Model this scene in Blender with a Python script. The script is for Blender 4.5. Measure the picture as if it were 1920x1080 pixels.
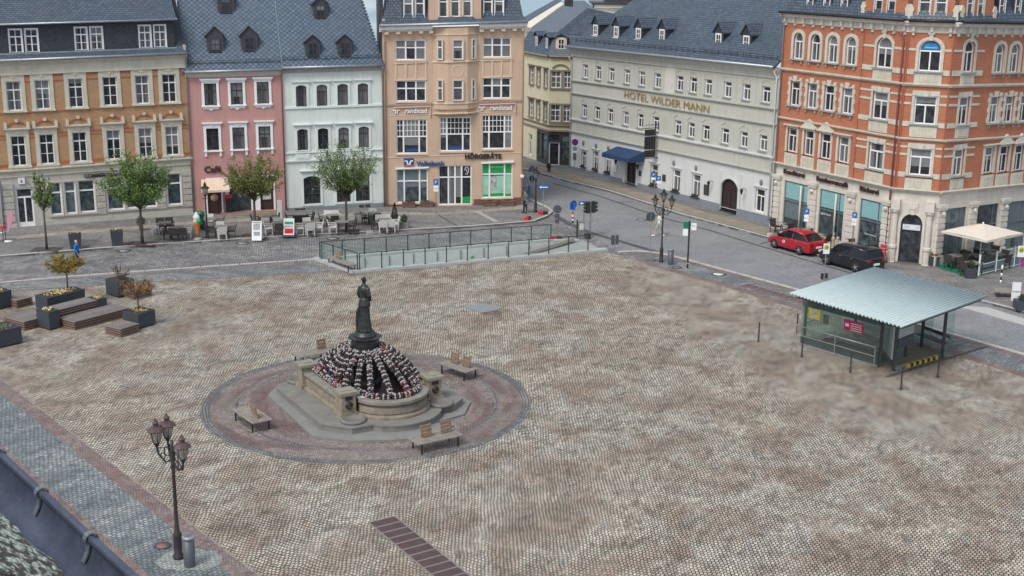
import bpy, math, random
from math import sin, cos, pi, radians as R
from mathutils import Vector, Matrix
from mathutils.geometry import tessellate_polygon
random.seed(7)
SC = bpy.context.scene
for o in list(bpy.data.objects): bpy.data.objects.remove(o)
COL = SC.collection
# ---------------------------------------------------------------- camera, sky, sun, exposure
FP, PT, RO, HC = 2400.0, R(14.7), R(.62), 18.0
cam = bpy.data.cameras.new('camera'); camo = bpy.data.objects.new('camera', cam); COL.objects.link(camo)
cam.sensor_width = 36; cam.lens = 36*FP/1920; cam.clip_start = .1; cam.clip_end = 2000
camo.matrix_world = Matrix.Translation((0, 0, HC)) @ Matrix.Rotation(pi/2-PT, 4, 'X') @ Matrix.Rotation(RO, 4, 'Z')
SC.camera = camo
W = bpy.data.worlds.new('World'); SC.world = W; W.use_nodes = True
nt = W.node_tree; bg = nt.nodes['Background']
sk = nt.nodes.new('ShaderNodeTexSky'); sk.sky_type = 'NISHITA'; sk.sun_disc = False
SUN_EL, SUN_AZ = R(52), R(215)          # azimuth clockwise from +Y
sk.sun_elevation = SUN_EL; sk.sun_rotation = SUN_AZ; sk.air_density = 1.0; sk.dust_density = 3.0; sk.ozone_density = 1.0
wtc = nt.nodes.new('ShaderNodeTexCoord'); wad = nt.nodes.new('ShaderNodeVectorMath'); wad.operation = 'ADD'; wad.inputs[1].default_value = (0, 0, .16); wno = nt.nodes.new('ShaderNodeVectorMath'); wno.operation = 'NORMALIZE'
nt.links.new(wtc.outputs['Generated'], wad.inputs[0]); nt.links.new(wad.outputs[0], wno.inputs[0]); nt.links.new(wno.outputs[0], sk.inputs[0])
wn_ = nt.nodes.new('ShaderNodeTexNoise'); wn_.inputs['Scale'].default_value = 5; wn_.inputs['Detail'].default_value = 6; wn_.inputs['Distortion'].default_value = .4; wmp = nt.nodes.new('ShaderNodeMapping'); wmp.inputs['Scale'].default_value = (1, 1, 3); nt.links.new(wtc.outputs['Generated'], wmp.inputs[0]); nt.links.new(wmp.outputs[0], wn_.inputs['Vector'])
wrp = nt.nodes.new('ShaderNodeMapRange'); wrp.inputs[1].default_value = .40; wrp.inputs[2].default_value = .62; nt.links.new(wn_.outputs[0], wrp.inputs[0]); wmx = nt.nodes.new('ShaderNodeMix'); wmx.data_type = 'RGBA'; wmx.inputs[7].default_value = (6.2, 6.6, 6.9, 1); nt.links.new(wrp.outputs[0], wmx.inputs[0]); nt.links.new(sk.outputs[0], wmx.inputs[6])
nt.links.new(wmx.outputs[2], bg.inputs[0]); bg.inputs[1].default_value = .095
sl = bpy.data.lights.new('sun', 'SUN'); sl.energy = 1.4; sl.angle = R(22); sl.color = (1, .96, .9)
so = bpy.data.objects.new('sun', sl); COL.objects.link(so)
sd = Vector((sin(SUN_AZ)*cos(SUN_EL), cos(SUN_AZ)*cos(SUN_EL), sin(SUN_EL)))
so.rotation_euler = sd.to_track_quat('Z', 'Y').to_euler(); so.location = (0, -20, 60)
SC.view_settings.view_transform = 'Standard'; SC.view_settings.look = 'None'
SC.view_settings.gamma = 1; SC.view_settings.exposure = .66
SC.render.engine = 'CYCLES'; SC.render.resolution_x = 1024; SC.render.resolution_y = 576

# ---------------------------------------------------------------- survey helper: where a sight line meets the level z
def g(px, py, z=0.0):
    x, y = px-960, py-540; c, s = cos(RO), sin(RO)
    x, y = x*c+y*s, -x*s+y*c
    r = (x, FP*cos(PT)-y*sin(PT), -FP*sin(PT)-y*cos(PT)); t = (z-HC)/r[2]
    return Vector((r[0]*t, r[1]*t, z))

# ---------------------------------------------------------------- materials
MATS = {}
def newmat(name):
    m = bpy.data.materials.new(name); m.use_nodes = True
    t = m.node_tree; return m, t, t.nodes['Principled BSDF']
def N(t, ty, **kw):
    n = t.nodes.new(ty)
    for k, v in kw.items():
        if k.startswith('_'): n.inputs[int(k[1:])].default_value = v
        else: setattr(n, k, v)
    return n
def L(t, a, b): t.links.new(a, b)
def c4(c): return (c[0], c[1], c[2], 1)
def mixc(t, fac, a, b, mode='MIX'):
    n = N(t, 'ShaderNodeMix', data_type='RGBA', blend_type=mode)
    for i, v in ((0, fac), (6, a), (7, b)):
        if hasattr(v, 'links') or hasattr(v, 'is_linked'): L(t, v, n.inputs[i])
        else: n.inputs[i].default_value = v if i == 0 else c4(v)
    return n.outputs[2]
def math_(t, op, a, b=0.0, c=0.0):
    n = N(t, 'ShaderNodeMath', operation=op)
    for i, v in enumerate((a, b, c)):
        if hasattr(v, 'is_linked'): L(t, v, n.inputs[i])
        else: n.inputs[i].default_value = v
    return n.outputs[0]
def ramp(t, x, a, b):
    n = N(t, 'ShaderNodeMapRange'); L(t, x, n.inputs[0]); n.inputs[1].default_value = a; n.inputs[2].default_value = b
    return n.outputs[0]
def noise(t, vec, scale, detail=3, dist=0.0):
    n = N(t, 'ShaderNodeTexNoise'); n.inputs['Scale'].default_value = scale; n.inputs['Detail'].default_value = detail
    n.inputs['Distortion'].default_value = dist
    if vec is not None: L(t, vec, n.inputs['Vector'])
    return n.outputs[0]
def bump(t, b, h, s, d=.02):
    n = N(t, 'ShaderNodeBump'); n.inputs['Strength'].default_value = s; n.inputs['Distance'].default_value = d
    L(t, h, n.inputs['Height']); L(t, n.outputs[0], b.inputs['Normal'])
def M(name, col, rough=.8, metal=0, var=.12, ns=3.0, emit=0, alpha=1, trans=0):
    """plain material with soft mottling"""
    if name in MATS: return MATS[name]
    m, t, b = newmat(name); b.inputs['Roughness'].default_value = rough; b.inputs['Metallic'].default_value = metal
    if var > 0:
        tc = N(t, 'ShaderNodeTexCoord'); f1 = noise(t, tc.outputs['Object'], ns, 4); f2 = noise(t, tc.outputs['Object'], ns*9, 3)
        f = math_(t, 'ADD', math_(t, 'MULTIPLY', f1, .6), math_(t, 'MULTIPLY', f2, .4))
        lo = tuple(x*(1-var) for x in col); hi = tuple(min(1, x*(1+var)) for x in col)
        cc = mixc(t, ramp(t, f, .3, .7), lo, hi)
        if 'render' in name or name in ('cream_stone', 'grey_stone', 'weathered_sandstone', 'pale_sandstone', 'hotel_trim', 'mint_white_trim'):      # rain streaks and soot on façades
            mp = N(t, 'ShaderNodeMapping'); L(t, tc.outputs['Object'], mp.inputs[0]); mp.inputs['Scale'].default_value = (1, 1, .16); s1 = noise(t, mp.outputs[0], 3.2, 6, .2); s2 = noise(t, tc.outputs['Object'], .55, 4)
            cc = mixc(t, math_(t, 'MULTIPLY', ramp(t, math_(t, 'ADD', math_(t, 'MULTIPLY', s1, .6), math_(t, 'MULTIPLY', s2, .4)), .48, .68), .34), cc, tuple(x*.62 for x in col))
        L(t, cc, b.inputs['Base Color'])
    else: b.inputs['Base Color'].default_value = c4(col)
    if trans: b.inputs['Transmission Weight'].default_value = trans
    if emit:
        b.inputs['Emission Color'].default_value = c4(col); b.inputs['Emission Strength'].default_value = emit
    MATS[name] = m; return m
def MB_brick(name, c1, c2, mortar, bw, bh, ms=.012, rough=.85, bm=.3, off=.5, stain=None, ns=.6, rot=0.0):
    """courses of bricks, slates or slabs on the metric UVs"""
    if name in MATS: return MATS[name]
    m, t, b = newmat(name); tc = N(t, 'ShaderNodeTexCoord'); mp = N(t, 'ShaderNodeMapping'); L(t, tc.outputs['UV'], mp.inputs[0])
    mp.inputs['Rotation'].default_value = (0, 0, rot)
    br = N(t, 'ShaderNodeTexBrick', offset=off); L(t, mp.outputs[0], br.inputs['Vector'])
    br.inputs['Color1'].default_value = c4(c1); br.inputs['Color2'].default_value = c4(c2); br.inputs['Mortar'].default_value = c4(mortar)
    br.inputs['Scale'].default_value = 1; br.inputs['Mortar Size'].default_value = ms; br.inputs['Mortar Smooth'].default_value = .3
    br.inputs['Brick Width'].default_value = bw; br.inputs['Row Height'].default_value = bh; br.inputs['Bias'].default_value = 0
    col = br.outputs[0]; nn = noise(t, mp.outputs[0], ns, 5); n2 = noise(t, mp.outputs[0], ns*14, 3)
    col = mixc(t, math_(t, 'MULTIPLY', ramp(t, nn, .35, .72), .45), col, stain or tuple(x*.6 for x in c1))
    k = N(t, 'ShaderNodeHueSaturation'); L(t, col, k.inputs['Color']); L(t, math_(t, 'ADD', math_(t, 'MULTIPLY', n2, .5), .76), k.inputs['Value'])
    L(t, k.outputs[0], b.inputs['Base Color']); b.inputs['Roughness'].default_value = rough
    h = math_(t, 'SUBTRACT', 1.0, br.outputs['Fac'])
    if bm: bump(t, b, math_(t, 'ADD', h, math_(t, 'MULTIPLY', n2, .4)), bm, .015)
    MATS[name] = m; return m
def M_setts(name, cols, joint, bw, bh, rot=0.0, arc=.0, arcw=1.3, ms=.018, patch=.25, var=.5, polar=False, bm=.6, dirt=(.12, .075, .05), dirtamt=.5, streak=(.25, 1.0), pale=(.5, .46, .4), paleamt=.5, speck=.3, ragged=.16, spots=0.0):
    """stone setts laid in arcs or rows: cols = colours blended by broad laying patches"""
    m, t, b = newmat(name); tc = N(t, 'ShaderNodeTexCoord'); src = tc.outputs['UV' if polar else 'Object']
    mp = N(t, 'ShaderNodeMapping'); L(t, src, mp.inputs[0]); mp.inputs['Rotation'].default_value = (0, 0, rot)
    sp = N(t, 'ShaderNodeSeparateXYZ'); L(t, mp.outputs[0], sp.inputs[0]); x, y = sp.outputs[0], sp.outputs[1]
    wn = noise(t, mp.outputs[0], 1.1, 2)
    yy = math_(t, 'ADD', y, math_(t, 'MULTIPLY', wn, .16))
    if arc: yy = math_(t, 'ADD', yy, math_(t, 'MULTIPLY', math_(t, 'ABSOLUTE', math_(t, 'SINE', math_(t, 'MULTIPLY', x, pi/arcw))), arc))
    wn2 = noise(t, mp.outputs[0], 1.7, 2); xx = math_(t, 'ADD', x, math_(t, 'MULTIPLY', wn2, .14))
    cb = N(t, 'ShaderNodeCombineXYZ'); L(t, xx, cb.inputs[0]); L(t, yy, cb.inputs[1])
    br = N(t, 'ShaderNodeTexBrick', offset=.5); L(t, cb.outputs[0], br.inputs['Vector'])
    br.inputs['Color1'].default_value = (.62, .62, .62, 1); br.inputs['Color2'].default_value = (1.15, 1.12, 1.08, 1); br.inputs['Mortar'].default_value = (1, 1, 1, 1)
    br.inputs['Scale'].default_value = 1; br.inputs['Mortar Size'].default_value = ms; br.inputs['Mortar Smooth'].default_value = .5
    br.inputs['Brick Width'].default_value = bw; br.inputs['Row Height'].default_value = bh
    m2 = N(t, 'ShaderNodeMapping'); L(t, mp.outputs[0], m2.inputs[0]); m2.inputs['Scale'].default_value = (streak[0], streak[1], 1)
    p1 = noise(t, m2.outputs[0], patch, 5, .6); p2 = noise(t, m2.outputs[0], patch*2.6, 5, .4); p3 = noise(t, src, patch*7, 4, .3)
    sc_ = N(t, 'ShaderNodeSeparateColor'); L(t, br.outputs[0], sc_.inputs[0]); rb = math_(t, 'MULTIPLY', math_(t, 'SUBTRACT', sc_.outputs[0], .885), ragged)     # stone by stone raggedness of the laying patches
    p1 = math_(t, 'ADD', p1, rb); p2 = math_(t, 'ADD', p2, rb); col = mixc(t, ramp(t, p1, .42, .56), cols[0], cols[1])
    if len(cols) > 2: col = mixc(t, ramp(t, p2, .50, .58), col, cols[2])
    fine = noise(t, src, 5.5, 2); col = mixc(t, math_(t, 'MULTIPLY', ramp(t, math_(t, 'ADD', math_(t, 'MULTIPLY', p3, .6), math_(t, 'MULTIPLY', fine, .4)), .50, .60), dirtamt), col, dirt)
    p4 = math_(t, 'ADD', noise(t, m2.outputs[0], patch*2.3, 6, .8), math_(t, 'MULTIPLY', rb, -.8)); col = mixc(t, math_(t, 'MULTIPLY', ramp(t, p4, .54, .66), paleamt), col, pale)
    col = mixc(t, var, col, mixc(t, 1.0, col, br.outputs[0], 'MULTIPLY'))
    m3 = N(t, 'ShaderNodeMapping'); L(t, cb.outputs[0], m3.inputs[0]); m3.inputs['Scale'].default_value = (1.7, .6, 1)       # worn and wet stones in short runs along the courses
    f3 = math_(t, 'ADD', math_(t, 'MULTIPLY', noise(t, m3.outputs[0], 3.2, 2, .3), .6), math_(t, 'MULTIPLY', noise(t, m3.outputs[0], 8.5, 2), .4)); bw_ = math_(t, 'MULTIPLY', math_(t, 'SINE', math_(t, 'ADD', math_(t, 'MULTIPLY', yy, 2*pi/.40), math_(t, 'MULTIPLY', p2, 9))), .06*speck); sv = math_(t, 'ADD', math_(t, 'ADD', 1.0, bw_), math_(t, 'MULTIPLY', math_(t, 'SUBTRACT', f3, .5), 3.6*speck))
    hs = N(t, 'ShaderNodeHueSaturation'); L(t, col, hs.inputs['Color']); m4 = N(t, 'ShaderNodeMapping'); L(t, cb.outputs[0], m4.inputs[0]); m4.inputs['Scale'].default_value = (1, .42, 1)
    if spots:      # dark runs of open joints and dark stones
        dk = math_(t, 'ADD', ramp(t, noise(t, m4.outputs[0], 4.2, 1, .5), .50, .60), math_(t, 'MULTIPLY', ramp(t, noise(t, m4.outputs[0], 1.4, 3, .5), .48, .62), .5)); sv = math_(t, 'SUBTRACT', sv, math_(t, 'MULTIPLY', dk, spots))
    L(t, math_(t, 'MINIMUM', math_(t, 'MAXIMUM', sv, .35), 1.35), hs.inputs['Value']); col = hs.outputs[0]
    # joints are filled with pale sand in places, open and dark elsewhere
    jf = ramp(t, noise(t, src, patch*4, 4, .5), .30, .52)
    col = mixc(t, math_(t, 'MULTIPLY', br.outputs['Fac'], math_(t, 'ADD', math_(t, 'MULTIPLY', jf, .3), .72)), col, joint)
    L(t, col, b.inputs['Base Color']); b.inputs['Roughness'].default_value = .82
    h = math_(t, 'ADD', math_(t, 'SUBTRACT', 1.0, br.outputs['Fac']), math_(t, 'MULTIPLY', fine, .5))
    if bm: bump(t, b, h, bm, .02)
    MATS[name] = m; return m
def M_window(name, dark=(.018, .02, .024), curtain=(.32, .33, .34), amount=.5):
    """window glass with a room behind it; some windows have net curtains"""
    m, t, b = newmat(name); tc = N(t, 'ShaderNodeTexCoord'); oi = N(t, 'ShaderNodeObjectInfo'); sp = N(t, 'ShaderNodeSeparateXYZ'); L(t, tc.outputs['UV'], sp.inputs[0])
    wv = math_(t, 'ADD', math_(t, 'MULTIPLY', math_(t, 'SINE', math_(t, 'ADD', math_(t, 'MULTIPLY', sp.outputs[0], 46), math_(t, 'MULTIPLY', noise(t, tc.outputs['UV'], 3), 9))), .22), .6)
    on = math_(t, 'LESS_THAN', oi.outputs['Random'], amount)
    a = math_(t, 'MULTIPLY', on, wv)
    r2 = math_(t, 'FRACT', math_(t, 'MULTIPLY', oi.outputs['Random'], 13.7))
    edge = ramp(t, math_(t, 'ABSOLUTE', sp.outputs[0]), .12, .3)
    a = math_(t, 'MULTIPLY', a, math_(t, 'MAXIMUM', edge, math_(t, 'MULTIPLY', r2, .7)))
    a = math_(t, 'MULTIPLY', a, .75); r3 = math_(t, 'FRACT', math_(t, 'MULTIPLY', oi.outputs['Random'], 7.31))     # some blinds half drawn
    bl = math_(t, 'MULTIPLY', math_(t, 'GREATER_THAN', sp.outputs[1], math_(t, 'ADD', .5, math_(t, 'MULTIPLY', r2, 1.1))), math_(t, 'MULTIPLY', math_(t, 'GREATER_THAN', r3, .62), .55)); a = math_(t, 'MAXIMUM', a, bl)
    nz = noise(t, tc.outputs['UV'], 2.2, 4); dk = mixc(t, math_(t, 'MULTIPLY', ramp(t, nz, .4, .62), math_(t, 'ADD', .25, r2)), dark, tuple(x*3.6 for x in dark))
    L(t, mixc(t, a, dk, curtain), b.inputs['Base Color']); b.inputs['Roughness'].default_value = .07; b.inputs['IOR'].default_value = 1.5
    MATS[name] = m; return m
def M_glass(name, tint=(.75, .85, .83), mixf=.78, rough=.02):
    m, t, b = newmat(name); t.nodes.remove(b); out = [n for n in t.nodes if n.type == 'OUTPUT_MATERIAL'][0]
    tr = N(t, 'ShaderNodeBsdfTransparent'); tr.inputs[0].default_value = c4(tint); gl = N(t, 'ShaderNodeBsdfPrincipled')
    gl.inputs['Base Color'].default_value = c4(tuple(x*.55 for x in tint)); gl.inputs['Roughness'].default_value = rough
    mx = N(t, 'ShaderNodeMixShader'); mx.inputs[0].default_value = mixf; L(t, gl.outputs[0], mx.inputs[1]); L(t, tr.outputs[0], mx.inputs[2]); L(t, mx.outputs[0], out.inputs[0])
    MATS[name] = m; return m
def M_leaf(name, c1, c2, c3):
    m, t, b = newmat(name); tc = N(t, 'ShaderNodeTexCoord'); ge = N(t, 'ShaderNodeNewGeometry')
    rd = ge.outputs['Random Per Island']; col = mixc(t, rd, c1, c2)
    col = mixc(t, math_(t, 'MULTIPLY', ramp(t, noise(t, tc.outputs['Object'], 1.3, 3), .45, .65), .7), col, c3)
    L(t, col, b.inputs['Base Color']); b.inputs['Roughness'].default_value = .6
    MATS[name] = m; return m

# ---------------------------------------------------------------- mesh builder
class MB:
    def __init__(s, sh=0.0): s.v = []; s.f = []; s.mi = []; s.uv = {}; s.m = 0; s.sh = sh; s.sm = []; s.smooth = False; s.T = None
    def add(s, vs, fs, uvs=None):
        b = len(s.v)
        for p in vs:
            p = Vector(p)
            if s.T is not None: p = s.T @ p
            s.v.append((p.x, p.y, p.z + s.sh*p.x))
        for k, f in enumerate(fs):
            if uvs: s.uv[len(s.f)] = uvs[k]
            s.f.append([b+i for i in f]); s.mi.append(s.m); s.sm.append(s.smooth)
        return s
    def box(s, x0, x1, y0, y1, z0, z1):
        v = [(x, y, z) for z in (z0, z1) for y in (y0, y1) for x in (x0, x1)]
        return s.add(v, [(0, 2, 3, 1), (4, 5, 7, 6), (0, 1, 5, 4), (2, 6, 7, 3), (0, 4, 6, 2), (1, 3, 7, 5)])
    def bar(s, a, b, w, h=None, up=(0, 0, 1)):
        """square bar between two points"""
        a, b = Vector(a), Vector(b); h = h or w; d = (b-a).normalized(); u = Vector(up)
        if abs(d.dot(u)) > .98: u = Vector((1, 0, 0))
        e = d.cross(u).normalized(); n = e.cross(d); v = []
        for p in (a, b):
            for i, j in ((-1, -1), (1, -1), (1, 1), (-1, 1)): v.append(p+e*w/2*i+n*h/2*j)
        return s.add(v, [(3, 2, 1, 0), (4, 5, 6, 7), (0, 1, 5, 4), (1, 2, 6, 5), (2, 3, 7, 6), (3, 0, 4, 7)])
    def tube(s, pts, r, n=8, cap=True):
        pts = [Vector(p) for p in pts]; rs = r if isinstance(r, (list, tuple)) else [r]*len(pts); v = []; f = []
        d0 = (pts[1]-pts[0]).normalized(); u = Vector((0, 0, 1)) if abs(d0.z) < .9 else Vector((1, 0, 0)); e = d0.cross(u).normalized()
        for i, p in enumerate(pts):
            d = (pts[min(i+1, len(pts)-1)]-pts[max(i-1, 0)]).normalized(); e = (e-d*e.dot(d)).normalized(); q = d.cross(e)
            for k in range(n): a = 2*pi*k/n; v.append(p+e*cos(a)*rs[i]+q*sin(a)*rs[i])
        for i in range(len(pts)-1):
            for k in range(n): k2 = (k+1) % n; f.append((i*n+k, i*n+k2, (i+1)*n+k2, (i+1)*n+k))
        if cap: f.append(tuple(reversed(range(n)))); f.append(tuple(range((len(pts)-1)*n, len(pts)*n)))
        sm = s.smooth; s.smooth = n >= 8 or sm; s.add(v, f); s.smooth = sm; return s
    def lathe(s, prof, n=16, c=(0, 0, 0), sx=1, sy=1, mod=None, rot=0):
        """prof = [(radius, z)...]"""
        v = []; f = []; c = Vector(c)
        for i, (r, z) in enumerate(prof):
            for k in range(n):
                a = 2*pi*k/n+rot; rr = r*(mod(a, z) if mod else 1); v.append(c+Vector((rr*cos(a)*sx, rr*sin(a)*sy, z)))
        for i in range(len(prof)-1):
            for k in range(n): k2 = (k+1) % n; f.append((i*n+k, i*n+k2, (i+1)*n+k2, (i+1)*n+k))
        f.append(tuple(reversed(range(n)))); f.append(tuple(range((len(prof)-1)*n, len(prof)*n)))
        sm = s.smooth; s.smooth = n >= 10 or sm; s.add(v, f); s.smooth = sm; return s
    def ball(s, c, r, n=10, sx=1, sy=1, sz=1):
        k = max(4, n//2+1); return s.lathe([(r*max(sin(pi*i/k), .02), -r*sz*cos(pi*i/k)) for i in range(k+1)], n, c, sx, sy)
    def prism(s, poly, z0, z1):
        """vertical prism over an xy polygon"""
        if sum(poly[i][0]*poly[(i+1) % len(poly)][1]-poly[(i+1) % len(poly)][0]*poly[i][1] for i in range(len(poly))) < 0: poly = list(reversed(poly))
        n = len(poly); v = [(p[0], p[1], z0) for p in poly]+[(p[0], p[1], z1) for p in poly]; f = []
        for t3 in tessellate_polygon([[Vector((p[0], p[1], 0)) for p in poly]]):
            a, b, c = t3; A, B, C = poly[a], poly[b], poly[c]
            if (B[0]-A[0])*(C[1]-A[1])-(B[1]-A[1])*(C[0]-A[0]) < 0: b, c = c, b
            f.append((n+a, n+b, n+c)); f.append((c, b, a))
        for i in range(n): j = (i+1) % n; f.append((i, j, n+j, n+i))
        return s.add(v, f)
    def vprism(s, poly, y0, y1):
        """polygon in the x-z plane given thickness along y"""
        if sum(poly[i][0]*poly[(i+1) % len(poly)][1]-poly[(i+1) % len(poly)][0]*poly[i][1] for i in range(len(poly))) < 0: poly = list(reversed(poly))
        n = len(poly); v = [(p[0], y0, p[1]) for p in poly]+[(p[0], y1, p[1]) for p in poly]; f = []
        for t3 in tessellate_polygon([[Vector((p[0], p[1], 0)) for p in poly]]):
            a, b, c = t3; A, B, C = poly[a], poly[b], poly[c]
            if (B[0]-A[0])*(C[1]-A[1])-(B[1]-A[1])*(C[0]-A[0]) < 0: b, c = c, b
            f.append((a, b, c)); f.append((n+c, n+b, n+a))
        for i in range(n): j = (i+1) % n; f.append((j, i, n+i, n+j))
        return s.add(v, f)
    def build(s, name, mats, parent=None, mat=None, bevel=0):
        me = bpy.data.meshes.new(name); me.from_pydata(s.v, [], s.f)
        for m in (mats if isinstance(mats, (list, tuple)) else [mats]): me.materials.append(m)
        me.polygons.foreach_set('material_index', s.mi); me.polygons.foreach_set('use_smooth', s.sm)
        uvl = me.uv_layers.new(name='UVMap'); Z = Vector((0, 0, 1)); co = [v.co for v in me.vertices]; data = [0.0]*(2*len(me.loops))
        for p in me.polygons:
            if p.index in s.uv:
                for k, li in enumerate(p.loop_indices): data[2*li], data[2*li+1] = s.uv[p.index][k]
                continue
            n = p.normal
            if abs(n.z) > .985 or n.length < .5: h, w = Vector((1, 0, 0)), Vector((0, 1, 0))
            else: h = Z.cross(n).normalized(); w = n.cross(h)
            for li in p.loop_indices: q = co[me.loops[li].vertex_index]; data[2*li] = q.dot(h); data[2*li+1] = q.dot(w)
        uvl.data.foreach_set('uv', data); me.update()
        o = bpy.data.objects.new(name, me); COL.objects.link(o)
        if parent is not None: o.parent = parent
        if mat is not None: o.matrix_local = mat
        if bevel:
            b = o.modifiers.new('bevel', 'BEVEL'); b.width = bevel; b.segments = 2; b.limit_method = 'ANGLE'
        return o
def tag(o, label=None, cat=None, group=None, kind=None):
    for k, v in (('label', label), ('category', cat), ('group', group), ('kind', kind)):
        if v: o[k] = v
    return o
def thing(name, label, cat, loc=(0, 0, 0), rz=0.0, group=None, kind=None):
    o = bpy.data.objects.new(name, None); COL.objects.link(o); o.empty_display_size = .2
    o.location = loc; o.rotation_euler = (0, 0, rz); return tag(o, label, cat, group, kind)
def kids(o): return [c for c in bpy.data.objects if c.parent == o]
def copy_tree(o, parent=None, kd=None):
    kd = KD(o) if kd is None else kd
    c = o.copy(); COL.objects.link(c); c.parent = parent
    if parent is not None: c.matrix_parent_inverse = Matrix.Identity(4)
    for ch in kd.get(o, ()): copy_tree(ch, c, kd)
    return c
def KD(root):
    kd = {}
    def rec(x):
        kd[x] = list(x.children)
        for y in kd[x]: rec(y)
    rec(root); return kd
def islands(mb, gap=.012):
    n = len(mb.v); par = list(range(n))
    def fd(i):
        while par[i] != i: par[i] = par[par[i]]; i = par[i]
        return i
    for f in mb.f:
        for i in f[1:]: par[fd(i)] = fd(f[0])
    bb = {}
    for i, (x, y, z) in enumerate(mb.v):
        r = fd(i); b = bb.get(r)
        if b is None: bb[r] = [x, y, z, x, y, z]
        else: b[0] = min(b[0], x); b[1] = min(b[1], y); b[2] = min(b[2], z); b[3] = max(b[3], x); b[4] = max(b[4], y); b[5] = max(b[5], z)
    ks = list(bb); q = {k: k for k in ks}
    def fq(k):
        while q[k] != k: k = q[k]
        return k
    for i, a in enumerate(ks):
        for b in ks[i+1:]:
            A, B = bb[a], bb[b]
            if all(A[j] <= B[j+3]+gap and B[j] <= A[j+3]+gap for j in range(3)): q[fq(a)] = fq(b)
    out = {}
    for k, f in enumerate(mb.f): out.setdefault(fq(fd(f[0])), []).append(k)
    res = []
    for fs in out.values():
        m = MB(); mp = {}
        for k in fs:
            g_ = []
            for i in mb.f[k]:
                if i not in mp: mp[i] = len(m.v); m.v.append(mb.v[i])
                g_.append(mp[i])
            m.f.append(g_); m.mi.append(mb.mi[k]); m.sm.append(mb.sm[k])
        res.append(m)
    return res
def dup(root, loc, rz, label=None, group=None):
    c = copy_tree(root); c.location = loc; c.rotation_euler = (0, 0, rz)
    if label: c['label'] = label
    if group: c['group'] = group
    return c
def text(s, size, mat, parent, mtx, depth=.02, name='lettering', align='CENTER', bold=0.0, sx=1.0):
    cu = bpy.data.curves.new('t', 'FONT'); cu.body = s; cu.size = size; cu.extrude = depth; cu.align_x = align; cu.offset = bold; cu.resolution_u = 3
    o = bpy.data.objects.new('t', cu); COL.objects.link(o); dg = bpy.context.evaluated_depsgraph_get(); dg.update()
    me = bpy.data.meshes.new_from_object(o.evaluated_get(dg)); bpy.data.objects.remove(o); bpy.data.curves.remove(cu)
    me.materials.clear(); me.materials.append(mat); o = bpy.data.objects.new(name, me); COL.objects.link(o)
    if parent is not None: o.parent = parent
    o.matrix_local = mtx @ Matrix.Rotation(pi/2, 4, 'X') @ Matrix.Diagonal((sx, 1, 1, 1)); return o
def TM(x, y, z=0.0, a=0.0): return Matrix.Translation((x, y, z)) @ Matrix.Rotation(a, 4, 'Z')

# ---------------------------------------------------------------- shared materials
white = M('white_paint', (.78, .79, .8), .5, var=.05)
offwhite = M('off_white_render', (.62, .62, .6), .8)
zinc = M('zinc', (.35, .38, .41), .45, .6, .2)
black = M('black_paint', (.02, .021, .024), .45, var=.2)
iron = M('dark_iron', (.035, .037, .042), .5, .4, .25)
steel = M('galvanised_steel', (.36, .38, .4), .4, .7, .1)
darksteel = M('dark_steel', (.06, .065, .075), .5, .4, .2)
glassw = M_window('window_glass')
glassn = M_window('bare_window_glass', amount=.12)
glassk = M_window('curtained_window_glass', amount=.9)
clear = M_glass('clear_glass', (.93, .97, .96), .94)
shopglass = M_window('shop_glass', (.03, .04, .045), (.2, .26, .28), .3)
slate = MB_brick('slate_roof', (.055, .08, .115), (.09, .13, .18), (.012, .016, .022), .30, .2, .024, .55, .5, stain=(.05, .065, .085), ns=.35)
slatebig = MB_brick('slate_roof_scale', (.075, .115, .17), (.11, .16, .225), (.016, .024, .034), .27, .27, .028, .5, .7, off=0, stain=(.08, .11, .145), ns=.25, rot=R(45))
slatewall = MB_brick('slate_cladding', (.03, .036, .048), (.055, .062, .078), (.014, .016, .02), .2, .14, .01, .6, .5)
# ================================================================ façade kit
def rayhit(px, py, p0, n):
    """point of the sight line through a photo pixel on a plane of the real scene"""
    q = g(px, py, 0)-Vector((0, 0, HC)); n = Vector(n); k = (Vector(p0)-Vector((0, 0, HC))).dot(n)/q.dot(n)
    return Vector((0, 0, HC))+q*k
def loop(w, h, rise=0.0, n=10):
    """closed outline of an opening: bottom left, bottom right, then over the top"""
    p = [(-w/2, 0), (w/2, 0)]
    if rise <= 0: return p+[(w/2, h), (-w/2, h)]
    rad = (w*w/4+rise*rise)/(2*rise); a0 = math.asin(min(1, w/2/rad)); zc = h-rad
    if rise > w/2-.01: a0 = pi/2
    return p+[(rad*sin(a0-2*a0*i/n), zc+rad*cos(a0-2*a0*i/n)) for i in range(n+1)]
def sc_loop(lp, w, h, dx, dt, db):
    """grow an outline by dx at the sides, dt at the top, db at the bottom"""
    return [(x*(w+2*dx)/w, -db+z*(h+dt+db)/h) for x, z in lp]
def ring(mb, A, B, y0, y1):
    n = len(A); v = []; f = []
    for i in range(n): v += [(A[i][0], y0, A[i][1]), (B[i][0], y0, B[i][1]), (B[i][0], y1, B[i][1]), (A[i][0], y1, A[i][1])]
    for i in range(n):
        j = (i+1) % n; a, b = 4*i, 4*j
        f += [(a, b, b+1, a+1), (a+1, b+1, b+2, a+2), (a+3, b+3, b, a), (a+2, b+2, b+3, a+3)]
    mb.add(v, f)
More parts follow.
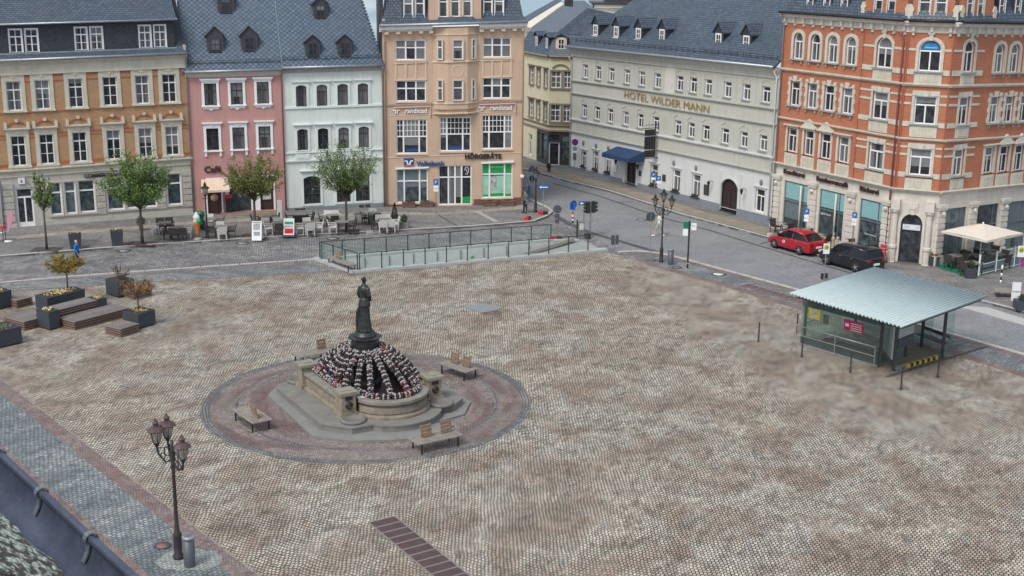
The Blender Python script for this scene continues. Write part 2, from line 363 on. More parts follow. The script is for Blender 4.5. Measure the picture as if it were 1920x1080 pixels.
TPL = {}; SPLIT = {'rusticated_pier', 'carved_panel', 'keystones', 'pilaster_panel', 'window_poster', 'window_film', 'pilaster', 'hanging_sign', 'sign_bracket', 'eaves_brackets', 'cornice_brackets', 'cast_column', 'entrance_column', 'bank_logo', 'office_logo', 'roof_light', 'brick_pilaster', 'shopfront_trim', 'menu_board', 'drinks_display', 'blind_box', 'blue_window_banner', 'gable_scroll', 'stone_bands', 'steps', 'sign_frame', 'lead_flashing', 'ear_symbol', 'oriel', 'oriel_moulding', 'brick_banding', 'snow_rail'}
class Face:
    def __init__(s, root, O, ang, W, sh=0.0):
        s.root = root; s.O = Vector((O[0], O[1], 0)); s.a = ang; s.W = W; s.sh = sh; s.ops = []
        s.m = Matrix.Translation(s.O-Vector((root.location.x, root.location.y, 0))) @ Matrix.Rotation(ang, 4, 'Z')
        s.wm = Matrix.Translation(s.O) @ Matrix.Rotation(ang, 4, 'Z')
    def mb(s): return MB(s.sh)
    def part(s, mb, name, mat, bevel=0):
        if name in SPLIT:
            for k in islands(mb): o = k.build(name, mat, s.root, s.m, bevel)
            return o
        return mb.build(name, mat, s.root, s.m, bevel)
    def uv(s, px, py, y=0.0):
        n = Vector((sin(s.a), -cos(s.a), 0)); p = rayhit(px, py, s.O-n*y, n); q = s.wm.inverted() @ p
        return q.x, q.z-s.sh*q.x
    def at(s, u, v, y=0.0): return s.m @ Matrix.Translation((u, y, v+s.sh*u))
    def wall(s, name, mat, v0, v1, u0=0.0, u1=None, y=0.0, d=.14, ends=False):
        u1 = s.W if u1 is None else u1; ops = [o for o in s.ops if o[0] < u1 and o[1] > u0 and o[2] < v1 and o[3] > v0]
        xs = sorted(set([u0, u1]+[min(max(o[i], u0), u1) for o in ops for i in (0, 1)])); zs = sorted(set([v0, v1]+[min(max(o[i], v0), v1) for o in ops for i in (2, 3)]))
        m = s.mb(); v = []; f = []
        for j in range(len(zs)-1):
            i = 0
            while i < len(xs)-1:
                def hole(i): cx, cz = (xs[i]+xs[i+1])/2, (zs[j]+zs[j+1])/2; return any(o[0] < cx < o[1] and o[2] < cz < o[3] for o in ops)
                if hole(i): i += 1; continue
                k = i
                while k < len(xs)-1 and not hole(k): k += 1
                b = len(v); v += [(xs[i], y, zs[j]), (xs[k], y, zs[j]), (xs[k], y, zs[j+1]), (xs[i], y, zs[j+1])]; f.append((b, b+1, b+2, b+3)); i = k
        for o in ops:
            w, h = o[1]-o[0], o[3]-o[2]; lp = loop(w, h, o[4]); cx = (o[0]+o[1])/2
            if o[2] < v0 or o[3] > v1: lp = [(x, min(max(z, v0-o[2]), v1-o[2])) for x, z in lp]
            n = len(lp)
            for i in range(n):
                j = (i+1) % n; b = len(v); P, Q = lp[i], lp[j]
                v += [(cx+P[0], y, o[2]+P[1]), (cx+Q[0], y, o[2]+Q[1]), (cx+Q[0], y+d, o[2]+Q[1]), (cx+P[0], y+d, o[2]+P[1])]; f.append((b, b+3, b+2, b+1))
            if o[4] > 0:
                for i in range(2, n-1):
                    P, Q = lp[i], lp[i+1]; b = len(v); v += [(cx+P[0], y, o[2]+P[1]), (cx+Q[0], y, o[2]+Q[1]), (cx+Q[0], y, o[3]), (cx+P[0], y, o[3])]; f.append((b, b+3, b+2, b+1))
        if ends:
            b = len(v); v += [(u0, y, v0), (u0, y+ends, v0), (u0, y+ends, v1), (u0, y, v1), (u1, y, v0), (u1, y+ends, v0), (u1, y+ends, v1), (u1, y, v1)]; f += [(b, b+3, b+2, b+1), (b+4, b+5, b+6, b+7)]
        m.add(v, f); return s.part(m, name, mat)
    def hole(s, u, v, w, h, rise=0.0): s.ops.append((u-w/2, u+w/2, v, v+h, rise))
    def win(s, u, v, w, h, y=0.0, cut=True, **k):
        if cut: s.hole(u, v, w, h, k.get('rise', 0.0))
        key = (round(w, 2), round(h, 2), tuple(sorted((a, str(b)) for a, b in k.items()))); t = TPL.get(key)
        if t is None: t = TPL[key] = make_window(w, h, **k); t[0].parent = s.root; c = t[0]
        else: c = copy_tree(t[0], s.root, t[1])
        c.matrix_local = s.at(u, v, y); return c
    def band(s, v0, v1, p, mat, name='string_course', u0=0.0, u1=None, y=0.0, steps=None):
        """moulding along the wall; steps = [(fraction of height, projection)]"""
        u1 = s.W if u1 is None else u1; m = s.mb(); e = p*.0
        for a, b, q in (steps or [(0, 1, p)]): m.box(u0-e, u1+e, y-q, y+.05, v0+(v1-v0)*a, v0+(v1-v0)*b)
        return s.part(m, name, mat)
def make_window(w, h, frame=None, fw=.07, tr=.68, top=1, cols=2, hb=0, rise=0.0, pane=None, name='window', sur=None, sill=None, deep=.10, door=False, blind=None):
    frame = frame or white; pane = pane or glassw; lp = loop(w, h, rise); inn = sc_loop(lp, w, h, -fw, -fw, -fw)
    m = MB(); ring(m, lp, inn, deep, deep+.07)
    hw = w/2-fw*.5; zt = h*tr if tr else h-fw; y0, y1 = deep+.004, deep+.066
    def xl(z):       # half width inside the arch
        if rise <= 0 or z < h-rise: return hw
        rad = (w*w/4+rise*rise)/(2*rise); return math.sqrt(max(0, rad*rad-(z-(h-rad))**2))*.96
    if tr: m.box(-hw, hw, y0, y1, zt-fw*.55, zt+fw*.55)
    for i in range(1, cols):
        x = -hw+2*hw*i/cols; m.box(x-fw*.5, x+fw*.5, y0+.004, y1+.003, fw*.6, zt)
    if tr:
        for i in range(1, top): x = -hw+2*hw*i/top; ht = h-fw*.6-(rise*.25 if rise else 0); m.box(x-.018, x+.018, y0+.006, y1-.006, zt, ht)
    for i in range(1, hb+1):
        z = zt*i/(hb+1); m.box(-hw, hw, y0+.01, y1-.012, z-.016, z+.016)
    if door: m.box(-hw, hw, y0+.012, y1-.008, .02, .32)
    o = m.build(name, frame)
    gp = MB(); n = len(lp); inn2 = sc_loop(lp, w, h, -.01, -.01, -.01); gp.add([(x, deep+.045, z) for x, z in inn2], [tuple(range(n))]); gp.build('pane', pane, o)
    if blind: bm = MB(); bm.box(-hw+fw*.4, hw-fw*.4, deep+.02, deep+.03, h*blind[1], h-fw*.6); bm.build('blind', blind[0], o)
    if sur:
        sm = MB(); k = sur.get('kind', 'plain'); a = sur.get('w', .16); p = sur.get('p', .05); mat = sur['mat']; b = sur.get('b', 0.0); t = sur.get('t', a)
        if k == 'arch': out = sc_loop(lp, w, h, a, a, b)
        elif rise > 0:
            out = [(-w/2-a, -b), (w/2+a, -b)]+[((x*(w/2+a)/(w/2)), h+t) for x, z in lp[2:]]; out[2] = (w/2+a, h+t); out[-1] = (-w/2-a, h+t)
        else: out = [(-w/2-a, -b), (w/2+a, -b), (w/2+a, h+t), (-w/2-a, h+t)]
        ring(sm, out, lp, -p, .06)
        top_ = h+t
        if k == 'arch' and sur.get('key'): sm.box(-.11, .11, -p-.06, .02, h-.05, h+a+.28); sm.box(-.18, .18, -p-.09, .02, h+a+.14, h+a+.3)
        if sur.get('frieze'): q = sur['frieze']; sm.box(-w/2-a, w/2+a, -p+.012, .03, top_, top_+q); sm.box(-w*.3, w*.3, -p-.012, .03, top_+q*.2, top_+q*.8); sm.box(-.06, .06, -p-.05, .03, top_+q*.15, top_+q*.85); top_ += q
        if sur.get('cap'): q = sur['cap']; pj = sur.get('cp', .16); sm.box(-w/2-a-.04, w/2+a+.04, -p-pj*.5, .03, top_, top_+q*.5); sm.box(-w/2-a-.11, w/2+a+.11, -p-pj, .03, top_+q*.5, top_+q)
        if sur.get('ped'):     # little gable over the cap
            q = sur['ped']; t0 = top_+(sur.get('cap') or 0); sm.vprism([(-w/2-a-.1, t0), (w/2+a+.1, t0), (0, t0+q)], -p-.1, .03); 
        if sur.get('ears'):
            for sx in (-1, 1): sm.box(sx*(w/2+a)-.09, sx*(w/2+a)+.09, -p-.08, .03, top_+.16, top_+.46); sm.add([(sx*(w/2+a)+dx, yy, top_+zz) for yy in (-p-.08, .03) for dx, zz in ((-.09, .46), (.09, .46), (0, .56))], [(0, 1, 2), (5, 4, 3), (0, 2, 5, 3), (1, 4, 5, 2)])
        if sur.get('scroll'): sm.vprism([(-w/2-a*.8, -.12), (w/2+a*.8, -.12), (w/2+a*.6, -.26), (w*.22, -.24), (0.0, -.36), (-w*.22, -.24), (-w/2-a*.6, -.26)], -p, .03)
        if sur.get('feet'):
            for sx in (-1, 1): sm.box(sx*(w/2+a*.5)-.07, sx*(w/2+a*.5)+.07, -p-.03, .03, -.42, -.12)
        if sur.get('quoin'):
            for sx in (-1, 1):
                for zz in (.12, .5, .88): sm.box(sx*(w/2+a)-.07, sx*(w/2+a)+.07, -p-.012, .03, h*zz-.12, h*zz+.12)
        if sur.get('keyb'): sm.vprism([(-.13, h-.02), (.13, h-.02), (.2, h+sur['keyb']), (-.2, h+sur['keyb'])], -p-.05, .03); sm.vprism([(-w/2-a, h+.02), (-w/2+.1, h+.02), (-w/2+.02, h+sur['keyb']*.7), (-w/2-a, h+sur['keyb']*.7)], -p-.03, .03); sm.vprism([(w/2+a, h+.02), (w/2-.1, h+.02), (w/2-.02, h+sur['keyb']*.7), (w/2+a, h+sur['keyb']*.7)], -p-.03, .03)
        if sur.get('panel'):   # carved panel beneath
            q = sur['panel']; sm.box(-w/2-a, w/2+a, -p+.01, .03, -q, -.1); 
            for i in range(5): x = -w*.4+w*.2*i; sm.box(x-w*.07, x+w*.07, -p-.02, .03, -q+.08, -.2)
        sm.build('surround', mat, o)
    if sill:
        sl = MB(); a = sill.get('o', .1); sl.box(-w/2-a, w/2+a, -sill.get('p', .14), deep, -sill.get('h', .1), .004)
        if sill.get('br'):
            for sx in (-1, 1): sl.box(sx*(w/2)-.06, sx*(w/2)+.06, -.1, .02, -.28, -sill.get('h', .1)-.002)
        if sill.get('box'):
            for i in range(9): x = random.uniform(-w/2+.1, w/2-.1); sl.ball((x, -.05+random.uniform(-.04, .04), .07+random.random()*.06), .09, 6)
        sl.build('sill', sill['mat'], o)
    if name != 'window': o.name = name
    kd = {}
    def rec(x):
        kd[x] = [c for c in x.children]
        for y in kd[x]: rec(y)
    rec(o); return (o, kd)
def gutter(F, v, y=-.42, r=.09, u0=0.0, u1=None, mat=None, name='gutter'):
    m = F.mb(); m.tube([(u0, y, v), (F.W if u1 is None else u1, y, v)], r, 8); return F.part(m, name, mat or zinc)
def downpipe(F, u, v1, v0=.1, y=-.12, mat=None, head=.5):
    m = F.mb(); m.tube([(u, y-.26, v1), (u, y-.22, v1-.18), (u, y, v1-head), (u, y, v0)], .055, 8); return F.part(m, 'downpipe', mat or zinc)
def dormer(F, px, py, plane, w=1.0, h=1.05, wm=None, fm=None, rm=None, ww=.55, wh=.75, pitch=.45, pane=None, deep=None, rake=0.0):
    """small gabled roof dormer whose sill line meets the roof plane at the given sight line; plane=(y0,z0,slope)"""
    y0, z0, sl = plane; c = F.wm; iv = c.inverted(); n = (c.to_3x3() @ Vector((0, -sl, 1))).normalized(); p = rayhit(px, py, c @ Vector((0, y0, z0)), n); q = iv @ p
    D = (h+w*pitch)/sl+.2; m = MB(); hw = w/2
    m.vprism([(-hw, -.25), (hw, -.25), (hw, h), (0, h+w*pitch), (-hw, h)], 0, .07)
    for sx in (-1, 1): m.add([(sx*hw, .05, -.25), (sx*hw, h/sl, h), (sx*hw, .05, h), (sx*(hw-.05), .05, -.25), (sx*(hw-.05), h/sl, h), (sx*(hw-.05), .05, h)], [(0, 1, 2), (5, 4, 3), (0, 2, 5, 3)])
    o = m.build('dormer', wm or slatewall, F.root, F.m @ Matrix.Translation(q))
    r = MB(); t = .07; e = .12
    for sx in (-1, 1):
        x0, x1 = 0, sx*(hw+e); za, zb = h+w*pitch, h-e*w*pitch/hw
        v = [(x0, -e, za), (x1, -e, zb), (x1, zb/sl+.05, zb), (x0, za/sl+.1, za)]; v += [(a, b, c_+t) for a, b, c_ in v]
        r.add(v, [(0, 1, 2, 3) if sx < 0 else (3, 2, 1, 0), (4, 7, 6, 5) if sx < 0 else (5, 6, 7, 4), (0, 4, 5, 1), (1, 5, 6, 2), (2, 6, 7, 3)])
    r.build('dormer_roof', rm or slate, o)
    f = MB(); lp = [(x, z+.12) for x, z in loop(ww, wh)]; ring(f, sc_loop(lp, ww, wh, .05, .03, .05), sc_loop(lp, ww, wh, -.05, -.05, -.05), -.045, .02); f.box(-.018, .018, -.035, .01, .1, wh+.1); f.box(-ww/2, ww/2, -.035, .01, wh*.6, wh*.6+.035)
    f.box(-ww/2-.12, ww/2+.12, -.14, .02, -.02, .04)
    f.build('dormer_window', fm or white, o); gl = MB(); gl.add([(x, -.012, z) for x, z in lp], [(0, 1, 2, 3)]); gl.build('pane', pane or glassn, o)
    return o
def slopes(F, name, mat, pts, th=.12):
    """roof slab over a polygon of façade-local points"""
    P = [Vector(p) for p in pts]; n = (P[1]-P[0]).cross(P[2]-P[0]).normalized()
    if n.z < 0: n = -n
    k = len(P); m = F.mb(); m.add(P+[p-n*th for p in P], [tuple(range(k)), tuple(reversed(range(k, 2*k)))]+[(i, k+i, k+(i+1) % k, (i+1) % k) for i in range(k)])
    return F.part(m, name, mat)
def side(F, u, v0, v1, D, mat, name='side_wall', y=0.0, t=.2):
    m = F.mb(); m.box(min(u, u+t), max(u, u+t), y+.02, D, v0, v1); return F.part(m, name, mat)
def snowrail(F, v, y, u0, u1, sl=1.0):
    m = F.mb(); n = int((u1-u0)/.7)
    for k in range(2): m.tube([(u0, y-.0, v+.16+k*.13), (u1, y, v+.16+k*.13)], .018, 5)
    for i in range(n+1): x = u0+(u1-u0)*i/n; m.bar((x, y, v), (x, y, v+.34), .03)
    return F.part(m, 'snow_rail', darksteel)

# ================================================================ ochre brick house with the bank (far left)
ochre = MB_brick('ochre_brick', (.45, .255, .125), (.37, .20, .095), (.40, .32, .22), .25, .08, .009, .85, .25, stain=(.34, .18, .10), ns=.9)
redbr = MB_brick('red_brick_trim', (.42, .13, .075), (.36, .11, .06), (.3, .16, .1), .25, .08, .008, .85, .2)
cream = M('cream_stone', (.56, .53, .44), .8, var=.1, ns=2); stone = M('grey_stone', (.47, .455, .40), .85, var=.12, ns=2.5); rough = M('rusticated_stone', (.42, .405, .36), .95, var=.3, ns=5)
A0 = g(5, 431); A1 = g(361, 405.4); ang = math.atan2(A1.y-A0.y, A1.x-A0.x)
bk = thing('brick_house', 'ochre brick bank building with cream window trim and slate attic', 'building', A0)
F = Face(bk, A0, ang, 12.5, .018)
colsu = [1.42, 3.16, 5.23, 7.4, 9.48, 11.25]
S1 = dict(mat=cream, w=.24, p=.05, frieze=.42, b=.05, t=.14); S2 = dict(mat=cream, w=.24, p=.05, b=.3, t=.1, frieze=.26, cap=.14, ears=1)
for u in colsu:
    F.win(u, 7.72, .92, 1.9, tr=.7, top=2, cols=2, hb=1, sur=S1, sill=dict(mat=cream, o=.28, p=.14), pane=glassw)
    F.win(u, 4.12, .90, 1.98, tr=.7, top=2, cols=2, hb=1, sur=S2, sill=dict(mat=cream, o=.28, p=.14), pane=glassn)
F.wall('wall', ochre, 3.9, 10.0)
m = F.mb(); edges = [-.02]+[x for u in colsu for x in (u-.7, u+.7)]+[12.5]
for i in range(0, len(edges), 2):
    a, b = edges[i]+.03, edges[i+1]-.03
    for z, hh in ((9.86, .14), (9.5, .1), (7.5, .12), (6.1, .1), (5.9, .06), (4.1, .18)): m.box(a, b, -.025, .03, z, z+hh)
for u in colsu:
    for i in range(9): t0 = pi*(.2+.6*i/8); t1 = t0+.19; m.vprism([(u+.62*cos(t0), 6.55+.5*sin(t0)), (u+.62*cos(t1), 6.55+.5*sin(t1)), (u+.46*cos(t1), 6.55+.36*sin(t1)), (u+.46*cos(t0), 6.55+.36*sin(t0))], -.035, .02)
F.part(m, 'brick_banding', redbr)
m = F.mb()
for u in colsu: m.box(u-.1, u+.1, -.12, .02, 6.98, 7.16)
F.part(m, 'keystones', cream)
F.band(10.0, 10.9, .1, cream, 'frieze', steps=[(0, .08, .12), (.08, .75, .05), (.75, .88, .16), (.88, 1, .3)])
F.band(3.42, 3.92, .1, cream, 'cornice', steps=[(0, .15, .08), (.15, .7, .03), (.7, .85, .16), (.85, 1, .24)])
# ground floor
ddoor = dict(frame=white, fw=.1, tr=.76, cols=2, pane=glassn, door=True, name='door')
F.win(1.52, .05, 1.05, 2.62, **ddoor)
for u, w in ((3.45, .8), (4.38, .74), (5.44, 1.08), (7.28, 1.1), (8.45, 1.0), (9.5, 1.0), (11.2, 1.0)):
    F.win(u, .68, w, 2.2, tr=.68, cols=1, top=1, fw=.09, pane=shopglass, sill=dict(mat=stone, o=.04, p=.12), sur=dict(mat=cream, w=.05, p=.04))
F.wall('ground_floor_wall', stone, -.2, 3.42)
m = F.mb()
for a, b in ((.05, .85), (6.05, 6.62), (9.98, 10.6), (11.82, 12.4)):
    for k in range(6): m.box(a, b, -.09, .03, .5+k*.43, .5+k*.43+.38)
F.part(m, 'rusticated_pier', rough)
F.band(-.2, .35, .06, stone, 'plinth', u0=2.3); F.band(-.2, .35, .06, stone, 'plinth', u1=.9)
text('COMMERZBANK', .34, black, bk, F.at(6.6, 3.02, -.09), .02, 'bank_lettering', bold=.012)
m = F.mb(); m.box(1.2, 1.62, -.12, -.03, 2.96, 3.36); F.part(m, 'wall_sign', white); m = F.mb(); m.vprism([(1.33, 3.06), (1.49, 3.06), (1.41, 3.26)], -.135, -.118); F.part(m, 'sign_symbol', M('slate_blue_print', (.05, .12, .22)))
side(F, 12.5, -.2, 11.5, 9, stone, t=-.15)
# attic
gutter(F, 10.98, -.4); slopes(F, 'roof', slate, [(0, -.36, 10.98), (12.5, -.36, 10.98), (12.5, .42, 11.42), (0, .42, 11.42)])
m = F.mb(); 
F2 = Face(bk, A0, ang, 12.5, .018)
for u in (1.83, 2.80, 5.85, 6.82, 9.92, 10.9): F2.win(u, 11.37, .78, 1.5, y=.36, tr=.68, top=2, cols=2, hb=1, sur=dict(mat=white, w=.04, p=.05), pane=glassw, deep=.04)
F2.wall('attic_wall', slatewall, 11.2, 13.2, .35, 11.85, y=.36, d=.1, ends=3.0)
m = F.mb(); m.box(.2, 11.95, .2, .5, 11.3, 11.37); m.box(.2, 11.98, .02, .5, 13.14, 13.2); F.part(m, 'lead_flashing', zinc)
gutter(F, 13.2, .02, .07, .2, 11.98)
slopes(F, 'upper_roof', slate, [(.2, .0, 13.22), (11.98, .0, 13.22), (11.98, 6, 17.6), (.2, 6, 17.6)])
slopes(F, 'verge_roof', slatewall, [(11.86, .4, 11.4), (12.5, .4, 11.4), (12.5, 6, 18.0), (11.86, 6, 18.0)])
m = F.mb(); m.box(11.95, 12.02, .0, 6, 13.2, 13.28)
for u in (1.9, 8.2): m.T = None; m.box(u-.35, u+.35, 2.6, 2.75, 15.05, 15.3)
F.part(m, 'roof_light', white)
downpipe(F, 12.42, 10.95); downpipe(F, .1, 3.4)

# ================================================================ pink house with the cafe
pinkm = M('pink_render', (.48, .265, .245), .85, var=.06, ns=1.2); B0 = Vector((-22.28, 87.34, 0)); B1 = Vector((-16.0, 89.1, 0)); ang = math.atan2(B1.y-B0.y, B1.x-B0.x)
pk = thing('pink_house', 'narrow pink rendered house with white window surrounds and a cafe on its ground floor', 'building', B0)
P = Face(pk, B0, ang, 6.5, .015); brown = M('brown_paint', (.055, .028, .022), .5); grey_dk = M('dark_window_frame', (.05, .045, .045), .5)
for i, u in enumerate((1.62, 3.38, 5.15)):
    P.win(u, 7.62, .82, 1.5, frame=grey_dk, fw=.05, tr=.64, top=2, cols=2, pane=glassk, sur=dict(mat=white, w=.17, p=.06, t=.12, cap=.2, cp=.12, scroll=1), sill=dict(mat=white, o=.22, p=.14))
    P.win(u, 4.54, .82, 1.52, frame=grey_dk, fw=.05, tr=.64, top=2, cols=2, pane=glassk, sur=dict(mat=white, w=.17, p=.06, t=.1, frieze=.16, cap=.14, cp=.12, feet=1), sill=dict(mat=white, o=.22, p=.14))
P.win(1.55, .05, .95, 1.75, frame=brown, fw=.2, tr=0, cols=1, pane=brown, name='door', sur=dict(mat=white, w=.1, p=.05))
P.win(3.3, .2, 1.5, 2.15, frame=darksteel, fw=.05, tr=.8, cols=2, pane=shopglass, name='shop_window', sur=dict(mat=white, w=.12, p=.05))
P.win(5.15, .05, .92, 2.45, frame=brown, fw=.08, tr=0, cols=1, pane=brown, name='door', sur=dict(mat=white, w=.13, p=.05))
P.wall('wall', pinkm, -.2, 9.55); P.band(9.55, 9.9, .1, M('pale_trim', (.6, .55, .5)), 'cornice', steps=[(0, .3, .05), (.3, .7, .14), (.7, 1, .28)])
m = P.mb(); m.box(4.2, 4.6, -.03, .02, 0, 2.5); m.box(2.3, 2.5, -.03, .02, 0, 2.5); m.box(1.02, 5.7, -.06, .02, 2.52, 2.62); P.part(m, 'shopfront_trim', white)
m = P.mb(); m.box(4.86, 5.44, .03, .07, .9, 1.55); m.box(4.9, 5.4, .03, .07, 1.65, 1.98); P.part(m, 'menu_board', M('menu_print', (.45, .47, .48), var=.5, ns=7))
m = P.mb(); m.lathe([(.26, 0), (.26, .03)], 20); m.v = [(x+1.55, y_*0+(.06 if z_ > .01 else .09)-.05, 1.25+y_) for (x, y_, z_) in m.v]; P.part(m, 'door_emblem', M('door_emblem', (.5, .36, .24), var=.35, ns=6))
m = P.mb(); m.box(1.9, 5.9, -.55, 0, -.2, .18); m.box(1.7, 5.9, -.85, -.5, -.2, .09); P.part(m, 'steps', M('sandstone_steps', (.3, .2, .16)))
m = P.mb(); v = [(.7, -.05, 2.55), (2.5, -.05, 2.55), (2.55, -1.15, 1.95), (.65, -1.15, 1.95)]; m.add(v+[(a, b, c-.03) for a, b, c in v], [(0, 1, 2, 3), (7, 6, 5, 4), (0, 4, 5, 1), (1, 5, 6, 2), (2, 6, 7, 3), (3, 7, 4, 0)]); m.box(.65, 2.55, -1.16, -1.12, 1.8, 1.95); P.part(m, 'awning', M('cream_awning', (.66, .52, .4), .9))
o = text('Café', .62, brown, pk, P.at(.95, 3.02, -.06), .02, 'cafe_lettering', 'LEFT', .02)
m = P.mb(); m.box(2.35, 2.7, -.22, -.02, 1.85, 2.3); P.part(m, 'cafe_sign', white)
m = P.mb(); m.T = None; m.box(2.28, 2.72, -.3, -.04, .12, 1.15); m.box(2.26, 2.74, -.32, -.02, 1.15, 1.2); P.part(m, 'drinks_display', black)
m = P.mb(); m.box(2.26, 2.74, -.335, -.31, 1.2, 1.45); P.part(m, 'red_header', M('signal_red', (.55, .02, .03), .5, var=0))
slopes(P, 'roof', slatebig, [(-.2, -.3, 9.95), (6.5, -.3, 9.95), (6.5, 6.6, 18.2), (-.2, 6.6, 18.2)]); gutter(P, 9.95, -.38)
PLP = (-.3, 9.95, 8.25/6.9); gry = M('dormer_boards', (.055, .058, .068), .7)
for px, py in ((404, 97), (468, 96), (424, 24)): dormer(P, px, py, PLP, 1.12, 1.15, wm=gry, fm=darksteel, rm=slatebig, ww=.62, wh=.8, pitch=.5)
snowrail(P, 10.35, .05, .2, 6.4); side(P, 6.5, -.2, 9.9, 8, pinkm, t=-.1); side(P, 0, -.2, 9.9, 8, pinkm, t=.1)
downpipe(P, 6.45, 9.9, mat=M('rust_red_pipe', (.3, .1, .1)))

# ================================================================ mint house
mint = M('mint_render', (.63, .685, .645), .85, var=.05, ns=1.0); C0 = Vector((-16.0, 89.1, 0)); C1 = Vector((-9.26, 91.0, 0)); ang = math.atan2(C1.y-C0.y, C1.x-C0.x)
mh = thing('mint_house', 'pale mint green house with arched windows between the pink and the tan house', 'building', C0)
F = Face(mh, C0, ang, 7.0, .015); mtrim = M('mint_white_trim', (.68, .74, .72), .7, var=.04)
for i, u in enumerate((1.25, 2.69, 4.14, 5.57)):
    F.win(u, 7.42, .74, 1.48, frame=grey_dk, fw=.045, tr=.68, top=2, cols=2, rise=.12, pane=glassk, sur=dict(mat=mtrim, w=.17, p=.05, t=.16, b=.05, cap=.12, cp=.1))
    F.win(u, 4.36, .74, 1.5, frame=grey_dk, fw=.045, tr=.68, top=2, cols=2, rise=.12, pane=glassk, sur=dict(mat=mtrim, w=.17, p=.05, t=.2, b=.05, cap=.14, cp=.14))
for u, w in ((1.81, 1.18), (4.05, 1.0), (5.42, 1.0)): F.win(u, .5, w, 2.0, frame=grey_dk, fw=.07, tr=.36, top=2, cols=2, rise=.18, pane=glassn, sur=dict(mat=mtrim, w=.16, p=.05, t=.2, b=.12, frieze=.1, cap=.14))
F.wall('wall', mint, .3, 9.75); F.band(7.28, 7.42, .08, mtrim); F.band(4.15, 4.26, .08, mtrim); F.band(3.5, 3.68, .1, mtrim, steps=[(0, .5, .06), (.5, 1, .12)])
F.band(9.75, 10.1, .1, M('worn_frieze', (.4, .37, .36), var=.25, ns=6), 'frieze', steps=[(0, .8, .05), (.8, 1, .16)])
F.band(-.2, .3, .05, M('blue_grey_plinth', (.2, .23, .26)), 'plinth')
for u in (1.2, 2.65, 4.1, 5.55): m = F.mb(); m.box(u-.5, u+.5, -.05, .02, 3.72, 4.12); m.box(u-.42, u+.42, -.07, .02, 3.8, 4.04); F.part(m, 'carved_panel', mtrim)
for u in (.7, 1.1, 5.3, 5.75): m = F.mb(); m.box(u-.17, u+.17, -.07, -.04, .05, .24); F.part(m, 'cellar_window', grey_dk)
E0 = 10.15; SL = 8.25/6.9
slopes(F, 'roof', slatebig, [(0, -.3, E0), (7.0, -.3, E0), (5.4, 6.6, E0+8.25), (0, 6.6, E0+8.25)])
slopes(F, 'hip_roof', slatewall, [(7.0, -.3, E0), (7.25, 6.6, E0), (5.4, 6.6, E0+8.25)])
m = F.mb(); n_ = 40
for i in range(n_):
    k = i/n_; m.box(7.0-1.6*k-.12, 7.0-1.6*k+.05, -.3+6.9*k, -.3+6.9*k+.19, E0+8.25*k+.0, E0+8.25*k+.13)
F.part(m, 'hip_slates', slatebig)
for px, py in ((587, 106), (647, 105), (601, 34)): dormer(F, px, py, (-.3, E0, SL), 1.0, 1.05, wm=gry, fm=darksteel, rm=slatebig, ww=.58, wh=.8, pitch=.42)
snowrail(F, E0+.4, .05, .1, 6.7); gutter(F, E0, -.38); downpipe(F, 6.95, 10.1)

# ================================================================ tan corner house
tan = M('tan_render', (.53, .39, .285), .85, var=.05, ns=1.0); ttrim = M('tan_trim', (.64, .50, .38), .8, var=.04); D0 = Vector((-9.26, 91.0, 0)); D1 = Vector((.68, 92.35, 0)); ang = math.atan2(D1.y-D0.y, D1.x-D0.x)
th = thing('corner_house', 'tan rendered office house with an oriel bay and a slate mansard at the street corner', 'building', D0)
F = Face(th, D0, ang, 10.0, .03); bluep = M('bank_blue', (.01, .07, .25), .5, var=0); greenp = M('poster_green', (.01, .3, .07), .5, var=0)
def multi(F, u0, u1, v0, v1, fr, zt, topbars=(1, 1, 1), rows=0, pane=None, name='window', y=0.0, sur=None):
    """one wide window of lights split by mullions at the fractions fr"""
    w, h = u1-u0, v1-v0; F.hole((u0+u1)/2, v0, w, h); m = MB(); lp = loop(w, h); ring(m, lp, sc_loop(lp, w, h, -.07, -.07, -.07), .08, .16)
    xs = [-w/2]+[-w/2+w*f for f in fr]+[w/2]
    for x in xs[1:-1]: m.box(x-.055, x+.055, .07, .165, .05, h-.05)
    m.box(-w/2+.05, w/2-.05, .084, .156, zt*h-.045, zt*h+.045)
    for i in range(len(xs)-1):
        for k in range(1, topbars[i]): x = xs[i]+(xs[i+1]-xs[i])*k/topbars[i]; m.box(x-.02, x+.02, .09, .15, zt*h, h-.05)
    for k in range(1, rows): z = zt*h+(h-zt*h)*k/rows; m.box(-w/2+.05, w/2-.05, .092, .148, z-.02, z+.02)
    o = m.build(name, white, F.root, F.at((u0+u1)/2, v0, y))
    for i in range(len(xs)-1): p = MB(); p.add([(xs[i], .125, .02), (xs[i+1], .125, .02), (xs[i+1], .125, h-.02), (xs[i], .125, h-.02)], [(0, 1, 2, 3)]); p.build('pane', pane or glassw, o)
    s_ = MB(); s_.box(-w/2-.06, w/2+.06, -.1, .1, -.1, .0); s_.build('sill', sur or ttrim, o); return o
for a, b in ((.92, 3.03), (7.08, 9.1)):
    multi(F, a, b, 10.52, 11.9, (.335, .665), .62, pane=glassk); multi(F, a, b, 7.62, 9.08, (.335, .665), .62, pane=glassn)
    m = F.mb(); m.box(a-.12, b+.12, -.06, .02, 10.28, 10.4); 
    for k in range(4): x = a+(b-a)*k/3; m.box(x-.05, x+.05, -.05, .02, 9.25, 10.28)
    m.box(a-.1, b+.1, -.05, .02, 9.1, 9.22); F.part(m, 'pilaster_panel', ttrim)
for a, b, zz in ((.9, 3.1, 3.88), (4.0, 6.24, 3.94), (7.05, 9.25, 3.98)): multi(F, a, b, zz, zz+2.45, (.23, .74), .5, (2, 4, 2), 3, pane=glassn)
